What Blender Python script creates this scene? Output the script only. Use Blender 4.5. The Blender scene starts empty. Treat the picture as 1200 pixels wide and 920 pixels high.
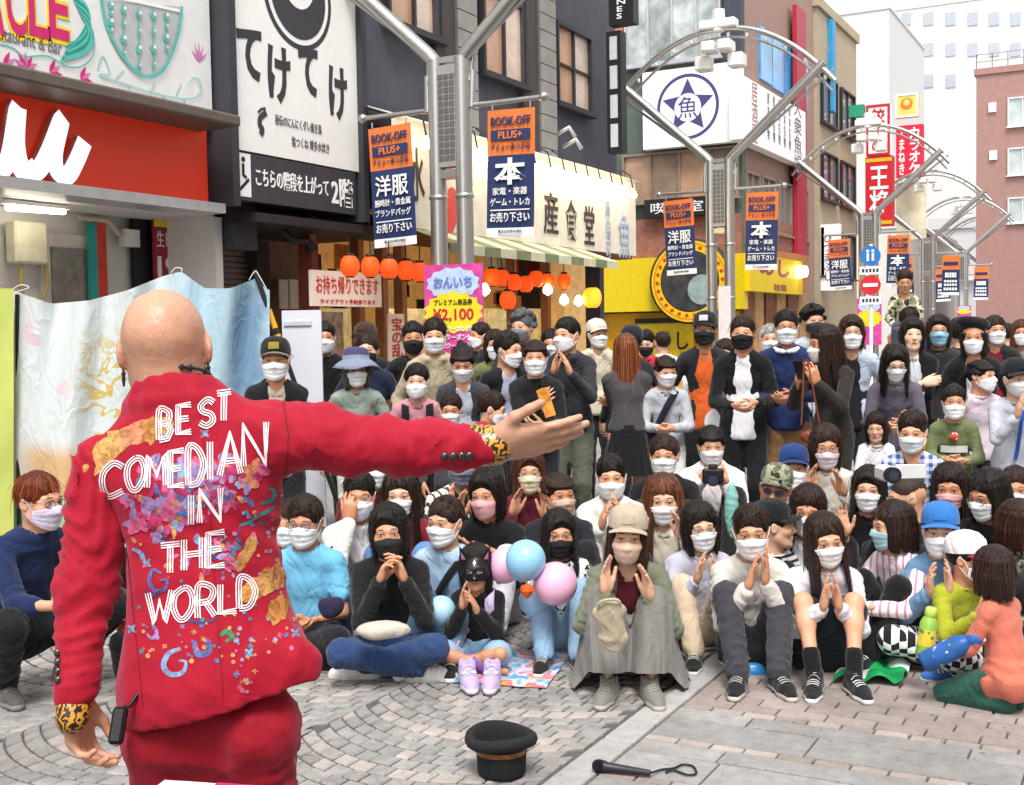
import bpy, bmesh, math, random
import numpy as np
from mathutils import Vector, Matrix
from mathutils.bvhtree import BVHTree

random.seed(7); RNG = np.random.default_rng(11)
SC = bpy.context.scene
COL = SC.collection

# ------------------------------------------------------------------ camera
CAM_H = 1.62; FPX = 1400.0; HORIZON = 390.0
YAW = math.radians(28.2); ROLL = math.radians(1.0)
PITCH = -math.atan((460 - HORIZON) / FPX)
FWD = Vector((-math.sin(YAW) * math.cos(PITCH), math.cos(YAW) * math.cos(PITCH), math.sin(PITCH)))
_r0 = FWD.cross(Vector((0, 0, 1))).normalized(); _u0 = _r0.cross(FWD)
RIGHT = _r0 * math.cos(ROLL) - _u0 * math.sin(ROLL)
UP = _u0 * math.cos(ROLL) + _r0 * math.sin(ROLL)
EYE = Vector((0, 0, CAM_H))
cam_data = bpy.data.cameras.new('camera'); cam = bpy.data.objects.new('camera', cam_data); COL.objects.link(cam)
cam_data.sensor_width = 36; cam_data.lens = 36 * FPX / 1200; cam_data.clip_end = 2000; cam_data.clip_start = .05
cam.matrix_world = Matrix(((RIGHT.x, UP.x, -FWD.x, EYE.x), (RIGHT.y, UP.y, -FWD.y, EYE.y), (RIGHT.z, UP.z, -FWD.z, EYE.z), (0, 0, 0, 1)))
SC.camera = cam

# ------------------------------------------------------------------ sky and sun (bright overcast)
SUN_EL, SUN_AZ = math.radians(58), math.radians(150)
w = bpy.data.worlds.new('World'); SC.world = w; w.use_nodes = True
nt = w.node_tree; nt.nodes.clear()
sky = nt.nodes.new('ShaderNodeTexSky'); sky.sky_type = 'NISHITA'; sky.sun_disc = False
sky.sun_elevation = SUN_EL; sky.sun_rotation = SUN_AZ; sky.dust_density = 1.; sky.air_density = 1.; sky.ozone_density = 1.
hs_ = nt.nodes.new('ShaderNodeHueSaturation'); hs_.inputs['Saturation'].default_value = .10
bg = nt.nodes.new('ShaderNodeBackground'); bg.inputs['Strength'].default_value = .15
wo = nt.nodes.new('ShaderNodeOutputWorld')
nt.links.new(sky.outputs[0], hs_.inputs['Color']); nt.links.new(hs_.outputs[0], bg.inputs[0]); nt.links.new(bg.outputs[0], wo.inputs[0])
sd = bpy.data.lights.new('sun', 'SUN'); sd.energy = 1.5; sd.angle = math.radians(20); sd.color = (1, .96, .9)
so = bpy.data.objects.new('sun', sd); COL.objects.link(so)
_sv = Vector((math.sin(SUN_AZ) * math.cos(SUN_EL), math.cos(SUN_AZ) * math.cos(SUN_EL), math.sin(SUN_EL)))
so.rotation_euler = _sv.to_track_quat('Z', 'Y').to_euler()
vs = SC.view_settings; vs.view_transform = 'Standard'; vs.look = 'None'; vs.exposure = 1.22; vs.gamma = 1
SC.render.engine = 'CYCLES'
try:
    SC.cycles.use_denoising = True
    SC.cycles.max_bounces = 6; SC.cycles.diffuse_bounces = 3; SC.cycles.glossy_bounces = 3; SC.cycles.transparent_max_bounces = 8
except Exception: pass

# ------------------------------------------------------------------ pixel helpers (photo pixels, 1200 x 920)
def ray(px, py):
    return (FWD + RIGHT * ((px - 600) / FPX) + UP * ((460 - py) / FPX))
def at(px, py, zc): return EYE + ray(px, py) * zc
def on_x(px, py, X): d = ray(px, py); return EYE + d * (X / d.x)
def on_y(px, py, Y): d = ray(px, py); return EYE + d * (Y / d.y)
def on_z(px, py, Z): d = ray(px, py); return EYE + d * ((Z - CAM_H) / d.z)
def on_plane(px, py, p0, n):
    d = ray(px, py); return EYE + d * ((p0 - EYE).dot(n) / d.dot(n))

# ------------------------------------------------------------------ materials
def lin(h):
    if isinstance(h, tuple): return h
    h = h.lstrip('#'); c = [int(h[i:i + 2], 16) / 255 for i in (0, 2, 4)]
    return tuple((x / 12.92 if x <= .04045 else ((x + .055) / 1.055) ** 2.4) for x in c)
_M = {}
def _new(name):
    m = bpy.data.materials.new(name); m.use_nodes = True
    return m, m.node_tree, m.node_tree.nodes['Principled BSDF']
def N(t, typ, **kw):
    n = t.nodes.new(typ)
    for k, v in kw.items():
        if k in ('operation', 'blend_type', 'data_type', 'noise_dimensions', 'feature', 'wave_type', 'bands_direction', 'distance', 'interpolation', 'wave_profile'): setattr(n, k, v)
        else: n.inputs[k].default_value = v
    return n
def mixc(t, fac, a, b):
    n = t.nodes.new('ShaderNodeMix'); n.data_type = 'RGBA'
    for sock, v in ((0, fac), (6, a), (7, b)):
        if hasattr(v, 'is_linked') or hasattr(v, 'links'): t.links.new(v, n.inputs[sock])
        else: n.inputs[sock].default_value = v if sock == 0 else (*v, 1)
    return n.outputs[2]
def math_(t, op, a, b=None):
    n = t.nodes.new('ShaderNodeMath'); n.operation = op
    for i, v in ((0, a), (1, b)):
        if v is None: continue
        if isinstance(v, (int, float)): n.inputs[i].default_value = v
        else: t.links.new(v, n.inputs[i])
    return n.outputs[0]
def objco(t, scale=(1, 1, 1)):
    tc = t.nodes.new('ShaderNodeTexCoord'); mp = t.nodes.new('ShaderNodeMapping'); mp.inputs['Scale'].default_value = scale
    t.links.new(tc.outputs['Object'], mp.inputs[0]); return mp.outputs[0]
def mat(key, color, rough=.6, metal=0., var=.12, vscale=6., bump=0., bscale=40., emit=0., spec=.35, sheen=0., stretch=(1, 1, 1), alpha=None):
    if key in _M: return _M[key]
    m, t, b = _new(key); c = lin(color)
    co = objco(t, stretch)
    if var > 0:
        nz = N(t, 'ShaderNodeTexNoise', Scale=vscale, Detail=5., Roughness=.6); t.links.new(co, nz.inputs['Vector'])
        lo = tuple(x * (1 - var) for x in c); hi = tuple(min(1, x * (1 + var)) for x in c)
        rmp = N(t, 'ShaderNodeMapRange'); rmp.inputs[1].default_value = .3; rmp.inputs[2].default_value = .7
        t.links.new(nz.outputs[0], rmp.inputs[0])
        t.links.new(mixc(t, rmp.outputs[0], lo, hi), b.inputs['Base Color'])
    else: b.inputs['Base Color'].default_value = (*c, 1)
    b.inputs['Roughness'].default_value = rough; b.inputs['Metallic'].default_value = metal
    b.inputs['Specular IOR Level'].default_value = spec
    if sheen: b.inputs['Sheen Weight'].default_value = sheen
    if bump > 0:
        n2 = N(t, 'ShaderNodeTexNoise', Scale=bscale, Detail=4.); t.links.new(co, n2.inputs['Vector'])
        bp = N(t, 'ShaderNodeBump', Strength=bump, Distance=.02); t.links.new(n2.outputs[0], bp.inputs['Height']); t.links.new(bp.outputs[0], b.inputs['Normal'])
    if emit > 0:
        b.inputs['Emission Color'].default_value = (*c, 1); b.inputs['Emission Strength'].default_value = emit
    _M[key] = m; return m
def fabric(color, pattern=None, c2='#ffffff', scale=1., rough=.85):
    key = 'fabric_%s_%s_%s_%s' % (color, pattern, c2, scale)
    if key in _M: return _M[key]
    m, t, b = _new(key); c = lin(color); d = lin(c2); co = objco(t); lm = .2 * c[0] + .7 * c[1] + .1 * c[2]; c = tuple(x * (.55 + .45 * min(1, lm / .12)) for x in c)
    nz = N(t, 'ShaderNodeTexNoise', Scale=9., Detail=5., Roughness=.65); t.links.new(co, nz.inputs['Vector'])
    var = mixc(t, nz.outputs[0], tuple(x * .78 for x in c), tuple(min(1, x * 1.2) for x in c))
    col = var
    if pattern in ('stripe', 'plaid', 'vstripe', 'check'):
        sp = t.nodes.new('ShaderNodeSeparateXYZ'); t.links.new(co, sp.inputs[0])
        def band(o, sc, duty): return math_(t, 'LESS_THAN', math_(t, 'FRACT', math_(t, 'MULTIPLY', o, sc)), duty)
        if pattern == 'stripe': f = band(sp.outputs[2], 30 * scale, .45); col = mixc(t, f, var, d)
        elif pattern == 'vstripe': f = band(math_(t, 'ADD', sp.outputs[0], math_(t, 'MULTIPLY', sp.outputs[1], .6)), 25 * scale, .3); col = mixc(t, f, var, d)
        elif pattern == 'plaid':
            f1 = band(sp.outputs[0], 22 * scale, .5); f2 = band(sp.outputs[2], 22 * scale, .5)
            f = math_(t, 'MULTIPLY', math_(t, 'ADD', f1, f2), .5); col = mixc(t, f, var, d)
        else:
            f1 = band(sp.outputs[0], 14 * scale, .5); f2 = band(math_(t, 'ADD', sp.outputs[2], sp.outputs[1]), 14 * scale, .5)
            f = math_(t, 'ABSOLUTE', math_(t, 'SUBTRACT', f1, f2)); col = mixc(t, f, var, d)
    elif pattern == 'dots':
        v = N(t, 'ShaderNodeTexVoronoi', Scale=45 * scale); t.links.new(co, v.inputs['Vector'])
        col = mixc(t, math_(t, 'LESS_THAN', v.outputs['Distance'], .3), var, d)
    elif pattern == 'camo':
        n3 = N(t, 'ShaderNodeTexNoise', Scale=16 * scale, Detail=2.); t.links.new(co, n3.inputs['Vector'])
        n4 = N(t, 'ShaderNodeTexNoise', Scale=23 * scale, Detail=1.); t.links.new(co, n4.inputs['Vector'])
        col = mixc(t, math_(t, 'GREATER_THAN', n3.outputs[0], .52), var, d)
        col = mixc(t, math_(t, 'GREATER_THAN', n4.outputs[0], .58), col, (.03, .03, .02))
    t.links.new(col, b.inputs['Base Color'])
    b.inputs['Roughness'].default_value = rough; b.inputs['Specular IOR Level'].default_value = .2
    b.inputs['Sheen Weight'].default_value = .15
    # creases: ridged folds, finer wrinkles, weave
    mp = t.nodes.new('ShaderNodeMapping'); mp.inputs['Rotation'].default_value = (.5, .35, .2); mp.inputs['Scale'].default_value = (1.25, 1.25, .75); t.links.new(co, mp.inputs[0])
    n1 = t.nodes.new('ShaderNodeTexNoise'); n1.noise_type = 'FBM'
    for k, v in (('Scale', 5.), ('Detail', 3.), ('Distortion', .8)): n1.inputs[k].default_value = v
    t.links.new(mp.outputs[0], n1.inputs['Vector'])
    n2 = N(t, 'ShaderNodeTexNoise', Scale=320., Detail=2.); t.links.new(co, n2.inputs['Vector'])
    hh = math_(t, 'ADD', math_(t, 'POWER', math_(t, 'ABSOLUTE', math_(t, 'SUBTRACT', n1.outputs[0], .5)), .6), math_(t, 'MULTIPLY', n2.outputs[0], .03))
    bp = N(t, 'ShaderNodeBump', Strength=.6, Distance=.03); t.links.new(hh, bp.inputs['Height']); t.links.new(bp.outputs[0], b.inputs['Normal'])
    _M[key] = m; return m
def skin(color):
    key = 'skin_' + color
    if key in _M: return _M[key]
    m, t, b = _new(key); c = lin(color); co = objco(t)
    nz = N(t, 'ShaderNodeTexNoise', Scale=28., Detail=4.); t.links.new(co, nz.inputs['Vector'])
    n2 = N(t, 'ShaderNodeTexNoise', Scale=5., Detail=2.); t.links.new(co, n2.inputs['Vector'])
    a = mixc(t, nz.outputs[0], tuple(x * .88 for x in c), tuple(min(1, x * 1.1) for x in c))
    a = mixc(t, math_(t, 'MULTIPLY', n2.outputs[0], .35), a, (c[0] * 1.02, c[1] * .78, c[2] * .7))
    t.links.new(a, b.inputs['Base Color'])
    b.inputs['Roughness'].default_value = .48; b.inputs['Specular IOR Level'].default_value = .4
    b.inputs['Subsurface Weight'].default_value = .12; b.inputs['Subsurface Radius'].default_value = (.012, .005, .003)
    b.inputs['Subsurface Scale'].default_value = 1.
    n3 = N(t, 'ShaderNodeTexNoise', Scale=260., Detail=3.); t.links.new(co, n3.inputs['Vector'])
    bp = N(t, 'ShaderNodeBump', Strength=.18, Distance=.004); t.links.new(n3.outputs[0], bp.inputs['Height']); t.links.new(bp.outputs[0], b.inputs['Normal'])
    _M[key] = m; return m
def hairmat(color, gain=1.):
    key = 'hair_%s_%.1f' % (color, gain)
    if key in _M: return _M[key]
    m, t, b = _new(key); c = tuple(x * gain for x in lin(color)); co = objco(t, (70, 70, 6))
    nz = N(t, 'ShaderNodeTexNoise', Scale=2.2, Detail=4.); t.links.new(co, nz.inputs['Vector'])
    t.links.new(mixc(t, nz.outputs[0], tuple(x * .3 for x in c), tuple(min(1, x * 1.25) for x in c)), b.inputs['Base Color'])
    b.inputs['Roughness'].default_value = .42; b.inputs['Specular IOR Level'].default_value = .25
    bp = N(t, 'ShaderNodeBump', Strength=.8, Distance=.008); t.links.new(nz.outputs[0], bp.inputs['Height']); t.links.new(bp.outputs[0], b.inputs['Normal'])
    _M[key] = m; return m

# ------------------------------------------------------------------ mesh helpers
def tag(o, label=None, cat=None, group=None, kind=None):
    for k, v in (('label', label), ('category', cat), ('group', group), ('kind', kind)):
        if v: o[k] = v
    return o
def fastmesh(name, V, Q, mi=None, smooth=True):
    me = bpy.data.meshes.new(name); V = np.asarray(V, dtype=np.float32); Q = np.asarray(Q, dtype=np.int32)
    me.vertices.add(len(V)); me.vertices.foreach_set('co', V.ravel())
    k = Q.shape[1]
    me.loops.add(Q.size); me.loops.foreach_set('vertex_index', Q.ravel())
    me.polygons.add(len(Q)); me.polygons.foreach_set('loop_start', np.arange(0, Q.size, k, dtype=np.int32))
    me.polygons.foreach_set('loop_total', np.full(len(Q), k, dtype=np.int32))
    if mi is not None: me.polygons.foreach_set('material_index', np.asarray(mi, dtype=np.int32))
    me.polygons.foreach_set('use_smooth', np.full(len(Q), smooth, dtype=bool))
    me.update(calc_edges=True); return me
def link(name, me, mats=None, parent=None, mtx=None, objmat=None):
    o = bpy.data.objects.new(name, me); COL.objects.link(o)
    if mats is not None and me is not None:
        if not isinstance(mats, (list, tuple)): mats = [mats]
        if len(me.materials) == 0:
            for m in mats: me.materials.append(m)
    if objmat is not None:
        if not isinstance(objmat, (list, tuple)): objmat = [objmat]
        while len(me.materials) < len(objmat): me.materials.append(None)
        for i, m in enumerate(objmat):
            o.material_slots[i].link = 'OBJECT'; o.material_slots[i].material = m
    if parent is not None: o.parent = parent
    if mtx is not None: o.matrix_local = mtx
    return o
class MB:
    """collects polygons for one mesh"""
    def __init__(s): s.v = []; s.f = []; s.m = []; s.sm = []
    def add(s, V, F, mi=0, smooth=False):
        n = len(s.v); s.v += [tuple(v) for v in V]; s.f += [tuple(i + n for i in f) for f in F]; s.m += [mi] * len(F); s.sm += [smooth] * len(F); return s
    def box(s, c, d, mi=0, ax=None):
        X, Y, Z = ax if ax else (Vector((1, 0, 0)), Vector((0, 1, 0)), Vector((0, 0, 1)))
        c = Vector(c); P = []
        for z in (-.5, .5):
            for y in (-.5, .5):
                for x in (-.5, .5): P.append(c + X * (x * d[0]) + Y * (y * d[1]) + Z * (z * d[2]))
        return s.add(P, [(0, 2, 3, 1), (4, 5, 7, 6), (0, 1, 5, 4), (2, 6, 7, 3), (0, 4, 6, 2), (1, 3, 7, 5)], mi)
    def bevbox(s, c, d, bv, mi=0, ax=None):
        X, Y, Z = ax if ax else (Vector((1, 0, 0)), Vector((0, 1, 0)), Vector((0, 0, 1)))
        bm = bmesh.new(); bmesh.ops.create_cube(bm, size=1)
        for v in bm.verts: v.co = Vector((v.co.x * d[0], v.co.y * d[1], v.co.z * d[2]))
        bmesh.ops.bevel(bm, geom=bm.edges[:], offset=bv, segments=1, profile=.5, affect='EDGES')
        c = Vector(c); bm.verts.index_update()
        s.add([c + X * v.co.x + Y * v.co.y + Z * v.co.z for v in bm.verts], [tuple(v.index for v in f.verts) for f in bm.faces], mi); bm.free(); return s
    def tube(s, pts, r, n=8, mi=0, cap=True, smooth=True):
        pts = [Vector(p) for p in pts]; k = len(pts); rr = r if isinstance(r, (list, tuple)) else [r] * k
        V = []; F = []; ref = None
        for i, p in enumerate(pts):
            t = (pts[min(i + 1, k - 1)] - pts[max(i - 1, 0)]).normalized()
            if ref is None: ref = t.orthogonal().normalized()
            u = (ref - t * ref.dot(t)).normalized(); ref = u; w_ = t.cross(u)
            for j in range(n):
                a = 2 * math.pi * j / n; V.append(p + (u * math.cos(a) + w_ * math.sin(a)) * rr[i])
        for i in range(k - 1):
            for j in range(n): F.append((i * n + j, i * n + (j + 1) % n, (i + 1) * n + (j + 1) % n, (i + 1) * n + j))
        s.add(V, F, mi, smooth)
        if cap: s.add(V[:n], [tuple(range(n))[::-1]], mi); s.add(V[-n:], [tuple(range(n))], mi)
        return s
    def lathe(s, prof, n=24, o=(0, 0, 0), mi=0, smooth=True, sx=1, sy=1):
        V = []; F = []; o = Vector(o); k = len(prof)
        for r, z in prof:
            for j in range(n):
                a = 2 * math.pi * j / n; V.append(o + Vector((r * math.cos(a) * sx, r * math.sin(a) * sy, z)))
        for i in range(k - 1):
            for j in range(n): F.append((i * n + j, i * n + (j + 1) % n, (i + 1) * n + (j + 1) % n, (i + 1) * n + j))
        return s.add(V, F, mi, smooth)
    def build(s, name, mats, parent=None, mtx=None):
        me = bpy.data.meshes.new(name); me.from_pydata([tuple(v) for v in s.v], [], s.f); me.update()
        me.polygons.foreach_set('material_index', s.m); me.polygons.foreach_set('use_smooth', s.sm)
        return link(name, me, mats, parent, mtx)
ORDN = ['leftmost', 'second', 'third', 'fourth', 'fifth', 'sixth', 'seventh', 'eighth', 'ninth', 'tenth', 'eleventh', 'twelfth', 'thirteenth']
def nth(i): return ORDN[0] if i == 0 else ORDN[i] + ' from the left'
def empty(name, loc=(0, 0, 0), rz=0.):
    o = bpy.data.objects.new(name, None); COL.objects.link(o); o.location = loc; o.rotation_euler = (0, 0, rz); o.empty_display_size = .1
    return o
def frame(p, x, up):
    """matrix with local X along x, local Y along up, local Z the normal"""
    x = Vector(x).normalized(); up = Vector(up); n = x.cross(up).normalized(); y = n.cross(x)
    return Matrix(((x.x, y.x, n.x, p[0]), (x.y, y.y, n.y, p[1]), (x.z, y.z, n.z, p[2]), (0, 0, 0, 1)))
_TX = {}; _TS = {}
def text_me(body, bold=0., ext=.004):
    k = (body, bold, ext)
    if k in _TX: return _TX[k]
    cu = bpy.data.curves.new('t', 'FONT'); cu.body = body; cu.size = 1; cu.offset = bold; cu.extrude = ext; cu.resolution_u = 3
    cu.space_line = .95; cu.align_x = 'LEFT'
    o = bpy.data.objects.new('t', cu)
    if 'sc' not in _TS: _TS['sc'] = bpy.data.scenes.new('lettering_workshop')
    _TS['sc'].collection.objects.link(o); vl = _TS['sc'].view_layers[0]; vl.update(); dg = vl.depsgraph
    me = bpy.data.meshes.new_from_object(o.evaluated_get(dg)); bpy.data.objects.remove(o); bpy.data.curves.remove(cu)
    n = len(me.vertices); V = np.empty(n * 3, dtype=np.float32)
    if n:
        me.vertices.foreach_get('co', V); V = V.reshape(-1, 3); lo = V.min(0); hi = V.max(0)
    else: lo = hi = np.zeros(3)
    _TX[k] = (me, lo, hi); return _TX[k]
def lettering(body, M, w_, h_, m, parent=None, bold=.01, cx=0., cy=0., z=.003, vertical=False, fit='box', name='lettering'):
    """text centred at local (cx, cy) of frame M scaled to fill w_ x h_"""
    if vertical: body = '\n'.join(body)
    me, lo, hi = text_me(body, bold)
    if len(me.vertices) == 0: return None
    d = hi - lo; sx = w_ / max(d[0], 1e-4); sy = h_ / max(d[1], 1e-4)
    if fit == 'keep': sx = sy = min(sx, sy)
    c = (lo + hi) / 2
    L = Matrix.Translation((cx - c[0] * sx, cy - c[1] * sy, z)) @ Matrix.Diagonal((sx, sy, 1, 1))
    o = link(name, me, None, None, None, objmat=m)
    if parent is not None:
        o.parent = parent; o.matrix_local = parent.matrix_basis.inverted() @ M @ L
    else: o.matrix_world = M @ L
    return o
def smooth_pts(P, n=8):
    out = []
    for i in range(len(P) - 1):
        p0 = Vector(P[max(i - 1, 0)]); p1 = Vector(P[i]); p2 = Vector(P[i + 1]); p3 = Vector(P[min(i + 2, len(P) - 1)])
        for k in range(n):
            t = k / n; out.append(.5 * ((2 * p1) + (-p0 + p2) * t + (2 * p0 - 5 * p1 + 4 * p2 - p3) * t * t + (-p0 + 3 * p1 - 3 * p2 + p3) * t ** 3))
    out.append(Vector(P[-1])); return out
# ------------------------------------------------------------------ implicit surfaces -> one continuous mesh
def rc(a, b, ra, rb=None, k=.03, flat=None, sub=False, w=None):
    return dict(w=w, t='rc', a=np.array(a, float), b=np.array(b, float), ra=ra, rb=ra if rb is None else rb, k=k, flat=flat, sub=sub)
def el(c, r, k=.03, rot=None, sub=False):
    return dict(t='el', c=np.array(c, float), r=np.array(r, float) if not np.isscalar(r) else np.full(3, float(r)), k=k, rot=None if rot is None else np.array(rot, float), sub=sub)
def hs(p, n, k=.004):        # keep the side the normal points away from
    n = np.array(n, float); return dict(t='hs', p=np.array(p, float), n=n / np.linalg.norm(n), k=k, sub=False)
def _bb(q):
    if q['t'] == 'rc':
        r = max(q['ra'], q['rb']) + (q['w'][0] if q['w'] else 0); return np.minimum(q['a'], q['b']) - r, np.maximum(q['a'], q['b']) + r
    r = q['r'].max() if q['rot'] is not None else q['r']
    return q['c'] - r, q['c'] + r
def _dist(q, P):
    if q['t'] == 'rc':
        a, b = q['a'].astype(P.dtype), q['b'].astype(P.dtype); X = P - a; ba = b - a
        if q['flat'] is not None:
            f, s = np.array(q['flat'][0], P.dtype), q['flat'][1]; f = f / np.linalg.norm(f)
            X = X + (X @ f)[..., None] * ((1 / s - 1) * f); ba = ba + (ba @ f) * (1 / s - 1) * f
        l2 = max(ba @ ba, 1e-9); t = np.clip((X @ ba) / l2, 0, 1)
        Y = X - t[..., None] * ba
        r = q['ra'] + t * (q['rb'] - q['ra'])
        if q['w'] is not None:                # (amplitude, folds, seed, where: 0 start, 1 end, .5 both)
            am, nf, sd, wh = q['w']; g = np.random.default_rng(int(sd)); k1, k2, k3 = (g.normal(size=(3, 3)) * 18).astype(P.dtype)
            env = .35 + .65 * (np.exp(-((t - 1) / .35) ** 2) * (wh > .2) + np.exp(-(t / .35) ** 2) * (wh < .8))
            ph = math.pi * (nf * t + .9 * np.sin(P @ k1 * .7 + 1) + .5 * np.sin(P @ k2 * 1.3)); ms = .6 + .4 * np.sin(P @ k3 * .6)
            r = r + am * env * ms * (1 - 2 * np.abs(np.sin(ph)))
        return np.sqrt((Y * Y).sum(-1)) - r
    X = P - q['c'].astype(P.dtype)
    if q['rot'] is not None: X = X @ q['rot'].astype(P.dtype)
    r = q['r'].astype(P.dtype); Y = X / r; k0 = np.sqrt((Y * Y).sum(-1)); k1 = np.sqrt(((Y / r) ** 2).sum(-1)) + 1e-9
    return k0 * (k0 - 1) / k1
def sdf_mesh(prims, h):
    pos = [q for q in prims if q['t'] != 'hs' and not q['sub']]
    bbs = [_bb(q) for q in pos]
    lo = np.min([b[0] for b in bbs], 0) - 3 * h - .02; hi = np.max([b[1] for b in bbs], 0) + 3 * h + .02
    n = np.ceil((hi - lo) / h).astype(int) + 1
    F = np.full(n, .5, dtype=np.float32)
    ax = [lo[i] + h * np.arange(n[i]) for i in range(3)]
    for q in prims:
        if q['t'] == 'hs':
            e = [((ax[i] - q['p'][i]) * q['n'][i]).astype(np.float32) for i in range(3)]; F = np.maximum(F, e[0][:, None, None] + e[1][None, :, None] + e[2][None, None, :]); continue
        b0, b1 = _bb(q); pad = q['k'] + 2.5 * h
        i0 = np.clip(np.floor((b0 - pad - lo) / h).astype(int), 0, n - 1); i1 = np.clip(np.ceil((b1 + pad - lo) / h).astype(int) + 1, 1, n)
        if (i1 <= i0).any(): continue
        sl = tuple(slice(a, b) for a, b in zip(i0, i1))
        P = np.stack(np.meshgrid(*[ax[i][sl[i]] for i in range(3)], indexing='ij'), -1).astype(np.float32)
        d = _dist(q, P).astype(np.float32); f = F[sl]; k = q['k']
        if q['sub']:
            g = np.maximum(k - np.abs(f + d), 0) / k; F[sl] = np.maximum(f, -d) + g * g * k * .25
        else:
            g = np.maximum(k - np.abs(f - d), 0) / k; F[sl] = np.minimum(f, d) - g * g * k * .25
    return surfnet(F, lo, h)
_OFF = np.array([(i, j, k) for i in (0, 1) for j in (0, 1) for k in (0, 1)])
_EDG = [(a, b) for a in range(8) for b in range(a + 1, 8) if abs(_OFF[a] - _OFF[b]).sum() == 1]
def surfnet(F, lo, h):
    S = F < 0; n = F.shape
    cnt = sum(S[o[0]:n[0] - 1 + o[0], o[1]:n[1] - 1 + o[1], o[2]:n[2] - 1 + o[2]].astype(np.int8) for o in _OFF)
    act = (cnt > 0) & (cnt < 8); ijk = np.argwhere(act)
    idx = np.full(act.shape, -1, dtype=np.int32); idx[act] = np.arange(len(ijk))
    vals = np.stack([F[ijk[:, 0] + o[0], ijk[:, 1] + o[1], ijk[:, 2] + o[2]] for o in _OFF], 1)
    acc = np.zeros((len(ijk), 3)); c = np.zeros(len(ijk))
    for a, b in _EDG:
        va, vb = vals[:, a], vals[:, b]; m = (va < 0) != (vb < 0)
        t = np.where(m, va / np.where(m, va - vb, 1), 0)
        p = _OFF[a] + t[:, None] * (_OFF[b] - _OFF[a]); acc += p * m[:, None]; c += m
    V = lo + h * (ijk + acc / c[:, None])
    Q = []
    for axn in range(3):
        o = np.zeros(3, int); o[axn] = 1
        A = S[:n[0] - o[0], :n[1] - o[1], :n[2] - o[2]]; B = S[o[0]:, o[1]:, o[2]:]
        E = np.argwhere(A != B)
        u, v = (axn + 1) % 3, (axn + 2) % 3
        ok = (E[:, u] > 0) & (E[:, v] > 0) & (E[:, u] < n[u] - 1) & (E[:, v] < n[v] - 1); E = E[ok]
        du = np.zeros(3, int); du[u] = 1; dv = np.zeros(3, int); dv[v] = 1
        g = lambda e: idx[e[:, 0], e[:, 1], e[:, 2]]
        q = np.stack([g(E - du - dv), g(E - dv), g(E), g(E - du)], 1)
        ins = A[E[:, 0], E[:, 1], E[:, 2]]
        q = np.where(ins[:, None], q, q[:, ::-1]); Q.append(q)
    Q = np.concatenate(Q); return V, Q[(Q >= 0).all(1)]
def wobble(V, amp, freq, seed=0, aniso=(1, 1, 1)):
    """soft crease displacement, radial from nothing in particular: sums of warped sines"""
    r = np.random.default_rng(seed); P = V * np.array(aniso); out = np.zeros((len(V), 3))
    for i in range(5):
        k = r.normal(size=3) * freq; k2 = r.normal(size=3) * freq * .6; d = r.normal(size=3); d /= np.linalg.norm(d)
        out += np.sin(P @ k + 1.5 * np.sin(P @ k2 + r.uniform(0, 6)) + r.uniform(0, 6))[:, None] * d
    return V + amp * out / 2.2
def vnormals(V, Q):
    nrm = np.zeros_like(V)
    a = V[Q[:, 2]] - V[Q[:, 0]]; b = V[Q[:, 3]] - V[Q[:, 1]]; fn = np.cross(a, b)
    for i in range(4): np.add.at(nrm, Q[:, i], fn)
    return nrm / (np.linalg.norm(nrm, axis=1, keepdims=True) + 1e-12)
def creases(V, Q, amp, freq, seed=0):
    """fold lines: ridged warped sines along the normals"""
    r = np.random.default_rng(seed); nn = vnormals(V, Q); d = np.zeros(len(V))
    for i in range(4):
        k = r.normal(size=3); k /= np.linalg.norm(k); k *= freq * r.uniform(.7, 1.4); k2 = r.normal(size=3) * freq * .35
        ph = V @ k + 2.2 * np.sin(V @ k2 + r.uniform(0, 6)) + r.uniform(0, 6)
        msk = .5 + .5 * np.sin(V @ (r.normal(size=3) * freq * .3) + r.uniform(0, 6))
        d += (1 - 2 * np.abs(np.sin(ph))) * msk
    return V + nn * (amp * d / 2)[:, None]
def merge(parts):
    """[(V, Q, material index)] -> one V, Q, mi"""
    Vs, Qs, Ms, n = [], [], [], 0
    for V, Q, m in parts:
        Vs.append(V); Qs.append(np.asarray(Q) + n); Ms.append(np.full(len(Q), m)); n += len(V)
    return np.concatenate(Vs), np.concatenate(Qs), np.concatenate(Ms)
def xf(V, M):
    A = np.array(M); return V @ A[:3, :3].T + A[:3, 3]
def bvh_of(V, Q): return BVHTree.FromPolygons([tuple(v) for v in V], [tuple(int(i) for i in q) for q in Q])
BK = '#17130f'
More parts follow.
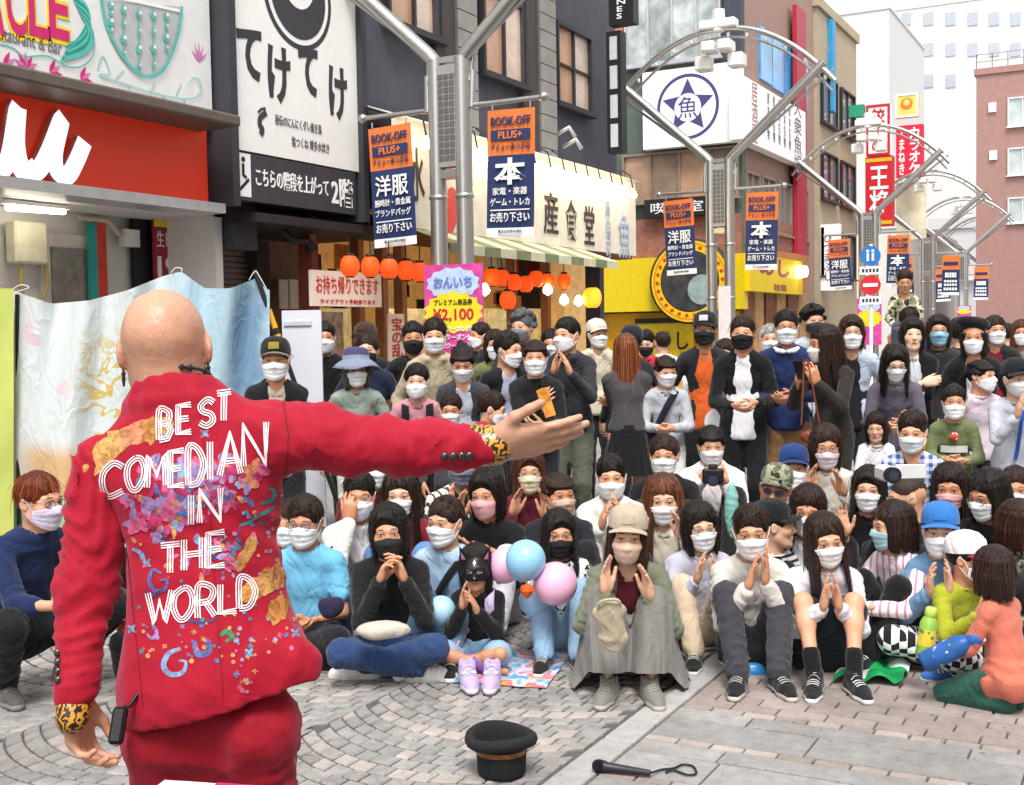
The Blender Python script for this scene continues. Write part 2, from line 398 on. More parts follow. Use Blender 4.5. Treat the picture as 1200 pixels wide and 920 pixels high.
# ------------------------------------------------------------------ people: templates in head / hand / foot space
def v3(*a): return np.array(a, float)
def head_prims(kind='m'):
    jw = {'m': 1., 'f': .92, 'k': .96}[kind]; nz_ = {'m': 1., 'f': .9, 'k': .75}[kind]
    p = [el((0, -.014, .028), (.077, .096, .088), .02), el((0, .018, -.028), (.063 * jw, .073, .08), .03),
         rc((0, .025, -.055), (0, .056, -.092), .05 * jw, .024 * jw, .03), el((0, .072, -.098), (.02 * jw, .017, .017), .02)]
    for s in (-1, 1):
        p += [el((s * .04, .055, -.02), (.027, .028, .027), .02), rc((s * .05 * jw, .005, -.05), (s * .033 * jw, .05, -.088), .02, .018, .025),
              rc((s * .012, .083, .024), (s * .042, .074, .026), .012, .01, .016)]
    p += [rc((0, .084, .014), (0, .084 + .024 * nz_, -.026), .008, .0125 * nz_ + .001, .012)]
    for s in (-1, 1): p += [el((s * .0115, .09, -.029), (.0085, .01, .008), .008)]
    p += [rc((-.016, .083, -.057), (.016, .083, -.057), .008, .008, .012), rc((-.012, .082, -.067), (.012, .082, -.067), .0075, .0075, .012)]
    for s in (-1, 1):
        p += [el((s * .032, .099, .006), (.02, .016, .011), .012, sub=True), el((s * .032, .078, .005), (.016, .0125, .0115), .006)]
    for s in (-1, 1):
        c, q = math.cos(.35 * s), math.sin(.35 * s)
        R = np.array(((c, -q, 0), (q, c, 0), (0, 0, 1)))
        p += [el((s * .08, -.008, -.002), (.008, .019, .031), .008, rot=R), el((s * .087, -.002, .001), (.006, .009, .017), .005, sub=True)]
    p += [rc((0, -.015, -.05), (0, -.03, -.17), .05, .054, .03)]
    return p
def patch_strip(bv, pts, hw, off, n_out=.3):
    """ribbon over the face following (x, z) points"""
    V, Q = [], []
    for i, (x, z) in enumerate(pts):
        a = pts[max(i - 1, 0)]; b = pts[min(i + 1, len(pts) - 1)]; tx, tz = b[0] - a[0], b[1] - a[1]; l = math.hypot(tx, tz) + 1e-9
        w_ = hw[i] if isinstance(hw, (list, tuple)) else hw
        for sgn in (-1, 1):
            X, Z = x - tz / l * w_ * sgn, z + tx / l * w_ * sgn
            hit = bv.ray_cast(Vector((X, n_out, Z)), Vector((0, -1, 0)))[0]
            y = hit.y if hit else .08
            V.append((X, y + off, Z))
    for i in range(len(pts) - 1): Q.append((2 * i, 2 * i + 1, 2 * i + 3, 2 * i + 2))
    return np.array(V), np.array(Q)
_HEAD = {}
def head_template(kind, lod):
    key = (kind, lod)
    if key in _HEAD: return _HEAD[key]
    V, Q = sdf_mesh(head_prims(kind), (.007, .0092, .0115)[lod]); bv = bvh_of(V, Q)
    parts = [(V, Q, 0)]
    op = {'m': .62, 'f': .72, 'k': .8}[kind]
    for s in (-1, 1):
        ex = s * .032
        al = [(ex + s * t * .0145, .006 + .0012 * (1 - t * t) + .002 * t) for t in (-1, -.6, -.2, .2, .6, 1)]
        parts.append((*patch_strip(bv, al, [.0005, .0036 * op, .0048 * op, .005 * op, .0038 * op, .0005], .0008), 1))
        ir = [(ex - .0045 + .009 * i / 3, .0062) for i in range(4)]
        parts.append((*patch_strip(bv, ir, [.0022, .0046 * op, .0046 * op, .0022], .0014), 2))
        ls = [(ex + s * t * .0165, .0095 + .0034 * (1 - t * t) * op + .0015 * t) for t in (-1, -.5, 0, .5, 1)]
        parts.append((*patch_strip(bv, ls, [.0006, .0014, .0018, .0018, .0008], .0018), 2))
        br = [(s * (.016 + .034 * t), .031 + .0035 * math.sin(t * 3.1) - .0045 * t) for t in (0, .25, .5, .75, 1)]
        parts.append((*patch_strip(bv, br, [.0014, .002, .002, .0016, .0008], .0014), 2))
    for z, w_, hw in ((-.0575, .021, .0036), (-.0655, .017, .004)):
        lp = [(w_ * t, z + (.0015 if z > -.06 else -.001) * (1 - abs(t))) for t in (-1, -.5, 0, .5, 1)]
        parts.append((*patch_strip(bv, lp, [.0006, hw * .8, hw, hw * .8, .0006], .001), 3))
    lp = [(.021 * t, -.0612) for t in (-1, -.5, 0, .5, 1)]
    parts.append((*patch_strip(bv, lp, .0008, .0022), 2))
    _HEAD[key] = (merge(parts), bv); return _HEAD[key]
def mask_template(kind='f', style='surgical'):
    key = ('mask', kind, style)
    if key in _HEAD: return _HEAD[key]
    bv = head_template(kind, 1)[1]
    nu, nv = 19, 15; R = np.zeros((nv, nu)); A = np.linspace(-1.12, 1.12, nu); pos = np.zeros((nv, nu, 3))
    for j in range(nv):
        for i in range(nu):
            t = j / (nv - 1); u = abs(A[i]) / 1.12
            ztop = -.004 - .022 * u ** 1.5 + (.006 * (1 - min(1, u * 4))); zbot = -.112 + .04 * u ** 1.6
            z = ztop + (zbot - ztop) * t
            d = Vector((math.sin(A[i]), math.cos(A[i]), 0)); o = Vector((0, -.005, z)) + d * .3
            hit = bv.ray_cast(o, -d)[0]
            r = (Vector((hit.x, hit.y + .005, 0))).length if hit else .05
            R[j, i] = r; pos[j, i] = (math.sin(A[i]), math.cos(A[i]), z)
    S = R.copy()
    for _ in range(14):                       # a taut sheet: never inside the face, smooth elsewhere
        T = S.copy(); T[1:-1, 1:-1] = (S[:-2, 1:-1] + S[2:, 1:-1] + S[1:-1, :-2] + S[1:-1, 2:]) / 4
        T[0, 1:-1] = (S[0, :-2] + S[0, 2:] + 2 * S[0, 1:-1]) / 4; T[-1, 1:-1] = (S[-1, :-2] + S[-1, 2:]) / 2
        S = np.maximum(R, T)
    V = []
    for j in range(nv):
        t = j / (nv - 1)
        for i in range(nu):
            u = A[i] / 1.12; bul = .007 * (1 - u * u) * math.sin(math.pi * min(1, t * .9 + .1))
            if style == 'shaped': bul = .017 * (1 - abs(u)) * math.sin(math.pi * t)
            pl = .0016 * math.sin(t * math.pi * 8) * (1 - abs(u) ** 4) if style == 'surgical' else 0
            r = S[j, i] + .0045 + bul + pl; V.append((pos[j, i, 0] * r, pos[j, i, 1] * r - .005, pos[j, i, 2]))
    Q = [(j * nu + i, j * nu + i + 1, (j + 1) * nu + i + 1, (j + 1) * nu + i) for j in range(nv - 1) for i in range(nu - 1)]
    mb = MB(); mb.add(V, Q, 0, True)
    for s, i in ((-1, 0), (1, nu - 1)):
        a, b = Vector(V[i]), Vector(V[(nv - 1) * nu + i])
        mb.tube([a, Vector((s * .083, .012, .012)), Vector((s * .088, -.012, .022)), Vector((s * .086, -.026, -.002)), Vector((s * .08, -.012, -.028)), b], .0016, 5)
    me = bpy.data.meshes.new('face_mask'); me.from_pydata(mb.v, [], mb.f); me.update()
    me.polygons.foreach_set('use_smooth', [True] * len(mb.f)); _HEAD[key] = me; return me
# ---- hair
def _sk(ph, th, f=1.):
    return v3(.081 * f * math.sin(th) * math.sin(ph), -.013 + .1 * f * math.sin(th) * math.cos(ph), .03 + .091 * f * math.cos(th))
_HAIR = {}
def hair_template(style, seed=0, clip=False):
    key = (style, seed, clip)
    if key in _HAIR: return _HAIR[key]
    r = random.Random(hash(style) % 1000 + seed * 17 if False else sum(map(ord, style)) + seed * 17); D = math.radians; P = []
    base = 1.02 if style != 'buzz' else .99
    P.append(el((0, -.016, .031), (.081 * base, .1 * base, .092 * base), .01))
    cutz = {'short': -.02, 'spiky': -.02, 'buzz': -.02, 'bowl': -.02, 'tied': -.03, 'pony': -.03, 'curly': -.03}.get(style, -.05)
    P.append(el((0, .135, -.03), (.075, .1, .1), .01, sub=True))
    LK = []
    P.append(rc((-.1, .03, -.1 + cutz), (.1, .03, -.1 + cutz), .1, .1, .01, sub=True))
    if style in ('short', 'buzz', 'spiky', 'tied', 'pony', 'bowl'):
        for s in (-1, 1): P.append(el((s * .09, .012, -.03), (.03, .04, .042), .01, sub=True))
    def lock(pts, r0, r1, k=.006):
        n = len(pts) - 1; LK.append((pts, r0, r1))
        for i in range(n):
            a = r0 + (r1 - r0) * i / n; b = r0 + (r1 - r0) * (i + 1) / n; P.append(rc(pts[i], pts[i + 1], a, b, k))
    def fall(ph, th0, th1, f=1.05, n=4): return [_sk(ph + r.uniform(-.05, .05), th0 + (th1 - th0) * i / n, f + (.02 if i == n // 2 else 0)) for i in range(n + 1)]
    if style in ('short', 'spiky', 'bowl'):
        for i in range(30):
            ph = 2 * math.pi * i / 30 + r.uniform(-.08, .08); a = abs((math.degrees(ph) + 180) % 360 - 180)
            if style == 'bowl': e = 76 if a < 55 else (104 if a < 120 else 122)
            else: e = 63 if a < 50 else (84 if a < 105 else 112)
            e += r.uniform(-10, 9); pts = fall(ph, D(10), D(e), 1.035 if style != 'spiky' else 1.02)
            if style == 'spiky': pts[-1] = pts[-1] * 1.0 + (pts[-1] - v3(0, -.01, .03)) * r.uniform(.02, .13)
            lock(pts, .0155, .003, .004)
        if style != 'bowl':
            for i in range(14):
                ph = r.uniform(0, 6.28); t = D(r.uniform(5, 45)); a = _sk(ph, t, 1.05); b = a + v3(r.uniform(-.02, .02), r.uniform(-.01, .035), r.uniform(.0, .014)); lock([a, b], .014, .005)
    elif style in ('bob', 'long', 'longback', 'center', 'parted'):
        L = {'bob': -.115, 'long': -.27, 'longback': -.4, 'center': -.2, 'parted': -.1}[style]
        for i in range(44):
            ph = D(50) + (2 * math.pi - D(100)) * i / 43 + r.uniform(-.03, .03)
            pts = fall(ph, D(8), D(92), 1.035, 4); b = pts[-1]; a = abs((math.degrees(ph) + 180) % 360 - 180)
            l = L + r.uniform(-.015, .02); o = 1.04 if style in ('bob', 'parted') else 1.16
            fx = .035 if (a < 85 and style in ('long', 'center')) else 0
            mid = v3(b[0] * 1.07, b[1] * 1.05 + fx * .3, (b[2] + l) / 2 + .02); tip = v3(b[0] * o * (.93 if style in ('bob', 'parted') else 1), b[1] * o + fx, l)
            lock(pts + [mid, tip], .0185, .009)
        if style in ('bob', 'long'):
            for i in range(13):
                ph = D(-54) + D(108) * i / 12 + r.uniform(-.05, .05); pts = fall(ph, D(14), D(71 + r.uniform(-9, 8)), 1.035); lock(pts, .0125, .0026, .004)
        else:
            x0 = 0 if style != 'parted' else .025
            for s in (-1, 1):
                for i in range(8):
                    t = i / 7; root = _sk(math.atan2(x0, .05), D(12 + 40 * t), 1.06); e = _sk(s * D(42 + 16 * (1 - t)), D(72 + 12 * t), 1.09); m_ = _sk(s * D(24), D(34 + 28 * t), 1.1)
                    lock([root, m_, e, e + v3(s * .004, -.012, -.055)], .0125, .005)
    elif style in ('tied', 'pony', 'bun'):
        for i in range(26):
            ph = 2 * math.pi * i / 26; e = _sk(ph, D(74 if abs((math.degrees(ph) + 180) % 360 - 180) < 60 else 96), 1.03)
            lock([e, _sk(ph * .5 + math.pi * .5, D(55), 1.05), v3(0, -.11, .045 if style != 'pony' else .02)], .013, .012)
        if style == 'pony':
            for i in range(7): lock([v3(0, -.112, .02), v3(r.uniform(-.02, .02), -.145, -.01), v3(r.uniform(-.03, .03), -.13, -.13 + r.uniform(-.03, .02))], .018, .006)
        else:
            zt = .05 if style == 'tied' else .115
            yt = -.125 if style == 'tied' else -.05
            for i in range(9): P.append(el((r.uniform(-.02, .02), yt + r.uniform(-.015, .015), zt + r.uniform(-.02, .02)), .024, .006))
    elif style == 'curly':
        for i in range(70):
            ph = r.uniform(0, 6.28); a = abs((math.degrees(ph) + 180) % 360 - 180); th = D(r.uniform(0, 62 if a < 50 else 105)); P.append(el(_sk(ph, th, 1.12 + r.uniform(-.03, .05)), r.uniform(.016, .026), .008))
    if clip: P.append(hs((0, 0, .042), (0, 0, 1)))
    h = .0084
    V, Q = sdf_mesh(P, h)
    V = creases(V, Q, .0016, 130, seed) if style != 'buzz' else V
    parts_ = [(V, Q, 0)]
    SV, SQ = [], []; nr = np.random.default_rng(seed + len(style))
    for pts, r0, r1 in LK:
        if clip and max(p[2] for p in pts) > .06 and min(p[2] for p in pts) > .0: continue
        C_ = [np.array(p) for p in smooth_pts([Vector(p) for p in pts], 3)]; n = len(C_)
        for _ in range(17 if style not in ('long', 'longback') else 14):
            o1 = nr.normal(size=3); o1 /= np.linalg.norm(o1); o2 = nr.normal(size=3) * .004; b0, b1 = nr.uniform(0, .25), nr.uniform(.8, 1.12); wd = nr.uniform(.0006, .0013); fl_ = nr.uniform(1.02, 1.13) if nr.random() < .88 else nr.uniform(1.25, 1.7); ax_ = np.cross(C_[-1] - C_[0], o1); ax_ = ax_ / (np.linalg.norm(ax_) + 1e-9) * wd
            i0 = len(SV); cnt = 0
            for q in range(0, n):
                t = q / (n - 1)
                if t < b0 or t > b1: continue
                c_ = C_[q] + o1 * (r0 + (r1 - r0) * t) * fl_ + o2 * t * t * (2 + 6 * (fl_ > 1.2))
                if clip and c_[2] > .042: continue
                f = 1 if t < .85 else .4; SV += [c_ - ax_ * f, c_ + ax_ * f]; cnt += 1
            for q in range(cnt - 1): a = i0 + 2 * q; SQ.append((a, a + 1, a + 3, a + 2))
    if SQ: parts_.append((np.array(SV), np.array(SQ), 1))
    V, Q, _m = merge(parts_); me = fastmesh('hair', V, Q, _m); _HAIR[key] = me; return me
# ---- hats
_HAT = {}
def hat_template(style):
    if style in _HAT: return _HAT[style]
    mb = MB()
    if style == 'cap':                          # dome slot 0, visor slot 1, front badge slot 2
        n = 28; prof = [(.096, -.004), (.098, .02), (.096, .045), (.088, .07), (.068, .092), (.036, .105), (.004, .109)]
        mb.lathe(prof, n, (0, -.013, .03), 0, True, .93, 1.1)
        V = []; F = []; m_ = 11
        for k in range(2):
            for j in range(5):
                for i in range(m_):
                    a = math.radians(-62 + 124 * i / (m_ - 1)); t = j / 4
                    x = math.sin(a) * .095; y = -.013 + math.cos(a) * .107 + t * .062 * math.cos(a) ** .7
                    V.append((x * (1 + .06 * t), y, .034 - .014 * t - .02 * (x / .09) ** 2 - .002 * k))
        for k in range(2):
            for j in range(4):
                for i in range(m_ - 1):
                    q = [k * 5 * m_ + j * m_ + i, k * 5 * m_ + j * m_ + i + 1, k * 5 * m_ + (j + 1) * m_ + i + 1, k * 5 * m_ + (j + 1) * m_ + i]
                    F.append(tuple(q if k == 0 else q[::-1]))
        for i in range(m_ - 1):
            a = 4 * m_ + i; F.append((a, a + 1, a + 1 + 5 * m_, a + 5 * m_))
        mb.add(V, F, 1, True); mb.lathe([(.008, -.002), (.008, .003), (.0005, .006)], 10, (0, -.013, .139), 1)
        for z in (.052,):
            V = []; 
            for j in range(4):
                for i in range(7):
                    a = math.radians(-20 + 40 * i / 6); zz = .05 + .042 * j / 3; rr = np.interp(zz - .03, [0, .025, .055, .085], [.1, .1, .097, .085]) + .002
                    V.append((math.sin(a) * rr * .93, -.013 + math.cos(a) * rr * 1.1, zz))
            mb.add(V, [(j * 7 + i, j * 7 + i + 1, j * 7 + i + 8, j * 7 + i + 7) for j in range(3) for i in range(6)], 2, True)
    elif style == 'sun':
        prof = [(.17, -.035), (.172, -.03), (.15, -.005), (.12, .02), (.1, .032), (.099, .06), (.09, .1), (.06, .117), (.004, .122)]
        mb.lathe(prof, 32, (0, -.01, .03), 0, True, .95, 1.05)
        for i, f in enumerate(mb.f):
            if i >= 5 * 32: mb.m[i] = 1
        V = [(x * (1 + .03 * math.sin(5 * math.atan2(y, x))), y, z + .012 * math.sin(3 * math.atan2(y, x) + 1) * max(0, (math.hypot(x, y) - .1) / .07)) for x, y, z in mb.v]; mb.v = V
    elif style == 'beanie':
        mb.lathe([(.088, -.01), (.094, -.005), (.095, .03), (.096, .035), (.093, .07), (.075, .105), (.045, .122), (.004, .128)], 24, (0, -.016, .03), 0, True, .95, 1.1)
    elif style == 'beret':
        mb.lathe([(.086, .0), (.09, .01), (.115, .03), (.128, .055), (.115, .085), (.07, .1), (.004, .105)], 28, (0, -.013, .045), 0, True, .98, 1.02)
        mb.v = [(x + .01 * z * 8, y, z + .1 * x) for x, y, z in mb.v]
    mb.v = [tuple(v) for v in wobble(np.array(mb.v), .0022, 32, len(style))]
    me = bpy.data.meshes.new('hat'); me.from_pydata([tuple(v) for v in mb.v], [], mb.f); me.update()
    me.polygons.foreach_set('material_index', mb.m); me.polygons.foreach_set('use_smooth', [True] * len(mb.f)); _HAT[style] = me; return me
def glasses_template():
    if 'gl' in _HAT: return _HAT['gl']
    mb = MB()
    for s in (-1, 1):
        ring = [(s * .033 + .021 * math.cos(a), .102 - abs(.012 * math.cos(a)) * (1 if math.cos(a) * s > 0 else 0), .004 + .0165 * math.sin(a)) for a in [2 * math.pi * i / 14 for i in range(15)]]
        mb.tube(ring, .0016, 5, 0, False); mb.tube([(s * .053, .092, .008), (s * .08, .03, .01), (s * .083, -.02, .004)], .0014, 5)
        mb.add([(s * .033 + .02 * math.cos(a), .101, .004 + .0155 * math.sin(a)) for a in [2 * math.pi * i / 14 for i in range(14)]], [tuple(range(14))], 1)
    mb.tube([(-.012, .104, .009), (0, .106, .011), (.012, .104, .009)], .0016, 5)
    me = bpy.data.meshes.new('glasses'); me.from_pydata([tuple(v) for v in mb.v], [], mb.f); me.update()
    me.polygons.foreach_set('material_index', mb.m); _HAT['gl'] = me; return me
# ---- hands: right hand, wrist at origin, fingers +Y, palm faces -Z, thumb at -X
_HAND = {}
def hand_template(style, h=.006):
    key = (style, h)
    if key in _HAND: return _HAND[key]
    P = [rc((0, -.03, 0), (0, .02, 0), .026, .027, .02, ((0, 0, 1), .72)),
         rc((-.019, .02, 0), (-.022, .082, -.002), .021, .017, .018, ((0, 0, 1), .72)), rc((.016, .02, 0), (.02, .074, -.002), .02, .016, .018, ((0, 0, 1), .72)),
         el((-.02, .03, -.012), (.016, .026, .012), .015), el((.02, .03, -.01), (.012, .026, .01), .015), el((0, .05, 0), (.03, .04, .013), .02)]
    curl = {'flat': (.06, .1, .08), 'relax': (.35, .55, .4), 'grip': (1.0, 1.25, .7), 'clap': (.12, .2, .15), 'offer': (.1, .12, .1), 'hang': (.5, .7, .5)}[style]
    L = [(.043, .026, .02), (.047, .03, .021), (.043, .028, .02), (.034, .021, .018)]; X = (-.029, -.009, .011, .029); Y = (.085, .09, .086, .076)
    for i in range(4):
        p = v3(X[i], Y[i] - .008, 0); a = 0.; sp = (i - 1.4) * (.06 if style not in ('offer', 'clap', 'hang') else .015) if style != 'grip' else (i - 1.5) * -.05
        rr = (.0092, .0094, .009, .008)[i]
        for j in range(3):
            a += curl[j] * (1 + .1 * i); d = v3(math.sin(sp), math.cos(sp) * math.cos(a), -math.sin(a)); q = p + d * L[i][j]
            P.append(rc(p, q, rr, rr * .9, .0045 if j else .008)); p = q; rr *= .9
    t0 = v3(-.024, .012, -.008); sp = {'flat': (.75, .35), 'offer': (.85, .5), 'hang': (.4, .2), 'clap': (.6, .3), 'relax': (.5, .3), 'grip': (.35, .1)}[style]
    dz = {'flat': -.12, 'offer': .0, 'hang': -.5, 'clap': -.15, 'relax': -.5, 'grip': -1.}[style]
    d1 = v3(-math.sin(sp[0]), math.cos(sp[0]), dz); d1 /= np.linalg.norm(d1); d2 = v3(-math.sin(sp[1]), math.cos(sp[1]), dz * .8); d2 /= np.linalg.norm(d2)
    t1 = t0 + d1 * .046; t2 = t1 + d2 * .032; t3 = t2 + d2 * .024
    P += [rc(t0, t1, .015, .0115, .014), rc(t1, t2, .011, .0098, .006), rc(t2, t3, .0098, .0085, .004)]
    V, Q = sdf_mesh(P, h); _HAND[key] = (V, Q); return _HAND[key]
def hand_mesh(style, right, M, s, h):
    V, Q = hand_template(style, h); V = V * s
    if not right: V = V * v3(-1, 1, 1); Q = Q[:, ::-1]
    return xf(V, M), Q
def hand_frame(p, fd, pn):
    y = Vector(fd).normalized(); z = -Vector(pn); z = (z - y * z.dot(y)).normalized(); x = y.cross(z)
    return Matrix(((x.x, y.x, z.x, p[0]), (x.y, y.y, z.y, p[1]), (x.z, y.z, z.z, p[2]), (0, 0, 0, 1)))
# ---- shoes: ankle at origin, toe +Y; slot 0 upper, slot 1 sole
_SHOE = {}
def shoe_template():
    if 's' in _SHOE: return _SHOE['s']
    P = [rc((0, -.035, -.045), (0, .09, -.05), .038, .036, .02), rc((0, .09, -.05), (0, .15, -.058), .038, .028, .02), rc((0, -.02, -.03), (0, -.012, .012), .036, .04, .02),
         rc((0, .0, -.02), (0, .08, -.045), .032, .03, .02), hs((0, 0, -.08), (0, 0, -1)), rc((0, -.012, .0), (0, -.012, .08), .03, .034, .004, sub=True)]
    V, Q = sdf_mesh(P, .0085)
    nn = vnormals(V, Q); low = V[:, 2] < -.056; V = V + np.where(low, .004, 0)[:, None] * nn * v3(1, 1, 0)
    nq = len(Q); mi_ = (V[Q].mean(1)[:, 2] < -.054).astype(int); bb = MB(); bv = bvh_of(V, Q)
    for y in (.03, .052, .074, .096):
        row = []
        for x in (-.026, -.013, 0, .013, .026):
            h_ = bv.ray_cast(Vector((x, y, .1)), Vector((0, 0, -1)))[0]; row.append((x, y, (h_.z if h_ else -.03) + .003))
        bb.add([(x, y_ - .005, z) for x, y_, z in row] + [(x, y_ + .005, z) for x, y_, z in row], [(k, k + 1, k + 6, k + 5) for k in range(4)])
    V, Q, _x = merge([(V, Q, 0), (np.array(bb.v), np.array(bb.f), 1)]); mi_ = np.concatenate([mi_, np.ones(len(Q) - nq, int)]); me = fastmesh('shoe', V, Q, mi_); _SHOE['s'] = me; return me
# ------------------------------------------------------------------ posing
def ik(a, t, l1, l2, pole):
    a = np.array(a, float); t = np.array(t, float); d = t - a; L = np.linalg.norm(d); mx = (l1 + l2) * .995
    if L > mx: d *= mx / L; t = a + d; L = mx
    u = d / max(L, 1e-6); x = (l1 * l1 - l2 * l2 + L * L) / (2 * max(L, 1e-6)); hgt = math.sqrt(max(l1 * l1 - x * x, 0))
    p = np.array(pole, float); p = p - u * (p @ u); p /= np.linalg.norm(p) + 1e-9
    return a + u * x + p * hgt, t
ARMS = {   # wrist right / left relative to the shoulder line, finger direction and palm normal of each, hand shape
    'clap': (((.05, .25, -.06), (-.045, .25, -.05)), ((-.12, .25, 1), (-1, .1, .05)), ((.12, .25, 1), (1, .1, .05)), 'clap'),
    'clapopen': (((.10, .24, -.02), (-.09, .24, -.03)), ((-.1, .15, 1), (-1, .5, .1)), ((.1, .15, 1), (1, .5, .1)), 'clap'),
    'pray': (((.03, .22, -.04), (-.03, .22, -.03)), ((-.1, .1, 1), (-1, 0, 0)), ((.1, .1, 1), (1, 0, 0)), 'flat'),
    'chin': (((.055, .2, -.02), (-.055, .2, -.01)), ((-.2, .1, 1), (-1, .3, .1)), ((.2, .1, 1), (1, .3, .1)), 'relax'),
    'down': (((.26, .04, -.48), (-.26, .04, -.48)), ((.05, .1, -1), (-1, 0, 0)), ((-.05, .1, -1), (1, 0, 0)), 'relax'),
    'fold': (((-.09, .19, -.19), (.1, .17, -.23)), ((-1, .05, .1), (0, -1, 0)), ((1, .05, .1), (0, -1, 0)), 'relax'),
    'front': (((.06, .23, -.3), (-.06, .23, -.29)), ((-.8, .5, -.2), (-.3, -.4, .6)), ((.8, .5, -.2), (.3, -.4, .6)), 'relax'),
    'lap': (((.12, .3, -.36), (-.12, .3, -.36)), ((-.5, 1, -.1), (0, 0, -1)), ((.5, 1, -.1), (0, 0, -1)), 'relax'),
    'phone': (((.06, .29, -.06), (-.07, .28, -.07)), ((-.35, .3, 1), (-.8, -.6, 0)), ((.35, .3, 1), (.8, -.6, 0)), 'relax'),
    'mouth': (((.03, .17, .1), (-.12, .26, -.33)), ((-.25, -.05, 1), (-.3, -1, 0)), ((.6, .6, -.1), (0, 0, -1)), 'relax'),
    'mouthL': (((.12, .26, -.33), (-.03, .17, .1)), ((-.6, .6, -.1), (0, 0, -1)), ((.25, -.05, 1), (.3, -1, 0)), 'relax'),
    'camera': (((.05, .26, .0), (-.05, .27, -.02)), ((-.6, .6, .4), (-.8, -.2, .3)), ((.6, .5, .5), (.5, .2, .8)), 'grip'),
    'knees': (((.1, .4, -.2), (-.1, .4, -.2)), ((-.8, .5, -.3), (0, -.2, -1)), ((.8, .5, -.3), (0, -.2, -1)), 'relax'),
}
def skeleton(pose, s, hsc, lean, hunch, arms, legw=1., armover=None):
    D = math.radians; J = {}
    def dr(a, side=0): return v3(math.sin(D(side)), math.sin(D(a)), math.cos(D(a)))
    ph = {'stand': .93, 'sit': .115, 'cross': .115, 'seiza': .25, 'crouch': .27, 'kneel': .52, 'seat': .45}[pose]
    P = v3(0, 0, ph * s); J['P'] = P
    J['W'] = W = P + dr(lean * .5) * .12 * s; J['C'] = C = W + dr(lean + hunch * .4) * .2 * s
    J['S'] = S = C + dr(lean + hunch) * .12 * s; J['N'] = Nn = S + dr(lean + hunch * 1.1) * .055 * s
    J['H'] = Nn + dr((lean + hunch) * .55) * .135 * hsc
    f = dr(lean + hunch * .5); J['F'] = v3(0, f[2], -f[1])
    sw = .155 * s
    for sd, nm in ((1, 'R'), (-1, 'L')):
        J['sh' + nm] = S + v3(sd * sw, -.01 * s, -.022 * s)
        A = ARMS[arms] if isinstance(arms, str) else arms
        off = v3(*A[0][0 if sd == 1 else 1])
        t = S + off * s
        J['el' + nm], J['wr' + nm] = ik(J['sh' + nm], t, .275 * s, .245 * s, (sd * .55, -.35, -1))
        hp = P + v3(sd * .088 * s, 0, -.02 * s if pose != 'stand' else -.05 * s); J['hp' + nm] = hp
        lw = legw
        if pose == 'stand': kt, pole = v3(sd * .095 * lw * s, .0, .085 * s), (sd * .05, 1, 0)
        elif pose == 'sit': kt, pole = v3(sd * .10 * lw * s, .46 * s, .085 * s), (sd * .12, .2, 1)
        elif pose == 'cross': kt, pole = v3(-sd * .13 * s, (.27 + .05 * sd) * s, .075 * s), (sd * 1., .25, .28)
        elif pose == 'seiza': kt, pole = v3(sd * .07 * s, -.02 * s, .06 * s), (sd * .1, 1, -.35)
        elif pose == 'crouch': kt, pole = v3(sd * .15 * s, .12 * s, .085 * s), (sd * .45, 1, .35)
        elif pose == 'kneel': kt, pole = v3(sd * .1 * s, -.36 * s, .06 * s), (sd * .05, 1, -.6)
        else: kt, pole = v3(sd * .12 * s, .45 * s, .085 * s), (0, 1, .5)
        J['kn' + nm], J['an' + nm] = ik(hp, kt, .42 * s, .4 * s, pole)
        J['kn' + nm][2] = max(J['kn' + nm][2], .06 * s)
    return J
def torso(J, s, g, fat=1., w=0.):
    fl = (J['F'], .74); k = .05 * s
    S = J['S']; a, b = S + (J['shR'] - S) * .85, S + (J['shL'] - S) * .85
    r = lambda x: x * s * fat + g
    sd = int(abs(J['wrR'][0] * 1e4) + J['H'][2] * 1e3); W_ = (lambda n, e: (w * s, n, sd + n, e)) if w else (lambda n, e: None)
    return [rc(J['P'] - v3(0, 0, .01 * s), J['W'], r(.132), r(.11), k, fl, w=W_(3, .5)), rc(J['W'], J['C'], r(.11), r(.122), k, fl, w=W_(4, 0)), rc(J['C'], J['S'], r(.122), r(.088), k, fl, w=W_(2, .5)),
            rc(a, b, .04 * s + g, None, k), rc(J['N'] - v3(0, 0, .02 * s), S + (J['shR'] - S) * .6, .045 * s + g, .045 * s + g, k), rc(J['N'] - v3(0, 0, .02 * s), S + (J['shL'] - S) * .6, .045 * s + g, .045 * s + g, k)]
def armp(J, s, g, upto=2., loose=0., w=0.):
    """upto: 1 = elbow, 2 = wrist"""
    out = []
    for nm in 'RL':
        a, e, w_ = J['sh' + nm], J['el' + nm], J['wr' + nm]; k = .022 * s
        sd = int(abs(w_[0] * 1e4) + abs(e[2]) * 1e3) + ord(nm); wa, wb = ((w * s, 5, sd, .5), (w * s, 5, sd + 1, .5)) if w else (None, None)
        if upto <= 1: out.append(rc(a, a + (e - a) * upto, .043 * s + g, .04 * s + g + loose, k, w=wa))
        else:
            out.append(rc(a, e, .043 * s + g, .035 * s + g + loose * .5, k, w=wa)); t = upto - 1
            out.append(rc(e, e + (w_ - e) * t, .036 * s + g + loose * .5, (.036 - .012 * t) * s + g + loose * .6, k * .5, w=wb))
    return out
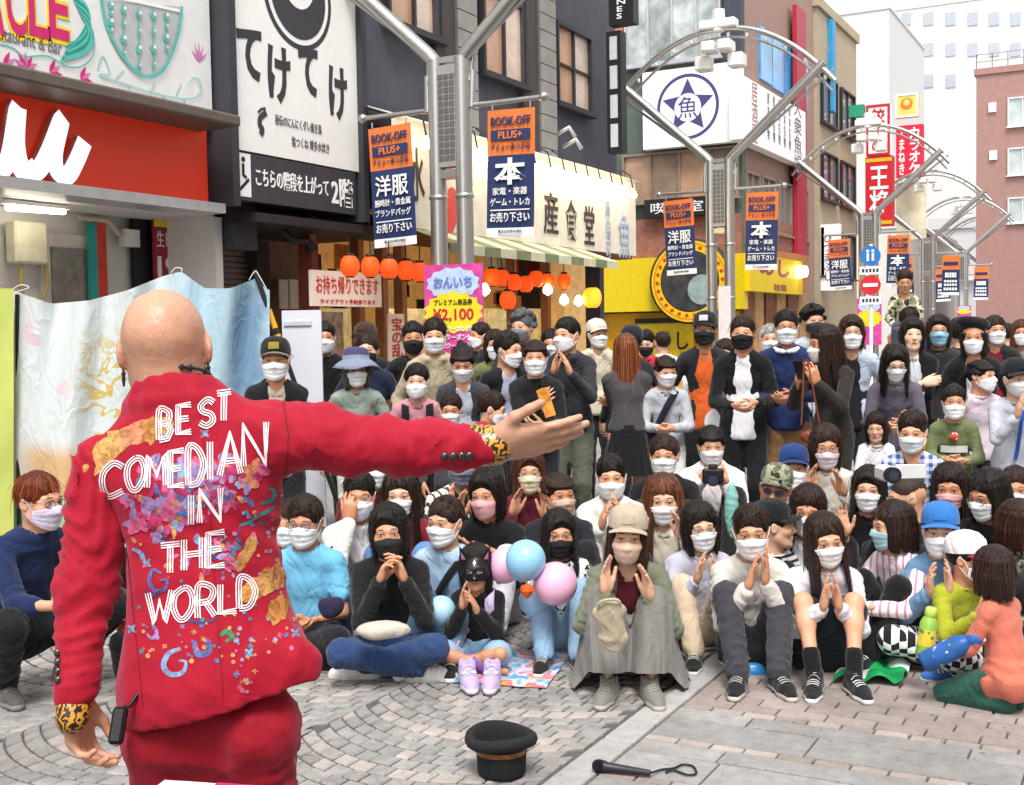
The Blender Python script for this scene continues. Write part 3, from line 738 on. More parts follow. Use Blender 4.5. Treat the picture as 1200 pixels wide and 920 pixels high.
def legp(J, s, g, upto=2., loose=0., fat=1., w=0.):
    out = []
    for nm in 'RL':
        a, e, w_ = J['hp' + nm], J['kn' + nm], J['an' + nm]; k = .04 * s
        sd = int(abs(e[0] * 1e4) + abs(e[2]) * 1e3) + ord(nm); wa, wb = ((w * s, 5, sd, .5), (w * s, 7, sd + 1, .5)) if w else (None, None)
        if upto <= 1: out.append(rc(a, a + (e - a) * upto, .082 * s * fat + g, .062 * s * fat + g + loose, k))
        else:
            out.append(rc(a, e, .082 * s * fat + g, .056 * s * fat + g + loose * .6, k, w=wa)); t = upto - 1; e2 = e + (w_ - e) * t
            out.append(rc(e, e2, .056 * s * fat + g + loose * .6, (.056 - .02 * t) * s + g + loose, k * .7, w=wb))
            if t > .8 and g < .006: out.append(el(e + (w_ - e) * .28, .05 * s, .03))
    return out
def _fd(J, nm, pose):
    if pose != 'cross': return v3(0, 1, 0)
    d = (J['an' + nm] - J['kn' + nm]) * v3(1, 1, 0) + v3(0, .12, 0); return d / np.linalg.norm(d)
# a person: continuous body mesh (top level) with hair and clothing as children
SKINS = ['#d6a485', '#cb9676', '#c48b69', '#dcb094', '#b87f5d']
_pcount = [0]
def person(px, py, zc, label, pose='sit', turn=0, head=(0, 0, 0), hair=('short', '#191513'), mask='#f7f7fb', mstyle='surgical', hat=None, gl=None,
           top=('long', '#333333'), bottom=('pants', '#25252b'), shoes=('#222222', '#dddddd'), socks=None, arms='clap', sk=None, kind='m', lean=6, hunch=10, fat=1.,
           s=None, group=None, legw=1., zbase=0., lift=0., extra=None, hands=True, name='person', shrink=1.):
    i = _pcount[0]; _pcount[0] += 1; jr = random.Random(i * 7 + 3)
    A0 = ARMS[arms] if isinstance(arms, str) else arms; jv = lambda p, q: tuple(c_ + jr.uniform(-q, q) for c_ in p)
    dz_ = jr.uniform(-.05, .03) if arms in ('clap', 'clapopen', 'pray') else 0.
    arms = (tuple((p[0] + (.012 if n_ == 0 else -.012) * jr.uniform(-.6, 2.2), p[1] + jr.uniform(-.02, .02), p[2] + dz_ + jr.uniform(-.02, .02)) for n_, p in enumerate(A0[0])), (jv(A0[1][0], .18), jv(A0[1][1], .2)), (jv(A0[2][0], .18), jv(A0[2][1], .2)), A0[3])
    rnd = random.Random(i); fat = fat * {'m': 1., 'f': .93, 'k': .97}[kind]
    top_pt = at(px, py, zc); zt = top_pt.z - zbase
    hair_h = .012 if hair else 0.
    if hat: hair_h = .03
    ss = 1. if s is None else s
    for _ in range(4):
        hsc = 1.05 * (ss ** .5 if ss < .97 else .985 + (ss - .97) * .3)
        J = skeleton(pose, ss, hsc, lean, hunch, arms, legw); ht = J['H'][2] + (.118 + hair_h) * hsc
        if s is None: ss *= (zt - lift) / ht
    hsc *= 1.0
    # heading towards the camera, then turned
    base_dir = math.atan2(-top_pt.x, -top_pt.y)      # angle from +Y, clockwise
    rz = -(base_dir) - math.radians(turn)
    c, q = math.cos(rz), math.sin(rz); hx, hy = J['H'][0], J['H'][1]
    loc = Vector((top_pt.x - (c * hx - q * hy), top_pt.y - (q * hx + c * hy), zbase + (zt - ht if s is not None and pose != 'stand' else 0)))
    if s is not None and pose == 'stand': loc.z = zbase + max(0, lift)
    h = .0112 if zc < 5.8 else (.015 if zc < 6.9 else (.0195 if zc < 9.2 else .026)); lod = 0 if zc < 6.3 else (1 if zc < 8.6 else 2)
    yaw, pit, til = [math.radians(a) for a in head]
    HM = Matrix.Translation(Vector(J['H'])) @ Matrix.Rotation(-yaw, 4, 'Z') @ Matrix.Rotation(-pit, 4, 'X') @ Matrix.Rotation(til, 4, 'Y') @ Matrix.Scale(hsc, 4)
    # ---- body
    (HV, HQ, Hm), _ = head_template(kind, lod)
    sl = {'tee': .62, 'sleeveless': .1, 'roll': 1.35}.get(top[0], 1.9)
    bh = max(h * 1.15, .0165) if (sl < 1.5 or bottom[0] in ('skirt', 'shorts')) else max(h * 1.4, .028)
    prim = torso(J, ss * .9, 0., fat) + armp(J, ss, -.004) + legp(J, ss, -.004) + [rc(J['N'] - v3(0, 0, .05 * ss), J['H'] - v3(0, .012, .03) * hsc, .052 * hsc, .05 * hsc, .03)]
    for nm in 'RL': prim.append(rc(J['an' + nm], J['an' + nm] + (v3(0, .0, -.03 * ss) if (pose == 'cross' and shoes) else v3(0, .04 * ss, -.055 * ss) if shoes else _fd(J, nm, pose) * .13 * ss - v3(0, 0, .03 * ss)), .029 * ss, (.012 if shoes else .028) * ss, .02))
    BV, BQ = sdf_mesh(prim, bh)
    parts = [(BV, BQ, 0), (xf(HV, HM), HQ, 0)]
    A = ARMS[arms] if isinstance(arms, str) else arms
    if hands:
        for nm, kx in (('R', 1), ('L', 2)):
            fd, pn = A[kx]; HF = hand_frame(J['wr' + nm], fd, pn)
            parts.append((*hand_mesh(A[3] if isinstance(A[3], str) else A[3][kx - 1], nm == 'R', HF, .97 * hsc * (ss ** .25), (.0064, .0085, .0105)[lod]), 0))
    V, Q, M_ = merge(parts); o1 = len(BQ); M_[o1:o1 + len(HQ)] = Hm
    sk = sk or SKINS[rnd.randrange(4)]
    me = fastmesh(name, V, Q, M_)
    root = link(name, me, [skin(sk), mat('eye_white', '#b3a49c', .4, var=0), mat('eye_dark', '#2a1c17', .35, var=0), mat('lips', '#b07866', .5, var=.05)])
    root.location = loc; root.rotation_euler = (0, 0, rz)
    tag(root, label, 'person', group)
    def part(nm, VQ, m): return link(nm, fastmesh(nm, *VQ), m, root)
    # ---- top
    g = .014; st = top[0]; tm = top[1] if not isinstance(top[1], str) else fabric(top[1])
    lo_ = .012 if st in ('hoodie', 'jacket', 'open') else .007
    neck = rc(J['N'] + v3(0, .0, -.012 * ss), J['H'] + v3(0, 0, .05), .058 * hsc, .075 * hsc, .01, sub=True)
    tp = torso(J, ss, g, fat, .007)
    if pose == 'stand': tp.append(rc(J['P'], J['P'] - v3(0, 0, .08 * ss), .15 * ss * fat + g, .15 * ss * fat + g * 1.4, .05, (J['F'], .76)))
    tp += armp(J, ss, g * .8, sl if st != 'sleeveless' else .15, lo_, .0075)
    if 'smock' in top: tp.append(rc(J['W'], J['P'] - v3(0, 0, .02 * ss), .13 * ss, .2 * ss, .05, w=(.012, 2, 5, .5)))
    if st in ('hoodie',):
        Nn = J['N']; pts = [Nn + v3(math.sin(a) * .085, -math.cos(a) * .085 - .005, -.005 - .02 * (1 - math.cos(a)) / 2) * ss for a in [math.radians(d) for d in range(-140, 141, 40)]]
        tp += [rc(pts[j], pts[j + 1], .027 * ss, None, .02) for j in range(len(pts) - 1)] + [el(Nn + v3(0, -.1, -.06) * ss, v3(.085, .035, .08) * ss, .03)]
    if st in ('collar', 'open', 'jacket'):
        Nn = J['N']; pts = [Nn + v3(math.sin(a) * .072, -math.cos(a) * .07, .012 - .035 * (1 - math.cos(a)) / 2) * ss for a in [math.radians(d) for d in range(-160, 161, 40)]]
        tp += [rc(pts[j], pts[j + 1], .014 * ss, None, .01) for j in range(len(pts) - 1)]
    if st not in ('hoodie', 'open'):
        pts = [J['N'] + v3(math.sin(a) * .062, -math.cos(a) * .06, .004 - .026 * (1 - math.cos(a)) / 2) * hsc for a in [math.radians(d) for d in range(0, 361, 30)]]
        cr = [rc(pts[j], pts[j + 1], .0105 * hsc, None, .006) for j in range(len(pts) - 1)]
        part('neckband', sdf_mesh(cr, .0105), tm)
    tp.append(neck)
    if st == 'open':
        fr = J['F'] * .155 * ss * fat
        tp += [rc(J['N'] + fr * .75 - v3(0, 0, .02), J['C'] + fr * 1.12, .075 * ss, .1 * ss, .012, sub=True), rc(J['C'] + fr * 1.12, J['P'] + fr * 1.2 - v3(0, 0, .2 if pose == 'stand' else 0), .1 * ss, .12 * ss, .012, sub=True)]
        ip = torso(J, ss, .005, fat)
        if pose == 'stand': ip += [rc(J['W'], J['P'] - v3(0, 0, .12 * ss), .13 * ss * fat, .15 * ss * fat + .006, .05, (J['F'], .8)), hs(J['P'] - v3(0, 0, .14 * ss), (0, 0, -1))]
        part('shirt', sdf_mesh(ip + [neck], h * 1.2), fabric(top[2]))
    if pose == 'stand': tp.append(hs(J['P'] - v3(0, 0, (.11 if bottom[0] != 'skirt' else .0) * ss), (0, 0, -1)))
    V, Q = sdf_mesh(tp, h); V = creases(V, Q, .0042 * ss, 38, i)
    part({'tee': 'shirt', 'long': 'sweater', 'hoodie': 'hoodie', 'open': 'jacket', 'jacket': 'jacket', 'collar': 'shirt', 'roll': 'shirt', 'sleeveless': 'vest'}[st], (V, Q), tm)
    if st == 'collar' and len(top) > 2: 
        Nn = J['N']; pts = [Nn + v3(math.sin(a) * .078, -math.cos(a) * .076, .018 - .045 * (1 - math.cos(a)) / 2) * ss for a in [math.radians(d) for d in range(-165, 166, 30)]]
        part('collar', sdf_mesh([rc(pts[j], pts[j + 1], .019 * ss, None, .01) for j in range(len(pts) - 1)] + [neck], .009), fabric(top[2]))
    # ---- bottom
    bt = bottom[0]; bm_ = bottom[1] if not isinstance(bottom[1], str) else fabric(bottom[1])
    hip = [rc(J['P'], J['P'] + v3(0, 0, .04 * ss), .142 * ss * fat + .008, .135 * ss * fat + .008, .05, (J['F'], .78))]
    if bt == 'pants':
        lp = hip + legp(J, ss, .01, 1.98, .014, fat, .0085)
    elif bt == 'shorts': lp = hip + legp(J, ss, .012, .75, .016, fat, .007)
    elif bt == 'skirt':
        if pose == 'stand': lp = None
        else: lp = hip + [rc(J['hpR'], J['hpR'] + (J['knR'] - J['hpR']) * .82, .095 * ss, .09 * ss, .08), rc(J['hpL'], J['hpL'] + (J['knL'] - J['hpL']) * .82, .095 * ss, .09 * ss, .08), rc((J['hpR'] + J['hpL']) / 2, (J['knR'] + J['knL']) / 2 * .75 + (J['hpR'] + J['hpL']) / 8, .09 * ss, .07 * ss, .09)]
    elif bt == 'longskirt':
        lp = hip
    if bt == 'skirt' and pose == 'stand':
        mb = MB(); n = 72; V = []; zt_ = J['P'][2] + .06 * ss; zb = J['P'][2] - bottom[2] * ss
        for k in range(7):
            t = k / 6
            for j in range(n):
                a = 2 * math.pi * j / n; r_ = (.135 + (.09 * t)) * ss + .008 * t * math.sin(a * 18) + .008 * t * math.sin(a * 3 + 1)
                V.append((r_ * math.cos(a), r_ * .82 * math.sin(a), zt_ + (zb - zt_) * t))
        mb.add(V, [(k * n + j, k * n + (j + 1) % n, (k + 1) * n + (j + 1) % n, (k + 1) * n + j) for k in range(6) for j in range(n)], 0, True); mb.build('skirt', bm_, root)
    else:
        V, Q = sdf_mesh(lp, h if zc < 6 else max(h * 1.5, .023)); V = creases(V, Q, .0045 * ss, 36, i + 50)
        part({'pants': 'trousers', 'shorts': 'shorts', 'skirt': 'skirt', 'longskirt': 'waistband'}[bt], (V, Q), bm_)
    if bt == 'longskirt':                     # cloth draped over both legs, falling to the paving at the sides
        V = []; nv_ = 30
        for jv_ in range(nv_ + 1):
            v = jv_ / nv_; cs = []
            for nm in 'LR':
                a_, k_, b_ = J['hp' + nm], J['kn' + nm], J['an' + nm] + v3(0, -.01, .04 * ss)
                cs.append(a_ + (k_ - a_) * min(1, v / .5) if v < .5 else k_ + (b_ - k_) * (v - .5) / .5)
            t = min(1, max(0, (v - .38) / .24)); t = t * t * (3 - 2 * t); nn = v3(0, -.35, .94) * (1 - t) + v3(0, .97, .24) * t; nn /= np.linalg.norm(nn); r_ = (.085 + .012 * v) * ss; L_, R_ = cs; fl_ = 1 + .6 * t; X_ = v3(1, 0, 0)
            gl_, gr_ = L_ - X_ * (.125 + .03 * v) * ss - v3(0, .1 * t * ss, 0), R_ + X_ * (.125 + .03 * v) * ss - v3(0, .1 * t * ss, 0); cp = [gl_ * v3(1, 1, 0) - X_ * .03, gl_ * v3(1, 1, .45) + X_ * .02, L_ - X_ * r_ - nn * .02, L_ - X_ * r_ * .5 + nn * r_ * .9, L_ + X_ * r_ * .5 + nn * r_ * .88, (L_ + R_) / 2 - nn * (.06 + .05 * t) * ss, R_ - X_ * r_ * .5 + nn * r_ * .88, R_ + X_ * r_ * .5 + nn * r_ * .9, R_ + X_ * r_ - nn * .02, gr_ * v3(1, 1, .45) - X_ * .02, gr_ * v3(1, 1, 0) + X_ * .03]
            row = smooth_pts([Vector(p) for p in cp], 6); n_ = len(row)
            for q, p in enumerate(row):
                u = q / (n_ - 1); am_ = .005 + .016 * v; p = np.array(p) + nn * am_ * (math.sin(u * 46 + 2.2 * math.sin(v * 5 + u * 9)) + .5 * math.sin(u * 83 + v * 4)); p[2] = max(p[2], .012 + .004 * math.sin(q)); p[1] = min(p[1], .62 * ss); V.append(p)
        Q = np.array([(a * n_ + b, a * n_ + b + 1, (a + 1) * n_ + b + 1, (a + 1) * n_ + b) for a in range(nv_) for b in range(n_ - 1)]); part('skirt', (np.array(V), Q), bm_)
    # ---- socks, shoes
    for nm in 'RL':
        an, kn = J['an' + nm], J['kn' + nm]
        if socks: part('sock', sdf_mesh([rc(an - v3(0, 0, .02), an + (kn - an) * .3, .043 * ss, .047 * ss, .02)], .013), fabric(socks))
        if shoes:
            if pose in ('seiza', 'kneel'): SM = Matrix.Translation(Vector(an)) @ Matrix.Rotation(math.pi * .55, 4, 'X') @ Matrix.Rotation(math.pi, 4, 'Z') if False else Matrix.Translation(Vector(an)) @ Matrix.Rotation(-math.radians(100), 4, 'X')
            elif pose == 'cross':
                d = an - kn; fd_ = _fd(J, nm, pose); SM = Matrix.Translation(Vector(an)) @ Matrix.Rotation(-math.atan2(fd_[0], fd_[1]), 4, 'Z') @ Matrix.Rotation(math.radians(28 if nm == 'R' else -28), 4, 'Y')
            else: SM = Matrix.Translation(Vector(an)) @ Matrix.Rotation(math.radians(-12 if nm == 'R' else 12), 4, 'Z')
            link('shoe', shoe_template(), None, root, SM @ Matrix.Scale(ss ** .7 * 1.1, 4), objmat=[fabric(shoes[0]), mat('sole_' + shoes[1], shoes[1], .6)])
    # ---- head wear
    if hair:
        hc = hair[1] if hair[1] != BK else ('#1a1411', '#281b14', '#32211a', '#1f1916')[i % 4]; HX = HM @ Matrix.Diagonal((1 + rnd.uniform(-.03, .03), 1 + rnd.uniform(-.03, .03), 1 + rnd.uniform(-.02, .05), 1)) @ Matrix.Rotation(rnd.uniform(-.12, .12), 4, 'Z')
        link('hair', hair_template(hair[0], hair[2] if len(hair) > 2 else i % 3, bool(hat)), None, root, HX if not hat else HM, objmat=[hairmat(hc, .7), hairmat(hc, 3.)])  # same colour twice: darkened shell, brightened strands as painted highlights
    if mask:
        link('face_mask', mask_template(kind, mstyle if i % 4 else 'shaped'), None, root, HM @ Matrix.Translation((0, .001, rnd.uniform(-.006, .004))), objmat=mat('mask_' + mask, mask, .85, var=.04, vscale=30, bump=.25, bscale=60))
    if hat:
        hm = hat_template(hat[0]); cols = hat[1:]
        sw_ = Matrix.Identity(4)
        link({'cap': 'cap', 'sun': 'sun_hat', 'beanie': 'beanie', 'beret': 'beret'}[hat[0]], hm, None, root, HM @ Matrix.Translation((0, -.006, .012)) @ Matrix.Rotation(math.radians(9), 4, 'X'), objmat=[fabric(c_) if isinstance(c_, str) else c_ for c_ in cols])
    if gl:
        link('glasses', glasses_template(), None, root, HM, objmat=[mat('frame_' + gl, gl, .3), LENS if gl != '#203050' else LENS_D])
    root['_h'] = 0; del root['_h']
    return root, J, HM, ss
def _glassmat():
    m, t, b = _new('spectacle_lens'); b.inputs['Base Color'].default_value = (.9, .93, .95, 1); b.inputs['Roughness'].default_value = .03; b.inputs['Alpha'].default_value = .12; return m
LENS = _glassmat(); LENS_D = mat('lens_tinted', '#3a4460', .15, var=0)
# ------------------------------------------------------------------ setting: ground and paving
def stone(key, color, var=.22, bump=.35, rough=.8):
    m = mat(key, color, rough, 0, var, 14, bump, 90, spec=.25); t = m.node_tree; b = t.nodes['Principled BSDF']; src = b.inputs['Base Color'].links[0].from_socket; co = objco(t)
    g = N(t, 'ShaderNodeTexNoise', Scale=1.1, Detail=7., Roughness=.7); g2 = N(t, 'ShaderNodeTexNoise', Scale=26., Detail=3.)
    for n in (g, g2): t.links.new(co, n.inputs['Vector'])
    f = N(t, 'ShaderNodeMapRange'); f.inputs[1].default_value = .38; f.inputs[2].default_value = .62; t.links.new(g.outputs[0], f.inputs[0])
    c = mixc(t, math_(t, 'MULTIPLY', f.outputs[0], .38), src, lin('#5d564f')); sp = math_(t, 'GREATER_THAN', g2.outputs[0], .68); t.links.new(mixc(t, math_(t, 'MULTIPLY', sp, .45), c, lin('#4a4541')), b.inputs['Base Color']); return m
XF = -9.2
def brickmat():
    m, t, b = _new('far_paving'); co = objco(t, (1, 1, 1)); br = t.nodes.new('ShaderNodeTexBrick'); t.links.new(co, br.inputs[0])
    for k, v in (('Color1', '#9a9897'), ('Color2', '#8c8a8a'), ('Mortar', '#6a6765')): br.inputs[k].default_value = (*lin(v), 1)
    br.inputs['Scale'].default_value = 1.; br.inputs['Brick Width'].default_value = .2; br.inputs['Row Height'].default_value = .1; br.inputs['Mortar Size'].default_value = .006
    t.links.new(br.outputs[0], b.inputs['Base Color']); b.inputs['Roughness'].default_value = .85; return m
def build_ground():
    gb = MB(); gb.add([(-400, -60, -.03), (400, -60, -.03), (400, 900, -.03), (-400, 900, -.03)], [(0, 1, 2, 3)])
    tag(gb.build('ground', mat('ground_far', '#8d8a88', .85, var=.18, vscale=1.2)), kind='structure')
    joint = mat('joint_sand', '#5b5653', .95, var=.25, vscale=60)
    pv = MB(); pv.add([(-9.2, -3, -.012), (12, -3, -.012), (12, 80, -.012), (-9.2, 80, -.012)], [(0, 1, 2, 3)])
    root = tag(pv.build('pavement', joint), kind='structure')
    fs = MB(); fs.add([(-9.2, 6.6, -.006), (12, 6.6, -.006), (12, 80, -.006), (-9.2, 80, -.006)], [(0, 1, 2, 3)])
    tag(fs.build('far_pavement', brickmat()), kind='structure')
    greys = [stone('sett_a', '#9b9896'), stone('sett_b', '#93918f'), stone('sett_c', '#a39f9c'), stone('sett_pink', '#b3aaa5', .12)]
    def prism(pts, z0, z1, bv=.006):
        n = len(pts); c = sum((Vector(p) for p in pts), Vector((0, 0))) / n
        V = [(p[0], p[1], z0) for p in pts] + [(p[0], p[1], z1 - bv) for p in pts]
        for p in pts:
            q = Vector(p); d = c - q; l = max(d.length, 1e-6); q = q + d * (bv * 1.4 / l); V.append((q.x, q.y, z1))
        F = [tuple(range(2 * n, 3 * n))]
        for a in (0, n): F += [(a + i, a + (i + 1) % n, a + n + (i + 1) % n, a + n + i) for i in range(n)]
        return V, F
    # segmental arcs of setts left of the kerb band
    W, RAD = 1.1, .80; cells = []
    for ci in range(-7, 1):
        x0 = -1.935 + (ci - 1) * W; xc = x0 + W / 2
        for k in range(-6, 74):
            yb = 1.6 + k * .09
            nst = 12; ph = .5 if k % 2 else 0.
            us = [0.] + [(i + ph + RNG.uniform(-.12, .12)) / nst for i in range(1 if not ph else 0, nst)] + [1.]
            for a, b in zip(us[:-1], us[1:]):
                if b - a < .04: continue
                ju = .005 / W
                def pt(u, dy): x = x0 + W * u; return (x, yb + dy - math.sqrt(RAD ** 2 - (x - xc) ** 2) + RAD)
                m_ = (a + b) / 2
                pts = [pt(a + ju, .005), pt(m_, .005), pt(b - ju, .005), pt(b - ju, .085), pt(m_, .085), pt(a + ju, .085)]
                if pts[0][0] < -9.1: continue
                band = (k % 9 in (0, 4)) and .12 < m_ < .9
                mi = 3 if (band and RNG.random() < .75) or RNG.random() < .05 else int(RNG.integers(0, 3))
                cells.append((pts, mi))
    def vis(p):
        d = Vector((p[0], p[1], 0)) - EYE; z = d.dot(FWD)
        if z < .5: return -1
        x, y = 600 + FPX * d.dot(RIGHT) / z, 460 - FPX * d.dot(UP) / z
        if -20 < x < 1220 and 760 < y < 930: return 1 / z + (0 if not (130 < x < 350 and y < 880) else -.05)
        return 0
    sc_ = sorted(cells, key=lambda c: -vis(c[0][1]))
    for pts, mi in sc_[:300]:
        V, F = prism(pts, -.03, RNG.uniform(-.001, .0025)); me = bpy.data.meshes.new('paving_stone'); me.from_pydata(V, [], F); me.update(); link('paving_stone', me, greys[mi], root)
    rest = MB()
    for pts, mi in sc_[300:]:
        V, F = prism(pts, -.03, RNG.uniform(-.001, .0025)); rest.add(V, F[:1] + F[7:], mi)
    tag(rest.build('paving_stones', greys, root), kind='stuff')
    # granite kerb band along the street, then slabs with rows of small pink bricks
    band = stone('granite_band', '#b0aeac', .1, .2); slabm = [stone('slab_a', '#a09e9d', .16, .5), stone('slab_b', '#989695', .16, .5), stone('slab_c', '#a5a2a0', .16, .5)]
    pink = [stone('brick_pink', '#a89d98', .12), stone('brick_rose', '#9c908b', .15), stone('brick_pale', '#b5aaa5', .1)]
    for i in range(14):
        y0 = 1.2 + i * .62; V, F = prism([(-1.915, y0 + .004), (-1.785, y0 + .004), (-1.785, y0 + .616), (-1.915, y0 + .616)], -.03, .002)
        me = bpy.data.meshes.new('kerb_stone'); me.from_pydata(V, [], F); me.update(); link('kerb_stone', me, band, root)
    def course(y0, y1, L, mats, name, off):
        x = -1.778 + off
        first = True; x = -1.778
        while x < 3.6:
            l = L * (off if first else 1) if first and off > 0 else L * RNG.uniform(.97, 1.03); first = False
            V, F = prism([(x + .004, y0 + .004), (x + l - .004, y0 + .004), (x + l - .004, y1 - .004), (x + .004, y1 - .004)], -.03, RNG.uniform(-.001, .002), .004)
            me = bpy.data.meshes.new(name); me.from_pydata(V, [], F); me.update(); link(name, me, mats[int(RNG.integers(0, 3))], root); x += l
    y = 2.68
    while y < 4.8:
        course(y, y + .24, .74, slabm, 'paving_slab', RNG.uniform(.3, .9)); course(y + .24, y + .375, .88, slabm, 'paving_slab', RNG.uniform(.2, .9)); course(y + .375, y + .435, .135, pink, 'paving_brick', 0.); y += .435
    for k in range(18): course(y + k * .1, y + k * .1 + .1, .2, [pink[1], pink[0], pink[1]], 'paving_brick', (.5 if k % 2 else 1.))
build_ground()

# ------------------------------------------------------------------ signs and boards
RX, UZ, RY = Vector((0, 1, 0)), Vector((0, 0, 1)), Vector((1, 0, 0))
def board(name, label, c, w_, h_, right, mat_, d=.1, cat='sign', group=None, edge=None, parent=None, ew=.04):
    """a slab whose front faces right x up; local x/y span the face, local z = 0 is the face"""
    M = frame(c, right, UZ); mb = MB(); mb.box((0, 0, -d / 2), (w_, h_, d))
    o = mb.build(name, mat_); o.matrix_world = M
    if parent is None: tag(o, label, cat, group)
    else: o.parent = parent; o.matrix_local = parent.matrix_basis.inverted() @ M
    if edge is not None:
        f = MB(); e = ew
        for x, y, a, b in ((0, h_ / 2 - e / 2, w_, e), (0, -h_ / 2 + e / 2, w_, e), (-w_ / 2 + e / 2, 0, e, h_ - 2 * e - .004), (w_ / 2 - e / 2, 0, e, h_ - 2 * e - .004)): f.box((x, y, .012), (a, b, .02))
        f.build('frame', edge, o)
    return o, M
def xbox(X, pl, pr, pyt, pyb, pc=None):
    """rectangle on the plane x = X: columns pl..pr, top and bottom rows read at column pc"""
    pc = pr if pc is None else pc
    y0, y1 = on_x(pl, (pyt + pyb) / 2, X).y, on_x(pr, (pyt + pyb) / 2, X).y
    z1, z0 = on_x(pc, pyt, X).z, on_x(pc, pyb, X).z
    return Vector((X, (y0 + y1) / 2, (z0 + z1) / 2)), y1 - y0, z1 - z0
def ybox(Y, pl, pr, pyt, pyb, pc=None):
    pc = pr if pc is None else pc
    x0, x1 = on_y(pl, (pyt + pyb) / 2, Y).x, on_y(pr, (pyt + pyb) / 2, Y).x
    z1, z0 = on_y(pc, pyt, Y).z, on_y(pc, pyb, Y).z
    return Vector(((x0 + x1) / 2, Y, (z0 + z1) / 2)), x1 - x0, z1 - z0
def stroke(pts, w_, M, m, parent, z=.004, name='lettering', taper=None, close=False):
    """flat painted stroke on a board"""
    mb = MB(); V = []; n = len(pts)
    for i in range(n):
        a = Vector(pts[max(i - 1, 0)]); b = Vector(pts[min(i + 1, n - 1)]); t = (b - a).normalized(); nn = Vector((-t.y, t.x))
        ww = w_ * (taper[i] if taper else 1); p = Vector(pts[i])
        for s in (-.5, .5): V.append((p.x + nn.x * ww * s, p.y + nn.y * ww * s, z + i * .00035))
    mb.add(V, [(2 * i, 2 * i + 2, 2 * i + 3, 2 * i + 1) for i in range(n - 1)])
    o = mb.build(name, m); o.parent = parent; o.matrix_local = parent.matrix_basis.inverted() @ M; return o
def disc(c, r, M, m, parent, z=.004, n=24, r0=0., name='emblem'):
    mb = MB()
    if r0 > 0:
        V = [(c[0] + q * math.cos(2 * math.pi * i / n), c[1] + q * math.sin(2 * math.pi * i / n), z) for q in (r0, r) for i in range(n)]
        mb.add(V, [(i, (i + 1) % n, n + (i + 1) % n, n + i) for i in range(n)])
    else: mb.add([(c[0] + r * math.cos(2 * math.pi * i / n), c[1] + r * math.sin(2 * math.pi * i / n), z) for i in range(n)], [tuple(range(n))])
    o = mb.build(name, m); o.parent = parent; o.matrix_local = parent.matrix_basis.inverted() @ M; return o
BLACK = mat('paint_black', '#1d1c20', .5, var=.05); WHITE = mat('paint_white', '#f2f1ef', .5, var=.04); CHAR = mat('paint_charcoal', '#3b3a40', .6, var=.1)
STEEL = mat('brushed_steel', '#b4b2ae', .32, .85, .1, 20, stretch=(1, 1, 8)); DARKMETAL = mat('dark_metal', '#3a3838', .45, .6)
WALLC = mat('wall_charcoal', '#4a4b55', .7, var=.14, vscale=2.5, bump=.3, bscale=30); RED = mat('paint_red', '#c8202c', .5, var=.06)
GLASS = mat('window_glass', '#6f747c', .08, .0, .15, 1.2, spec=.9)
WOOD = mat('wood_red', '#6e3524', .6, var=.25, vscale=4, stretch=(1, 1, 8)); WARM = mat('interior_warm', '#d99d55', .7, var=.6, vscale=3., emit=.14)  # WARM glows by itself: the tavern room's lamplight is put into its wall
def window(parent, c, w_, h_, right, framem, panem, cols=2, rows=1, curtain=None, rec=.1):
    """frame with bars, recessed pane(s), sill"""
    M = frame(c, right, UZ); L = parent.matrix_basis.inverted() @ M
    f = MB(); e = .06
    for x, y, a, b in ((0, h_ / 2 - e / 2, w_, e), (0, -h_ / 2 + e / 2, w_, e), (-w_ / 2 + e / 2, 0, e, h_ - 2 * e), (w_ / 2 - e / 2, 0, e, h_ - 2 * e)): f.box((x, y, .03), (a, b, .1))
    for i in range(1, cols): f.box((-w_ / 2 + w_ * i / cols, 0, .02), (.05, h_ - 2 * e - .002, .06))
    for i in range(1, rows): f.box((0, -h_ / 2 + h_ * i / rows, .018), (w_ - 2 * e - .002, .04, .05))
    wn = f.build('window', framem, parent, L)
    for i in range(cols):
        p = MB(); a = w_ / cols; p.box((-w_ / 2 + a * (i + .5), 0, -.01), (a - .02, h_ - .05, .012)); p.build('pane', panem[i % len(panem)] if isinstance(panem, list) else panem, wn)
    s = MB(); s.box((0, -h_ / 2 - .03, .06), (w_ + .12, .05, .16)); s.build('sill', framem, wn); return wn

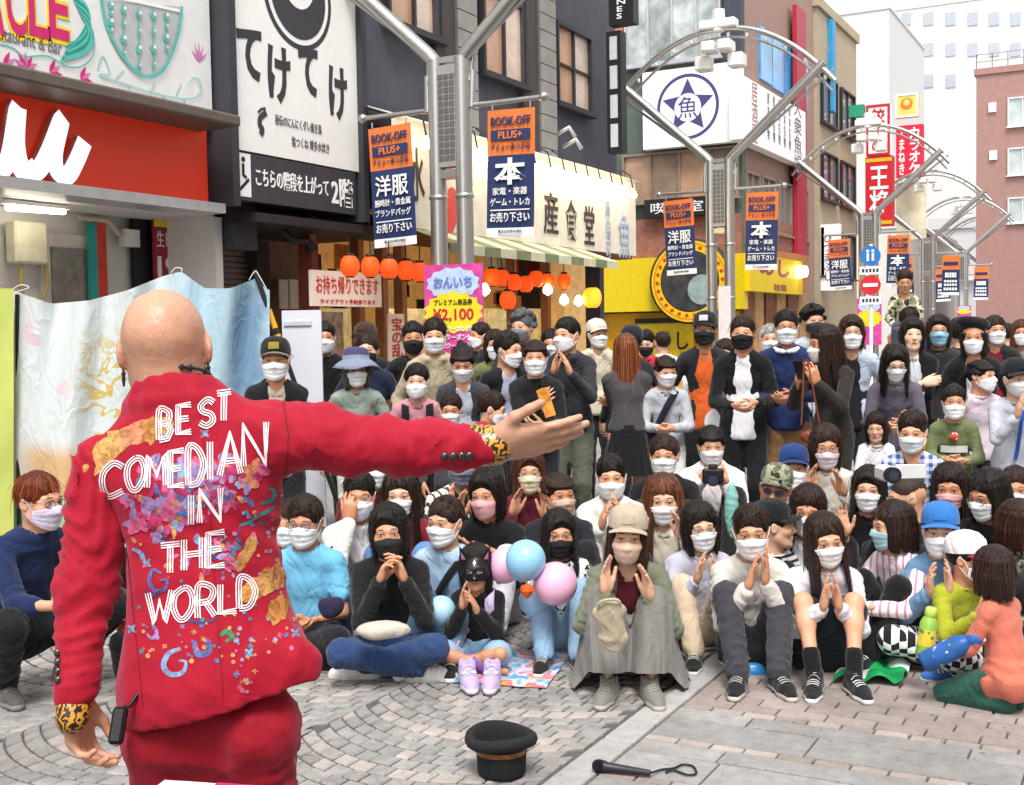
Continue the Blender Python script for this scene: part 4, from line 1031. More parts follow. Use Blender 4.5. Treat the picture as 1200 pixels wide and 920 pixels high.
# ------------------------------------------------------------------ left shop: painted panel and red sign
def left_shop():
    b = empty('shop_building', (XF, 8.2, 0)); tag(b, 'pale shop building at far left under the red sign and painted panel', 'building')
    inv = b.matrix_basis.inverted() if False else Matrix.Translation((-XF, -8.2, 0))
    yE = on_x(250, 200, XF).y; y0 = 2.2
    def P(name, c, d, m): mb = MB(); mb.box(c, d); return mb.build(name, m, b, inv)
    P('wall', (XF - .9, (y0 + yE) / 2, 4.2), (.2, yE - y0, 8.4), mat('shop_wall', '#dad7d2', .7, var=.06))
    P('ceiling', (XF - .35, (y0 + yE) / 2, 2.98), (.9, yE - y0, .06), mat('soffit', '#c9c7c2', .7))
    P('side_wall', (XF - .35, yE - .06, 4.2), (.9, .12, 8.4), mat('shop_wall', ''))
    P('upper_wall', (XF - .1, (y0 + yE) / 2, 6.9), (.5, yE - y0 - .15, 3.2), mat('shop_wall', ''))
    # door with glass and the utility box
    X2 = XF - .78
    c, w_, h_ = xbox(X2, 48, 112, 275, 470, 80); P('door', c, (.06, w_, h_), mat('door_white', '#cfcac4', .5))
    P('door_pane', c + Vector((.04, 0, .1)), (.02, w_ * .66, h_ * .72), mat('door_glass', '#6d6a5e', .15, var=.4, vscale=7, spec=.8))
    for px0, px1, col, nm in ((105, 114, '#2f9d97', 'curtain'), (114, 125, '#c8453c', 'curtain')):
        c, w_, h_ = xbox(X2 + .08, px0, px1, 262, 420, px1); P(nm, c, (.04, w_, h_), mat('curt' + col, col, .8))
    c, w_, h_ = xbox(X2 + .12, 12, 50, 262, 310, 50); 
    mb = MB(); mb.bevbox(c, (.16, w_, h_), .02); mb.build('meter_box', mat('beige_box', '#d8d2b8', .5), b, inv)
    mb = MB(); mb.tube([on_x(52, 300, X2 + .12), on_x(56, 330, X2 + .1), on_x(48, 360, X2 + .1), on_x(30, 380, X2 + .1)], .02, 8); mb.tube([on_x(25, 310, X2 + .12), on_x(25, 420, X2 + .12)], .025, 8); mb.build('conduit', mat('conduit', '#b9a56a', .5), b, inv)
    mb = MB(); mb.tube([on_x(92, 255, X2 + .1), on_x(125, 258, X2 + .1), on_x(140, 275, X2 + .1)], .03, 8); mb.build('duct', mat('duct', '#c0b69a', .5), b, inv)
    c, w_, h_ = xbox(X2 + .1, 143, 160, 270, 290, 160); P('switch_box', c, (.1, w_, h_), mat('box_white', '#dcdcd8', .4))
    c, w_, h_ = xbox(X2 + .1, 125, 143, 325, 420, 143); P('intercom', c, (.05, w_ * .6, .3), mat('box_dark', '#4a4c50', .4))
    c, w_, h_ = xbox(X2 + .06, 157, 182, 256, 470, 182); P('dark_opening', c, (.06, w_, h_), BLACK)  # black slab painted in for the darkness of the doorway gap
    c, w_, h_ = xbox(X2 + .1, 225, 292, 252, 480, 260)
    sh = MB()
    n = 34
    for i in range(n):
        z0_, z1_ = c.z - h_ / 2 + h_ * i / n, c.z - h_ / 2 + h_ * (i + 1) / n
        ya, yb = c.y - w_ / 2, c.y + w_ / 2; X3 = c.x
        sh.add([(X3, ya, z0_), (X3, yb, z0_), (X3 + .02, yb, z0_ + .03), (X3 + .02, ya, z0_ + .03), (X3 + .02, yb, z1_ - .015), (X3 + .02, ya, z1_ - .015), (X3, yb, z1_), (X3, ya, z1_)], [(0, 1, 2, 3), (3, 2, 4, 5), (5, 4, 6, 7)])
    sh.build('roller_shutter', mat('shutter', '#8a8078', .5, .3, .1), b, inv)
    # fluorescent lamp under the ceiling
    lt = MB(); a, e = on_x(8, 243, XF - .2), on_x(75, 248, XF - .2); lt.tube([a, e], .03, 10); o = lt.build('fluorescent_lamp', mat('tube_light', '#fff6e2', .4, var=0, emit=9)); tag(o, 'lit fluorescent tube under the red shop sign', 'lamp')
    h = MB(); h.box((a + e) / 2 + Vector((0, 0, .045)), (.07, (e - a).length + .1, .04)); h.build('housing', WHITE, o)
    # ledge, red sign, painted panel
    c, w_, h_ = xbox(-8.55, -140, 250, 140, 153, 250); lb = MB(); lb.bevbox(c, (.75, w_, h_), .02); tag(lb.build('ledge', mat('ledge_brown', '#6a5f58', .5, .3)), 'grey-brown metal ledge between painted panel and red sign', 'ledge')
    c, w_, h_ = xbox(-8.72, -140, 243, 153, 240, 243)
    s, M = board('shop_sign', 'orange-red shop sign with large white script letters', c, w_, h_, RX, mat('sign_red', '#c22c10', .35, var=.08, vscale=1., spec=.5, emit=.13), .35)
    e = MB(); e.box((0, -h_ / 2 - .05, .01), (w_ + .05, .1, .4)); e.build('bottom_rail', mat('rail_alu', '#c9c8c8', .35, .6), s)
    def L(px, py): p = M.inverted() @ on_x(px, py, -8.72); return (p.x, p.y)
    for pts in ([(-30, 128), (-28, 170), (-20, 196), (-8, 200), (4, 185), (14, 128), (12, 180), (22, 204), (36, 196)],
                [(16, 126), (14, 170), (22, 200), (38, 200), (50, 180), (66, 140), (58, 178), (60, 200), (72, 206), (82, 190), (92, 166)]):
        P2 = smooth_pts([L(*q) for q in pts], 7)
        stroke(P2, .2, M, mat('script_shadow', '#8a2416', .4, var=0), s, .02, 'lettering_shadow'); stroke([Vector((p[0] + .012, p[1] - .0)) for p in P2], .172, M, mat('script_white', '#fdfdff', .35, var=0, emit=.35), s, .045)
    c, w_, h_ = xbox(-8.74, -140, 246, -60, 136, 246)
    s, M = board('painted_panel', 'white shop panel hand-painted with pink lettering, teal plumes and leaves', c, w_, h_, RX, mat('panel_white', '#e4e4e2', .6, var=.05, bump=.15, bscale=120), .3)
    def L(px, py): p = M.inverted() @ on_x(px, py, -8.74); return (p.x, p.y)
    TEAL = mat('paint_teal', '#58b8ae', .5); DTEAL = mat('paint_deepteal', '#208f80', .5); PINK = mat('paint_pink', '#d0266e', .5); LPINK = mat('paint_lpink', '#cf78b0', .5); YEL = mat('paint_yellow', '#eed62c', .5)
    for i, (x0, x1) in enumerate(((-22, 4), (6, 30), (32, 56), (56, 80))):
        ch = 'ACLE'[i]; cx, cy = L((x0 + x1) / 2, 2 + i * 3); ww = abs(L(x1, 0)[0] - L(x0, 0)[0])
        lettering(ch, M, ww * 1.12, .62, YEL, s, .06, cx, cy, .004); lettering(ch, M, ww * .95, .54, PINK, s, .02, cx, cy, .009)
    cx, cy = L(30, 46); lettering('Restaurant & Bar', M, .78, .12, mat('paint_grey', '#7d7a80', .6), s, 0, cx, cy, .004)
    for k in range(7):
        a = [(82 + k * 2, -6 + k * 4), (98 + k * 1.5, 4 + k * 6), (103 - k * .5, 24 + k * 6), (92 - k * 3, 46 + k * 4), (78 - k * 1.2, 52 + k * 3.5)]
        P2 = smooth_pts([L(*q) for q in a], 5); n = len(P2); stroke(P2, .04, M, DTEAL if k % 2 else TEAL, s, .005 + k * .0006, 'plume', [.3 + .9 * math.sin(math.pi * i / (n - 1)) for i in range(n)])
    stroke(smooth_pts([L(*q) for q in ((-10, 50), (14, 56), (28, 66), (55, 66), (78, 78), (94, 78), (106, 68), (109, 52), (107, 36))], 6), .014, M, TEAL, s, .0045, 'border')
    for cx_, cy_, n_ in ((30, 80, 7), (58, 84, 3), (94, 92, 3), (4, 76, 3)):
        for k in range(n_):
            a = math.radians(90 + (k - (n_ - 1) / 2) * 32 + (0 if n_ > 3 else -60)); q = L(cx_, cy_); r_ = .14
            P2 = [(q[0] + math.cos(a) * r_ * t, q[1] + math.sin(a) * r_ * t) for t in (0, .3, .6, 1)]; stroke(P2, .045, M, LPINK if k % 2 else PINK, s, .005 + .0005 * k, 'petal', [.2, 1, .8, .05])
    arch = [(118, 0), (124, 30), (138, 60), (156, 82), (172, 90), (188, 84), (200, 62), (208, 34), (211, 8)]
    ap = smooth_pts([L(*q) for q in arch], 6); rm = MB(); n = len(ap); rm.add([(p[0], p[1], .003) for p in ap], [tuple(range(n))]); o = rm.build('niche', mat('niche_grey', '#b9bcbc', .7)); o.parent = s; o.matrix_local = s.matrix_basis.inverted() @ M
    stroke(ap, .035, M, TEAL, s, .012, 'arch_rim'); stroke([L(112, -8), L(160, 2), L(214, 14)], .03, M, WHITE, s, .012, 'balcony_rail')
    for px0, py0, py1 in ((128, 2, 40), (143, 4, 70), (161, 8, 86), (178, 10, 84), (193, 14, 62)):
        stroke([L(px0, py0), L(px0 + .5, (py0 + py1) / 2), L(px0 + 1, py1)], .016, M, TEAL, s, .014, 'baluster')
        for q in range(4):
            y = py0 + (py1 - py0) * (.12 + .26 * q); rr = (.045, .03, .05, .03)[q]
            disc(L(px0 + .5, y), rr * .8, M, TEAL, s, .017, 10, 0, 'scroll'); disc(L(px0 + 2, y - 2), rr * .4, M, WHITE, s, .019, 8, 0, 'scroll')
    for pts in ([(114, 82), (120, 66), (128, 86), (116, 88), (150, 100), (190, 112), (222, 116), (234, 108), (232, 94), (224, 92), (220, 100)], [(136, 92), (145, 82)], [(176, 108), (181, 98)], [(206, 112), (212, 98)], [(190, 112), (202, 128)], [(214, 115), (222, 132)], [(150, 101), (154, 118)]):
        stroke(smooth_pts([L(*q) for q in pts], 5), .017, M, mat('paint_pale_teal', '#9fd0cc', .6), s, .005, 'vine')
    for k in range(5):
        a = math.radians(90 + (k - 2) * 30); q = L(233, 72); stroke([(q[0] + math.cos(a) * .13 * t, q[1] + math.sin(a) * .2 * t) for t in (0, .4, 1)], .03, M, LPINK, s, .005 + k * .0005, 'petal', [.4, 1, .1])
    # beer poster
    c, w_, h_ = xbox(XF - .6, 181, 223, 256, 345, 223)
    s, M = board('beer_poster', 'red beer poster with white price beside the roller shutter', c, w_, h_, RX, mat('poster_red', '#a02a40', .5), .03, 'poster')
    mb = MB(); mb.box((0, h_ * .42, .004), (w_ * .98, h_ * .14, .006)); mb.build('header', YEL, s)
    lettering('生ビール', M, w_ * .85, h_ * .2, WHITE, s, 0, 0, h_ * .2); lettering('190', M, w_ * .85, h_ * .28, WHITE, s, .03, 0, -h_ * .16)
left_shop()

# ------------------------------------------------------------------ dark building with the big white sign
def dark_building():
    y0, y1 = on_x(250, 200, XF).y, on_x(430, 200, XF).y
    b = empty('dark_building', (XF, (y0 + y1) / 2, 0)); tag(b, 'narrow charcoal building carrying the tall white sign', 'building'); inv = b.matrix_basis.inverted() if False else Matrix.Translation((-XF, -(y0 + y1) / 2, 0))
    def P(name, c, d, m): mb = MB(); mb.box(c, d); return mb.build(name, m, b, inv)
    P('wall', (XF - .4, (y0 + y1) / 2, 6.7), (.8, y1 - y0, 7.6), mat('wall_dark', '#3d3c42', .7, var=.15, vscale=3, bump=.3, bscale=40))
    P('pillar', (XF + .12, y0 + .22, 5.9), (.25, .4, 6.6), CHAR)
    P('back_wall', (XF - 1.1, (y0 + y1) / 2 + .1, 1.45), (.1, y1 - y0, 2.9), mat('entry_brown', '#77594a', .7, var=.15))
    P('canopy', (XF - .2, (y0 + y1) / 2, 2.93), (1.6, y1 - y0, .1), mat('canopy_dark', '#2a2526', .6))
    P('post', (XF - .5, on_x(303, 320, XF - .5).y, 1.4), (.16, .24, 2.8), mat('post_dark', '#3b2f2e', .6))
    P('post', (XF + .05, on_x(358, 320, XF).y, 1.4), (.2, .14, 2.8), mat('post_red', '#7c3a2c', .6))
    for px in (332, 344):
        c, w_, h_ = xbox(XF - .9, px - 5, px + 5, 328, 362, px + 5); mb = MB(); mb.box(c, (.02, w_, h_)); mb.build('notice', mat('notice_paper', '#d9d6d2', .6, var=.25, vscale=30), b, inv)
    mb = MB(); q = on_x(330, 270, XF + .2); mb.tube([q, q + Vector((.1, .1, -.12)), q + Vector((.1, .35, -.1))], .05, 8); mb.tube([q + Vector((.1, .35, -.1)), q + Vector((.12, .42, -.22))], [.04, .07], 10); mb.build('spotlight', BLACK, b, inv)
    X = -8.6
    c, w_, h_ = xbox(X, 271, 417, -110, 201, 417)
    s, M = board('tall_sign', 'tall white sign with four black brush hiragana letters', c, w_, h_, RX, mat('sign_cream', '#efeeea', .5, var=.03), .45)
    e = MB()
    for x in (-w_ / 2 - .06, w_ / 2 + .06): e = MB(); e.box((x, -.3, -.18), (.11, h_ + .62, .5)); e.build('frame', CHAR, s)
    def L(px, py): p = M.inverted() @ on_x(px, py, X); return (p.x, p.y)
    for ch, (px, py), w2, h2 in (('て', (292, 63), 36, 60), ('け', (327, 88), 34, 66), ('て', (361, 84), 30, 56), ('け', (396, 110), 29, 62)):
        q = L(px, py); zc_ = (on_x(px, py, X) - EYE).dot(FWD); k = zc_ / FPX
        lettering(ch, M, w2 * k * 1.22, h2 * k, mat('brush_ink', '#37363a', .6, var=.1), s, .036, *q)
    q = L(349, -6); 
    disc(q, .62, M, CHAR, s, .003, 40); disc(q, .56, M, mat('sign_cream', ''), s, .006, 40); disc(q, .5, M, CHAR, s, .009, 40); disc((q[0], q[1] + .12), .28, M, mat('sign_cream', ''), s, .012, 24); disc((q[0] + .05, q[1] + .16), .2, M, CHAR, s, .015, 24)
    # small rooster and the two lines of small print
    R = [(312, 132), (305, 138), (304, 146), (307, 152), (305, 158)]; stroke(smooth_pts([L(*a) for a in R], 4), .07, M, CHAR, s, .004, 'rooster', None); stroke([L(302, 132), L(306, 128), L(311, 127)], .03, M, CHAR, s, .0045, 'rooster')
    q = L(350, 146); lettering('秘伝のにんにくダレ焼き鳥', M, .84, .115, mat('ink_grey', '#67666a', .6), s, 0, *q); q = L(364, 170); lettering('塩つくね 博多水炊き', M, .7, .115, mat('ink_grey', ''), s, 0, *q)
    c, w2, h2 = xbox(X, 271, 417, 203, 252, 417)
    s2, M2 = board('stairs_sign', 'dark sign band with white text pointing upstairs below the tall sign', c, w2, h2, RX, mat('band_dark', '#3f3d42', .5), .44)
    mb = MB(); q = M2.inverted() @ on_x(285, 205, X); mb.box((q.x, q.y, .004), (.23, .46, .008)); mb.build('icon', WHITE, s2)
    p0 = (q.x, q.y); stroke([(p0[0] - .08, p0[1] - .17), (p0[0] + .08, p0[1] - .04)], .035, M2, BLACK, s2, .011, 'icon_stairs'); stroke([(p0[0] - .01, p0[1] + .12), (p0[0] - .01, p0[1] + .0), (p0[0] + .04, p0[1] - .03)], .04, M2, BLACK, s2, .012, 'icon_figure'); disc((p0[0] - .005, p0[1] + .165), .03, M2, BLACK, s2, .012, 10)
    q = M2.inverted() @ on_x(344, 214, X); lettering('こちらの階段を上がって', M2, 1.3, .21, WHITE, s2, .012, q.x, q.y); q = M2.inverted() @ on_x(401, 226, X); lettering('2階', M2, .43, .34, WHITE, s2, .02, q.x, q.y)
dark_building()

# ------------------------------------------------------------------ charcoal building with the lantern-lit tavern
def tavern():
    y0, y1 = on_x(430, 200, XF).y + .02, on_x(722, 150, XF).y
    yc = (y0 + y1) / 2; b = empty('tavern_building', (XF, yc, 0)); tag(b, 'charcoal building with brown windows above the lantern-lit tavern', 'building'); inv = Matrix.Translation((-XF, -yc, 0))
    def P(name, c, d, m): mb = MB(); mb.box(c, d); return mb.build(name, m, b, inv)
    P('wall', (XF - .2, yc, 7.0), (.4, y1 - y0, 7.6), WALLC)
    P('end_wall', (XF - 3.2, y1 - .1, 5.5), (5.8, .2, 10.6), WALLC)
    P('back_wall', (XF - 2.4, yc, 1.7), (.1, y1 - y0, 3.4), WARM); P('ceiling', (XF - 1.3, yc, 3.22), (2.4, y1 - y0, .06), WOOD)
    tile = mat('pilaster_tile', '#8c8884', .6, var=.15, vscale=3)
    for pl, pr in ((536, 558), (632, 650)):
        a, e = on_x(pl, 100, XF + .12).y, on_x(pr, 100, XF + .12).y; P('pilaster', (XF + .06, (a + e) / 2, 7.1), (.16, e - a, 7.2), mat('joint_dark', '#5e5a58', .8))
        z = 3.6; k = 0
        while z < 10.4 and k < 24:
            P('tile', (XF + .15, (a + e) / 2, z + .14), (.03, e - a - .02, .262), tile); z += .28; k += 1
    for pl, pr in ((614, 632), (512, 536)):
        a, e = on_x(pl, 100, XF + .1).y, on_x(pr, 100, XF + .1).y; P('pilaster', (XF + .04, (a + e) / 2, 7.1), (.12, e - a, 7.2), mat('pilaster_dark', '#45403f', .7))
    cur = [mat('curtain_tan', '#b98f6f', .35, var=.2, vscale=2.5, spec=.8), mat('curtain_pale', '#cbb5a2', .3, var=.2, vscale=3, spec=.8)]
    fr = mat('window_frame', '#2f2d33', .5)
    for pl, pr, pt, pb, pc in ((448, 512, -60, 50, 512), (560, 611, -80, 104, 611), (648, 689, 45, 136, 689)):
        c, w_, h_ = xbox(XF + .02, pl, pr, pt, pb, pc); window(b, c + Vector((.03, 0, 0)), w_, h_, RX, fr, cur, 2, 2)
    for px, py in ((652, 158), (660, 172)):
        mb = MB(); q = on_x(px, py, XF + .1); mb.tube([q, q + Vector((.25, 0, .1)), q + Vector((.3, .1, -.05))], .045, 8); mb.build('vent_pipe', STEEL, b, inv)
    # ground-floor front: posts, glazed door leaves, posters inside
    for px in (364, 420, 448, 470, 600, 640): 
        q = on_x(px, 380, XF - .05); P('post', (XF - .05, q.y, 1.6), (.14, .12, 3.2), mat('post_wood', '#9a5f38', .6, var=.2))
    for pl, pr in ((378, 418), (452, 470), (474, 498), (566, 598), (602, 638)):
        c, w_, h_ = xbox(XF - .3, pl, pr, 362, 470, pr); P('glazing', c, (.03, w_, h_), mat('glazing_warm', '#d8bb78', .2, var=.75, vscale=6, spec=.7, emit=.2))  # panes glow themselves, standing in for light from inside
    c, w_, h_ = xbox(XF - .26, 379, 402, 366, 440, 402); P('poster', c, (.02, w_, h_), mat('poster_food', '#d8b7a0', .6, var=.5, vscale=9))
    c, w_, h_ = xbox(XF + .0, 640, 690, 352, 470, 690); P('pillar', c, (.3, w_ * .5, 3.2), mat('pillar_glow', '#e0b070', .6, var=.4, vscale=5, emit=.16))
    rr = random.Random(4); cc = ['#d8d0b8', '#c84a30', '#e0b838', '#e8e4da', '#8a3020', '#3a2a22', '#d88a3a', '#f0e8c8', '#5a3a28']
    for k in range(70):
        yy = rr.uniform(y0 + .2, y1 - .3); zz = rr.uniform(.9, 3.0); xx = rr.choice([XF - 2.32, XF - 1.6, XF - .9]); cl = rr.choice(cc)
        P('menu_paper' if xx < XF - 2 else 'hanging_menu', (xx, yy, zz), (.02, rr.uniform(.15, .5), rr.uniform(.18, .5)), mat('menu_' + cl, cl, .6, var=.35, vscale=14))
    for k in range(5): P('counter', (XF - 1.2, y0 + .9 + k * 1.9, .55), (.5, 1.5, 1.1), WOOD)
    P('beam', (XF + .15, yc, 3.12), (.3, y1 - y0, .24), WOOD)
    # long white tent sign
    X = -8.1
    c, w_, h_ = xbox(X, 466, 745, 214, 300, 745)
    s, M = board('tent_sign', 'long white tent sign with big black kanji over the tavern', c, w_, h_, RX, mat('tent_white', '#e2d9cb', .7, var=.08, bump=.12, bscale=5), .06)
    def L(px, py): p = M.inverted() @ on_x(px, py, X); return (p.x, p.y)
    rf = MB(); p0 = M.inverted() @ Vector((XF + .05, 0, c.z + h_ / 2 + .28)); rf.add([(-w_ / 2, h_ / 2, 0), (w_ / 2, h_ / 2, 0), (w_ / 2 + .2, h_ / 2 + .35, -1.0), (-w_ / 2, h_ / 2 + .35, -1.0), (-w_ / 2, h_ / 2 + .03, 0.02), (w_ / 2 + .2, h_ / 2 + .03, .02), (w_ / 2 + .2, h_ / 2 + .39, -1.0), (-w_ / 2, h_ / 2 + .39, -1.0)], [(0, 1, 2, 3), (4, 5, 6, 7), (0, 1, 5, 4), (1, 2, 6, 5)]); rf.build('canopy', mat('tent_white', ''), s)
    INK = mat('kanji_ink', '#3c3632', .6)
    for ch, px, py, w2, h2 in (('水', 488, 205, 18, 58), ('直', 612, 235, 14, 56), ('産', 645, 250, 22, 46), ('食', 669, 258, 18, 44), ('堂', 690, 264, 16, 42)):
        zc_ = (on_x(px, py, X) - EYE).dot(FWD); k = zc_ / FPX; lettering(ch, M, w2 * k * 1.75, h2 * k * 1.08, INK, s, .008, *L(px, py), .012)
    lettering('世界の海から', M, .22, 1.0, mat('kanji_blue', '#9fb6d0', .6), s, 0, *L(712, 268), .012, vertical=True); lettering('魚', M, .5, .8, mat('kanji_blue', ''), s, .0, *L(731, 276), .012)
    # red heart-shaped panel between the posts
    for px, py, r_ in ((522, 250, .42),):
        q = L(px, py); mb = MB(); hp = []
        for i in range(28):
            t = 2 * math.pi * i / 28; hp.append((q[0] + .026 * 16 * math.sin(t) ** 3 * .8, q[1] + .03 * (13 * math.cos(t) - 5 * math.cos(2 * t) - 2 * math.cos(3 * t) - math.cos(4 * t)), .01))
        mb.add(hp, [tuple(range(28))]); o = mb.build('heart', mat('heart_red', '#d8493c', .5), s); lettering('田', M, .42, .45, RED, s, .02, q[0], q[1] + .72, .012)
    # bulbs along the tent sign
    bm_ = mat('bulb_glow', '#ffe2a8', .4, var=0, emit=14)
    for bi, px in enumerate((500, 560, 575, 590, 628, 646, 662, 676, 690, 704, 718, 730, 742)):
        q = on_x(px, on_x_row(px, c.z + h_ / 2 - .28, X + .22), X + .22); mb = MB(); mb.lathe([(.001, -.075), (.05, -.06), (.065, -.02), (.05, .03), (.025, .055), (.02, .09)], 12, q); o = mb.build('light_bulb', bm_); tag(o, 'bare glowing light bulb, %s along the white tent sign' % nth(bi), 'bulb', 'bulbs along the tent sign')
        k = MB(); k.tube([q + Vector((0, 0, .08)), q + Vector((-.05, 0, .32)), q + Vector((-.22, 0, .42))], .012, 6); k.build('arm', BLACK, o)
    # green striped awning
    a0, a1 = on_x(470, 285, -8.2).y, on_x(738, 318, -7.3).y
    aw = MB(); zt, zb = 3.1, 2.72; n = 12
    for i in range(n):
        ya, yb = a0 + (a1 - a0) * i / n, a0 + (a1 - a0) * (i + 1) / n
        aw.add([(XF + .1, ya, zt + .2), (XF + .1, yb, zt + .2), (-7.5, yb, zb), (-7.5, ya, zb), (-7.5, yb, zb - .12), (-7.5, ya, zb - .12)], [(0, 1, 2, 3), (3, 2, 4, 5)], i % 2)
    tag(aw.build('awning', [mat('awning_green', '#7d8460', .8, var=.2), mat('awning_pale', '#c9c6a8', .8, var=.15)]), 'faded green striped awning above the orange lanterns', 'awning')
    # paper lanterns
    lm = mat('lantern_paper', '#e04a12', .6, var=.3, vscale=9, emit=.42); lmy = mat('lantern_amber', '#f09020', .6, var=.1, emit=.8)
    spots = [(410, 312), (434, 313), (456, 315), (476, 317), (492, 319), (576, 325), (588, 326), (602, 331), (616, 333), (628, 327), (642, 330), (661, 330)]
    def lantern(q, r_, m, lab, grp):
        mb = MB(); prof = []
        for i in range(17):
            t = i / 16; a = math.pi * t; prof.append((r_ * (.34 + .66 * math.sin(a)) * (1 if i % 2 else .95), -r_ * 1.05 * math.cos(a)))
        mb.lathe(prof, 20, q); o = mb.build('paper_lantern', m); tag(o, lab, 'lantern', grp)
        for dz in (r_ * 1.02, -r_ * 1.05 - .01): k = MB(); k.lathe([(.001, .0), (r_ * .45, 0), (r_ * .45, .03), (.001, .03)], 14, q + Vector((0, 0, dz))); k.build('cap', BLACK, o)
        k = MB(); k.tube([q + Vector((0, 0, r_ * 1.05)), q + Vector((0, 0, r_ * 1.05 + .2))], .008, 5); k.build('cord', BLACK, o)
    for i, (px, py) in enumerate(spots): lantern(on_x(px, py, -8.0), .112, lm, 'glowing orange paper lantern, %s in the row under the awning' % nth(i), 'row of orange lanterns')
    lantern(on_x(595, 352, -7.9), .12, lm, 'single orange lantern hanging lower than the row', None); lantern(on_x(694, 349, -7.7), .15, lmy, 'amber lantern hanging at the right end of the tavern front', None)
    for k, (px, py) in enumerate(((661, 352), (678, 353), (642, 340), (568, 340))):
        mb = MB(); mb.lathe([(.001, -.08), (.06, -.04), (.07, 0), (.05, .05), (.02, .09)], 12, on_x(px, py, -7.9)); tag(mb.build('globe_lamp', bm_), ('small white globe lamp under the right end of the tavern awning', 'small white globe lamp beside the amber lantern', 'small white globe lamp over the tavern pillar', 'small white globe lamp right beside the pink poster')[k], 'lamp', 'globe lamps under the awning')
    # takeaway sign
    c, w_, h_ = xbox(-8.75, 366, 447, 321, 360, 447)
    s, M = board('takeaway_sign', 'pale takeaway sign with red brush text under lanterns', c, w_, h_, RX, mat('sign_pale', '#f0dccf', .6, var=.05), .05)
    lettering('お持ち帰りできます', M, w_ * .9, h_ * .5, mat('ink_red', '#c0321e', .5), s, .005, 0, h_ * .1); lettering('テイクアウト予約承ります', M, w_ * .8, h_ * .14, mat('ink_red', ''), s, 0, 0, -h_ * .36)
    c, w_, h_ = xbox(-8.9, 456, 474, 368, 422, 474)
    s, M = board('banner_sign', 'narrow white banner with red vertical kana by the tavern door', c, w_, h_, RX, mat('sign_pale', ''), .03); lettering('宝の乱', M, w_ * .7, h_ * .85, mat('ink_red', ''), s, .02, 0, 0, vertical=True)
    # dark blade sign at the building's end
    c, w_, h_ = ybox(on_x(716, 100, -8.6).y, 711, 728, 35, 178, 728); s, M = board('blade_sign', 'black blade sign with pale panels at the end of the charcoal building', c, w_, h_, RY, BLACK, .25)
    for k in range(4): mb = MB(); mb.box((0, h_ * (.36 - .24 * k), .006), (w_ * .5, h_ * .19, .012)); mb.build('panel', mat('blade_pale', '#b9bcc6', .4), s)
    c, w_, h_ = ybox(on_x(728, 20, -8.4).y, 713, 742, -40, 26, 742); s, M = board('blade_sign', 'black upper blade sign with white vertical letters', c, w_, h_, RY, BLACK, .25); lettering('LINES', M, w_ * .35, h_ * .6, WHITE, s, .01, 0, -.1, vertical=True)
def on_x_row(px, Z, X):
    """pixel row at which column px meets height Z on the plane x = X"""
    lo, hi = -400., 920.
    for _ in range(40):
        m_ = (lo + hi) / 2
        if on_x(px, m_, X).z > Z: lo = m_
        else: hi = m_
    return lo
tavern()
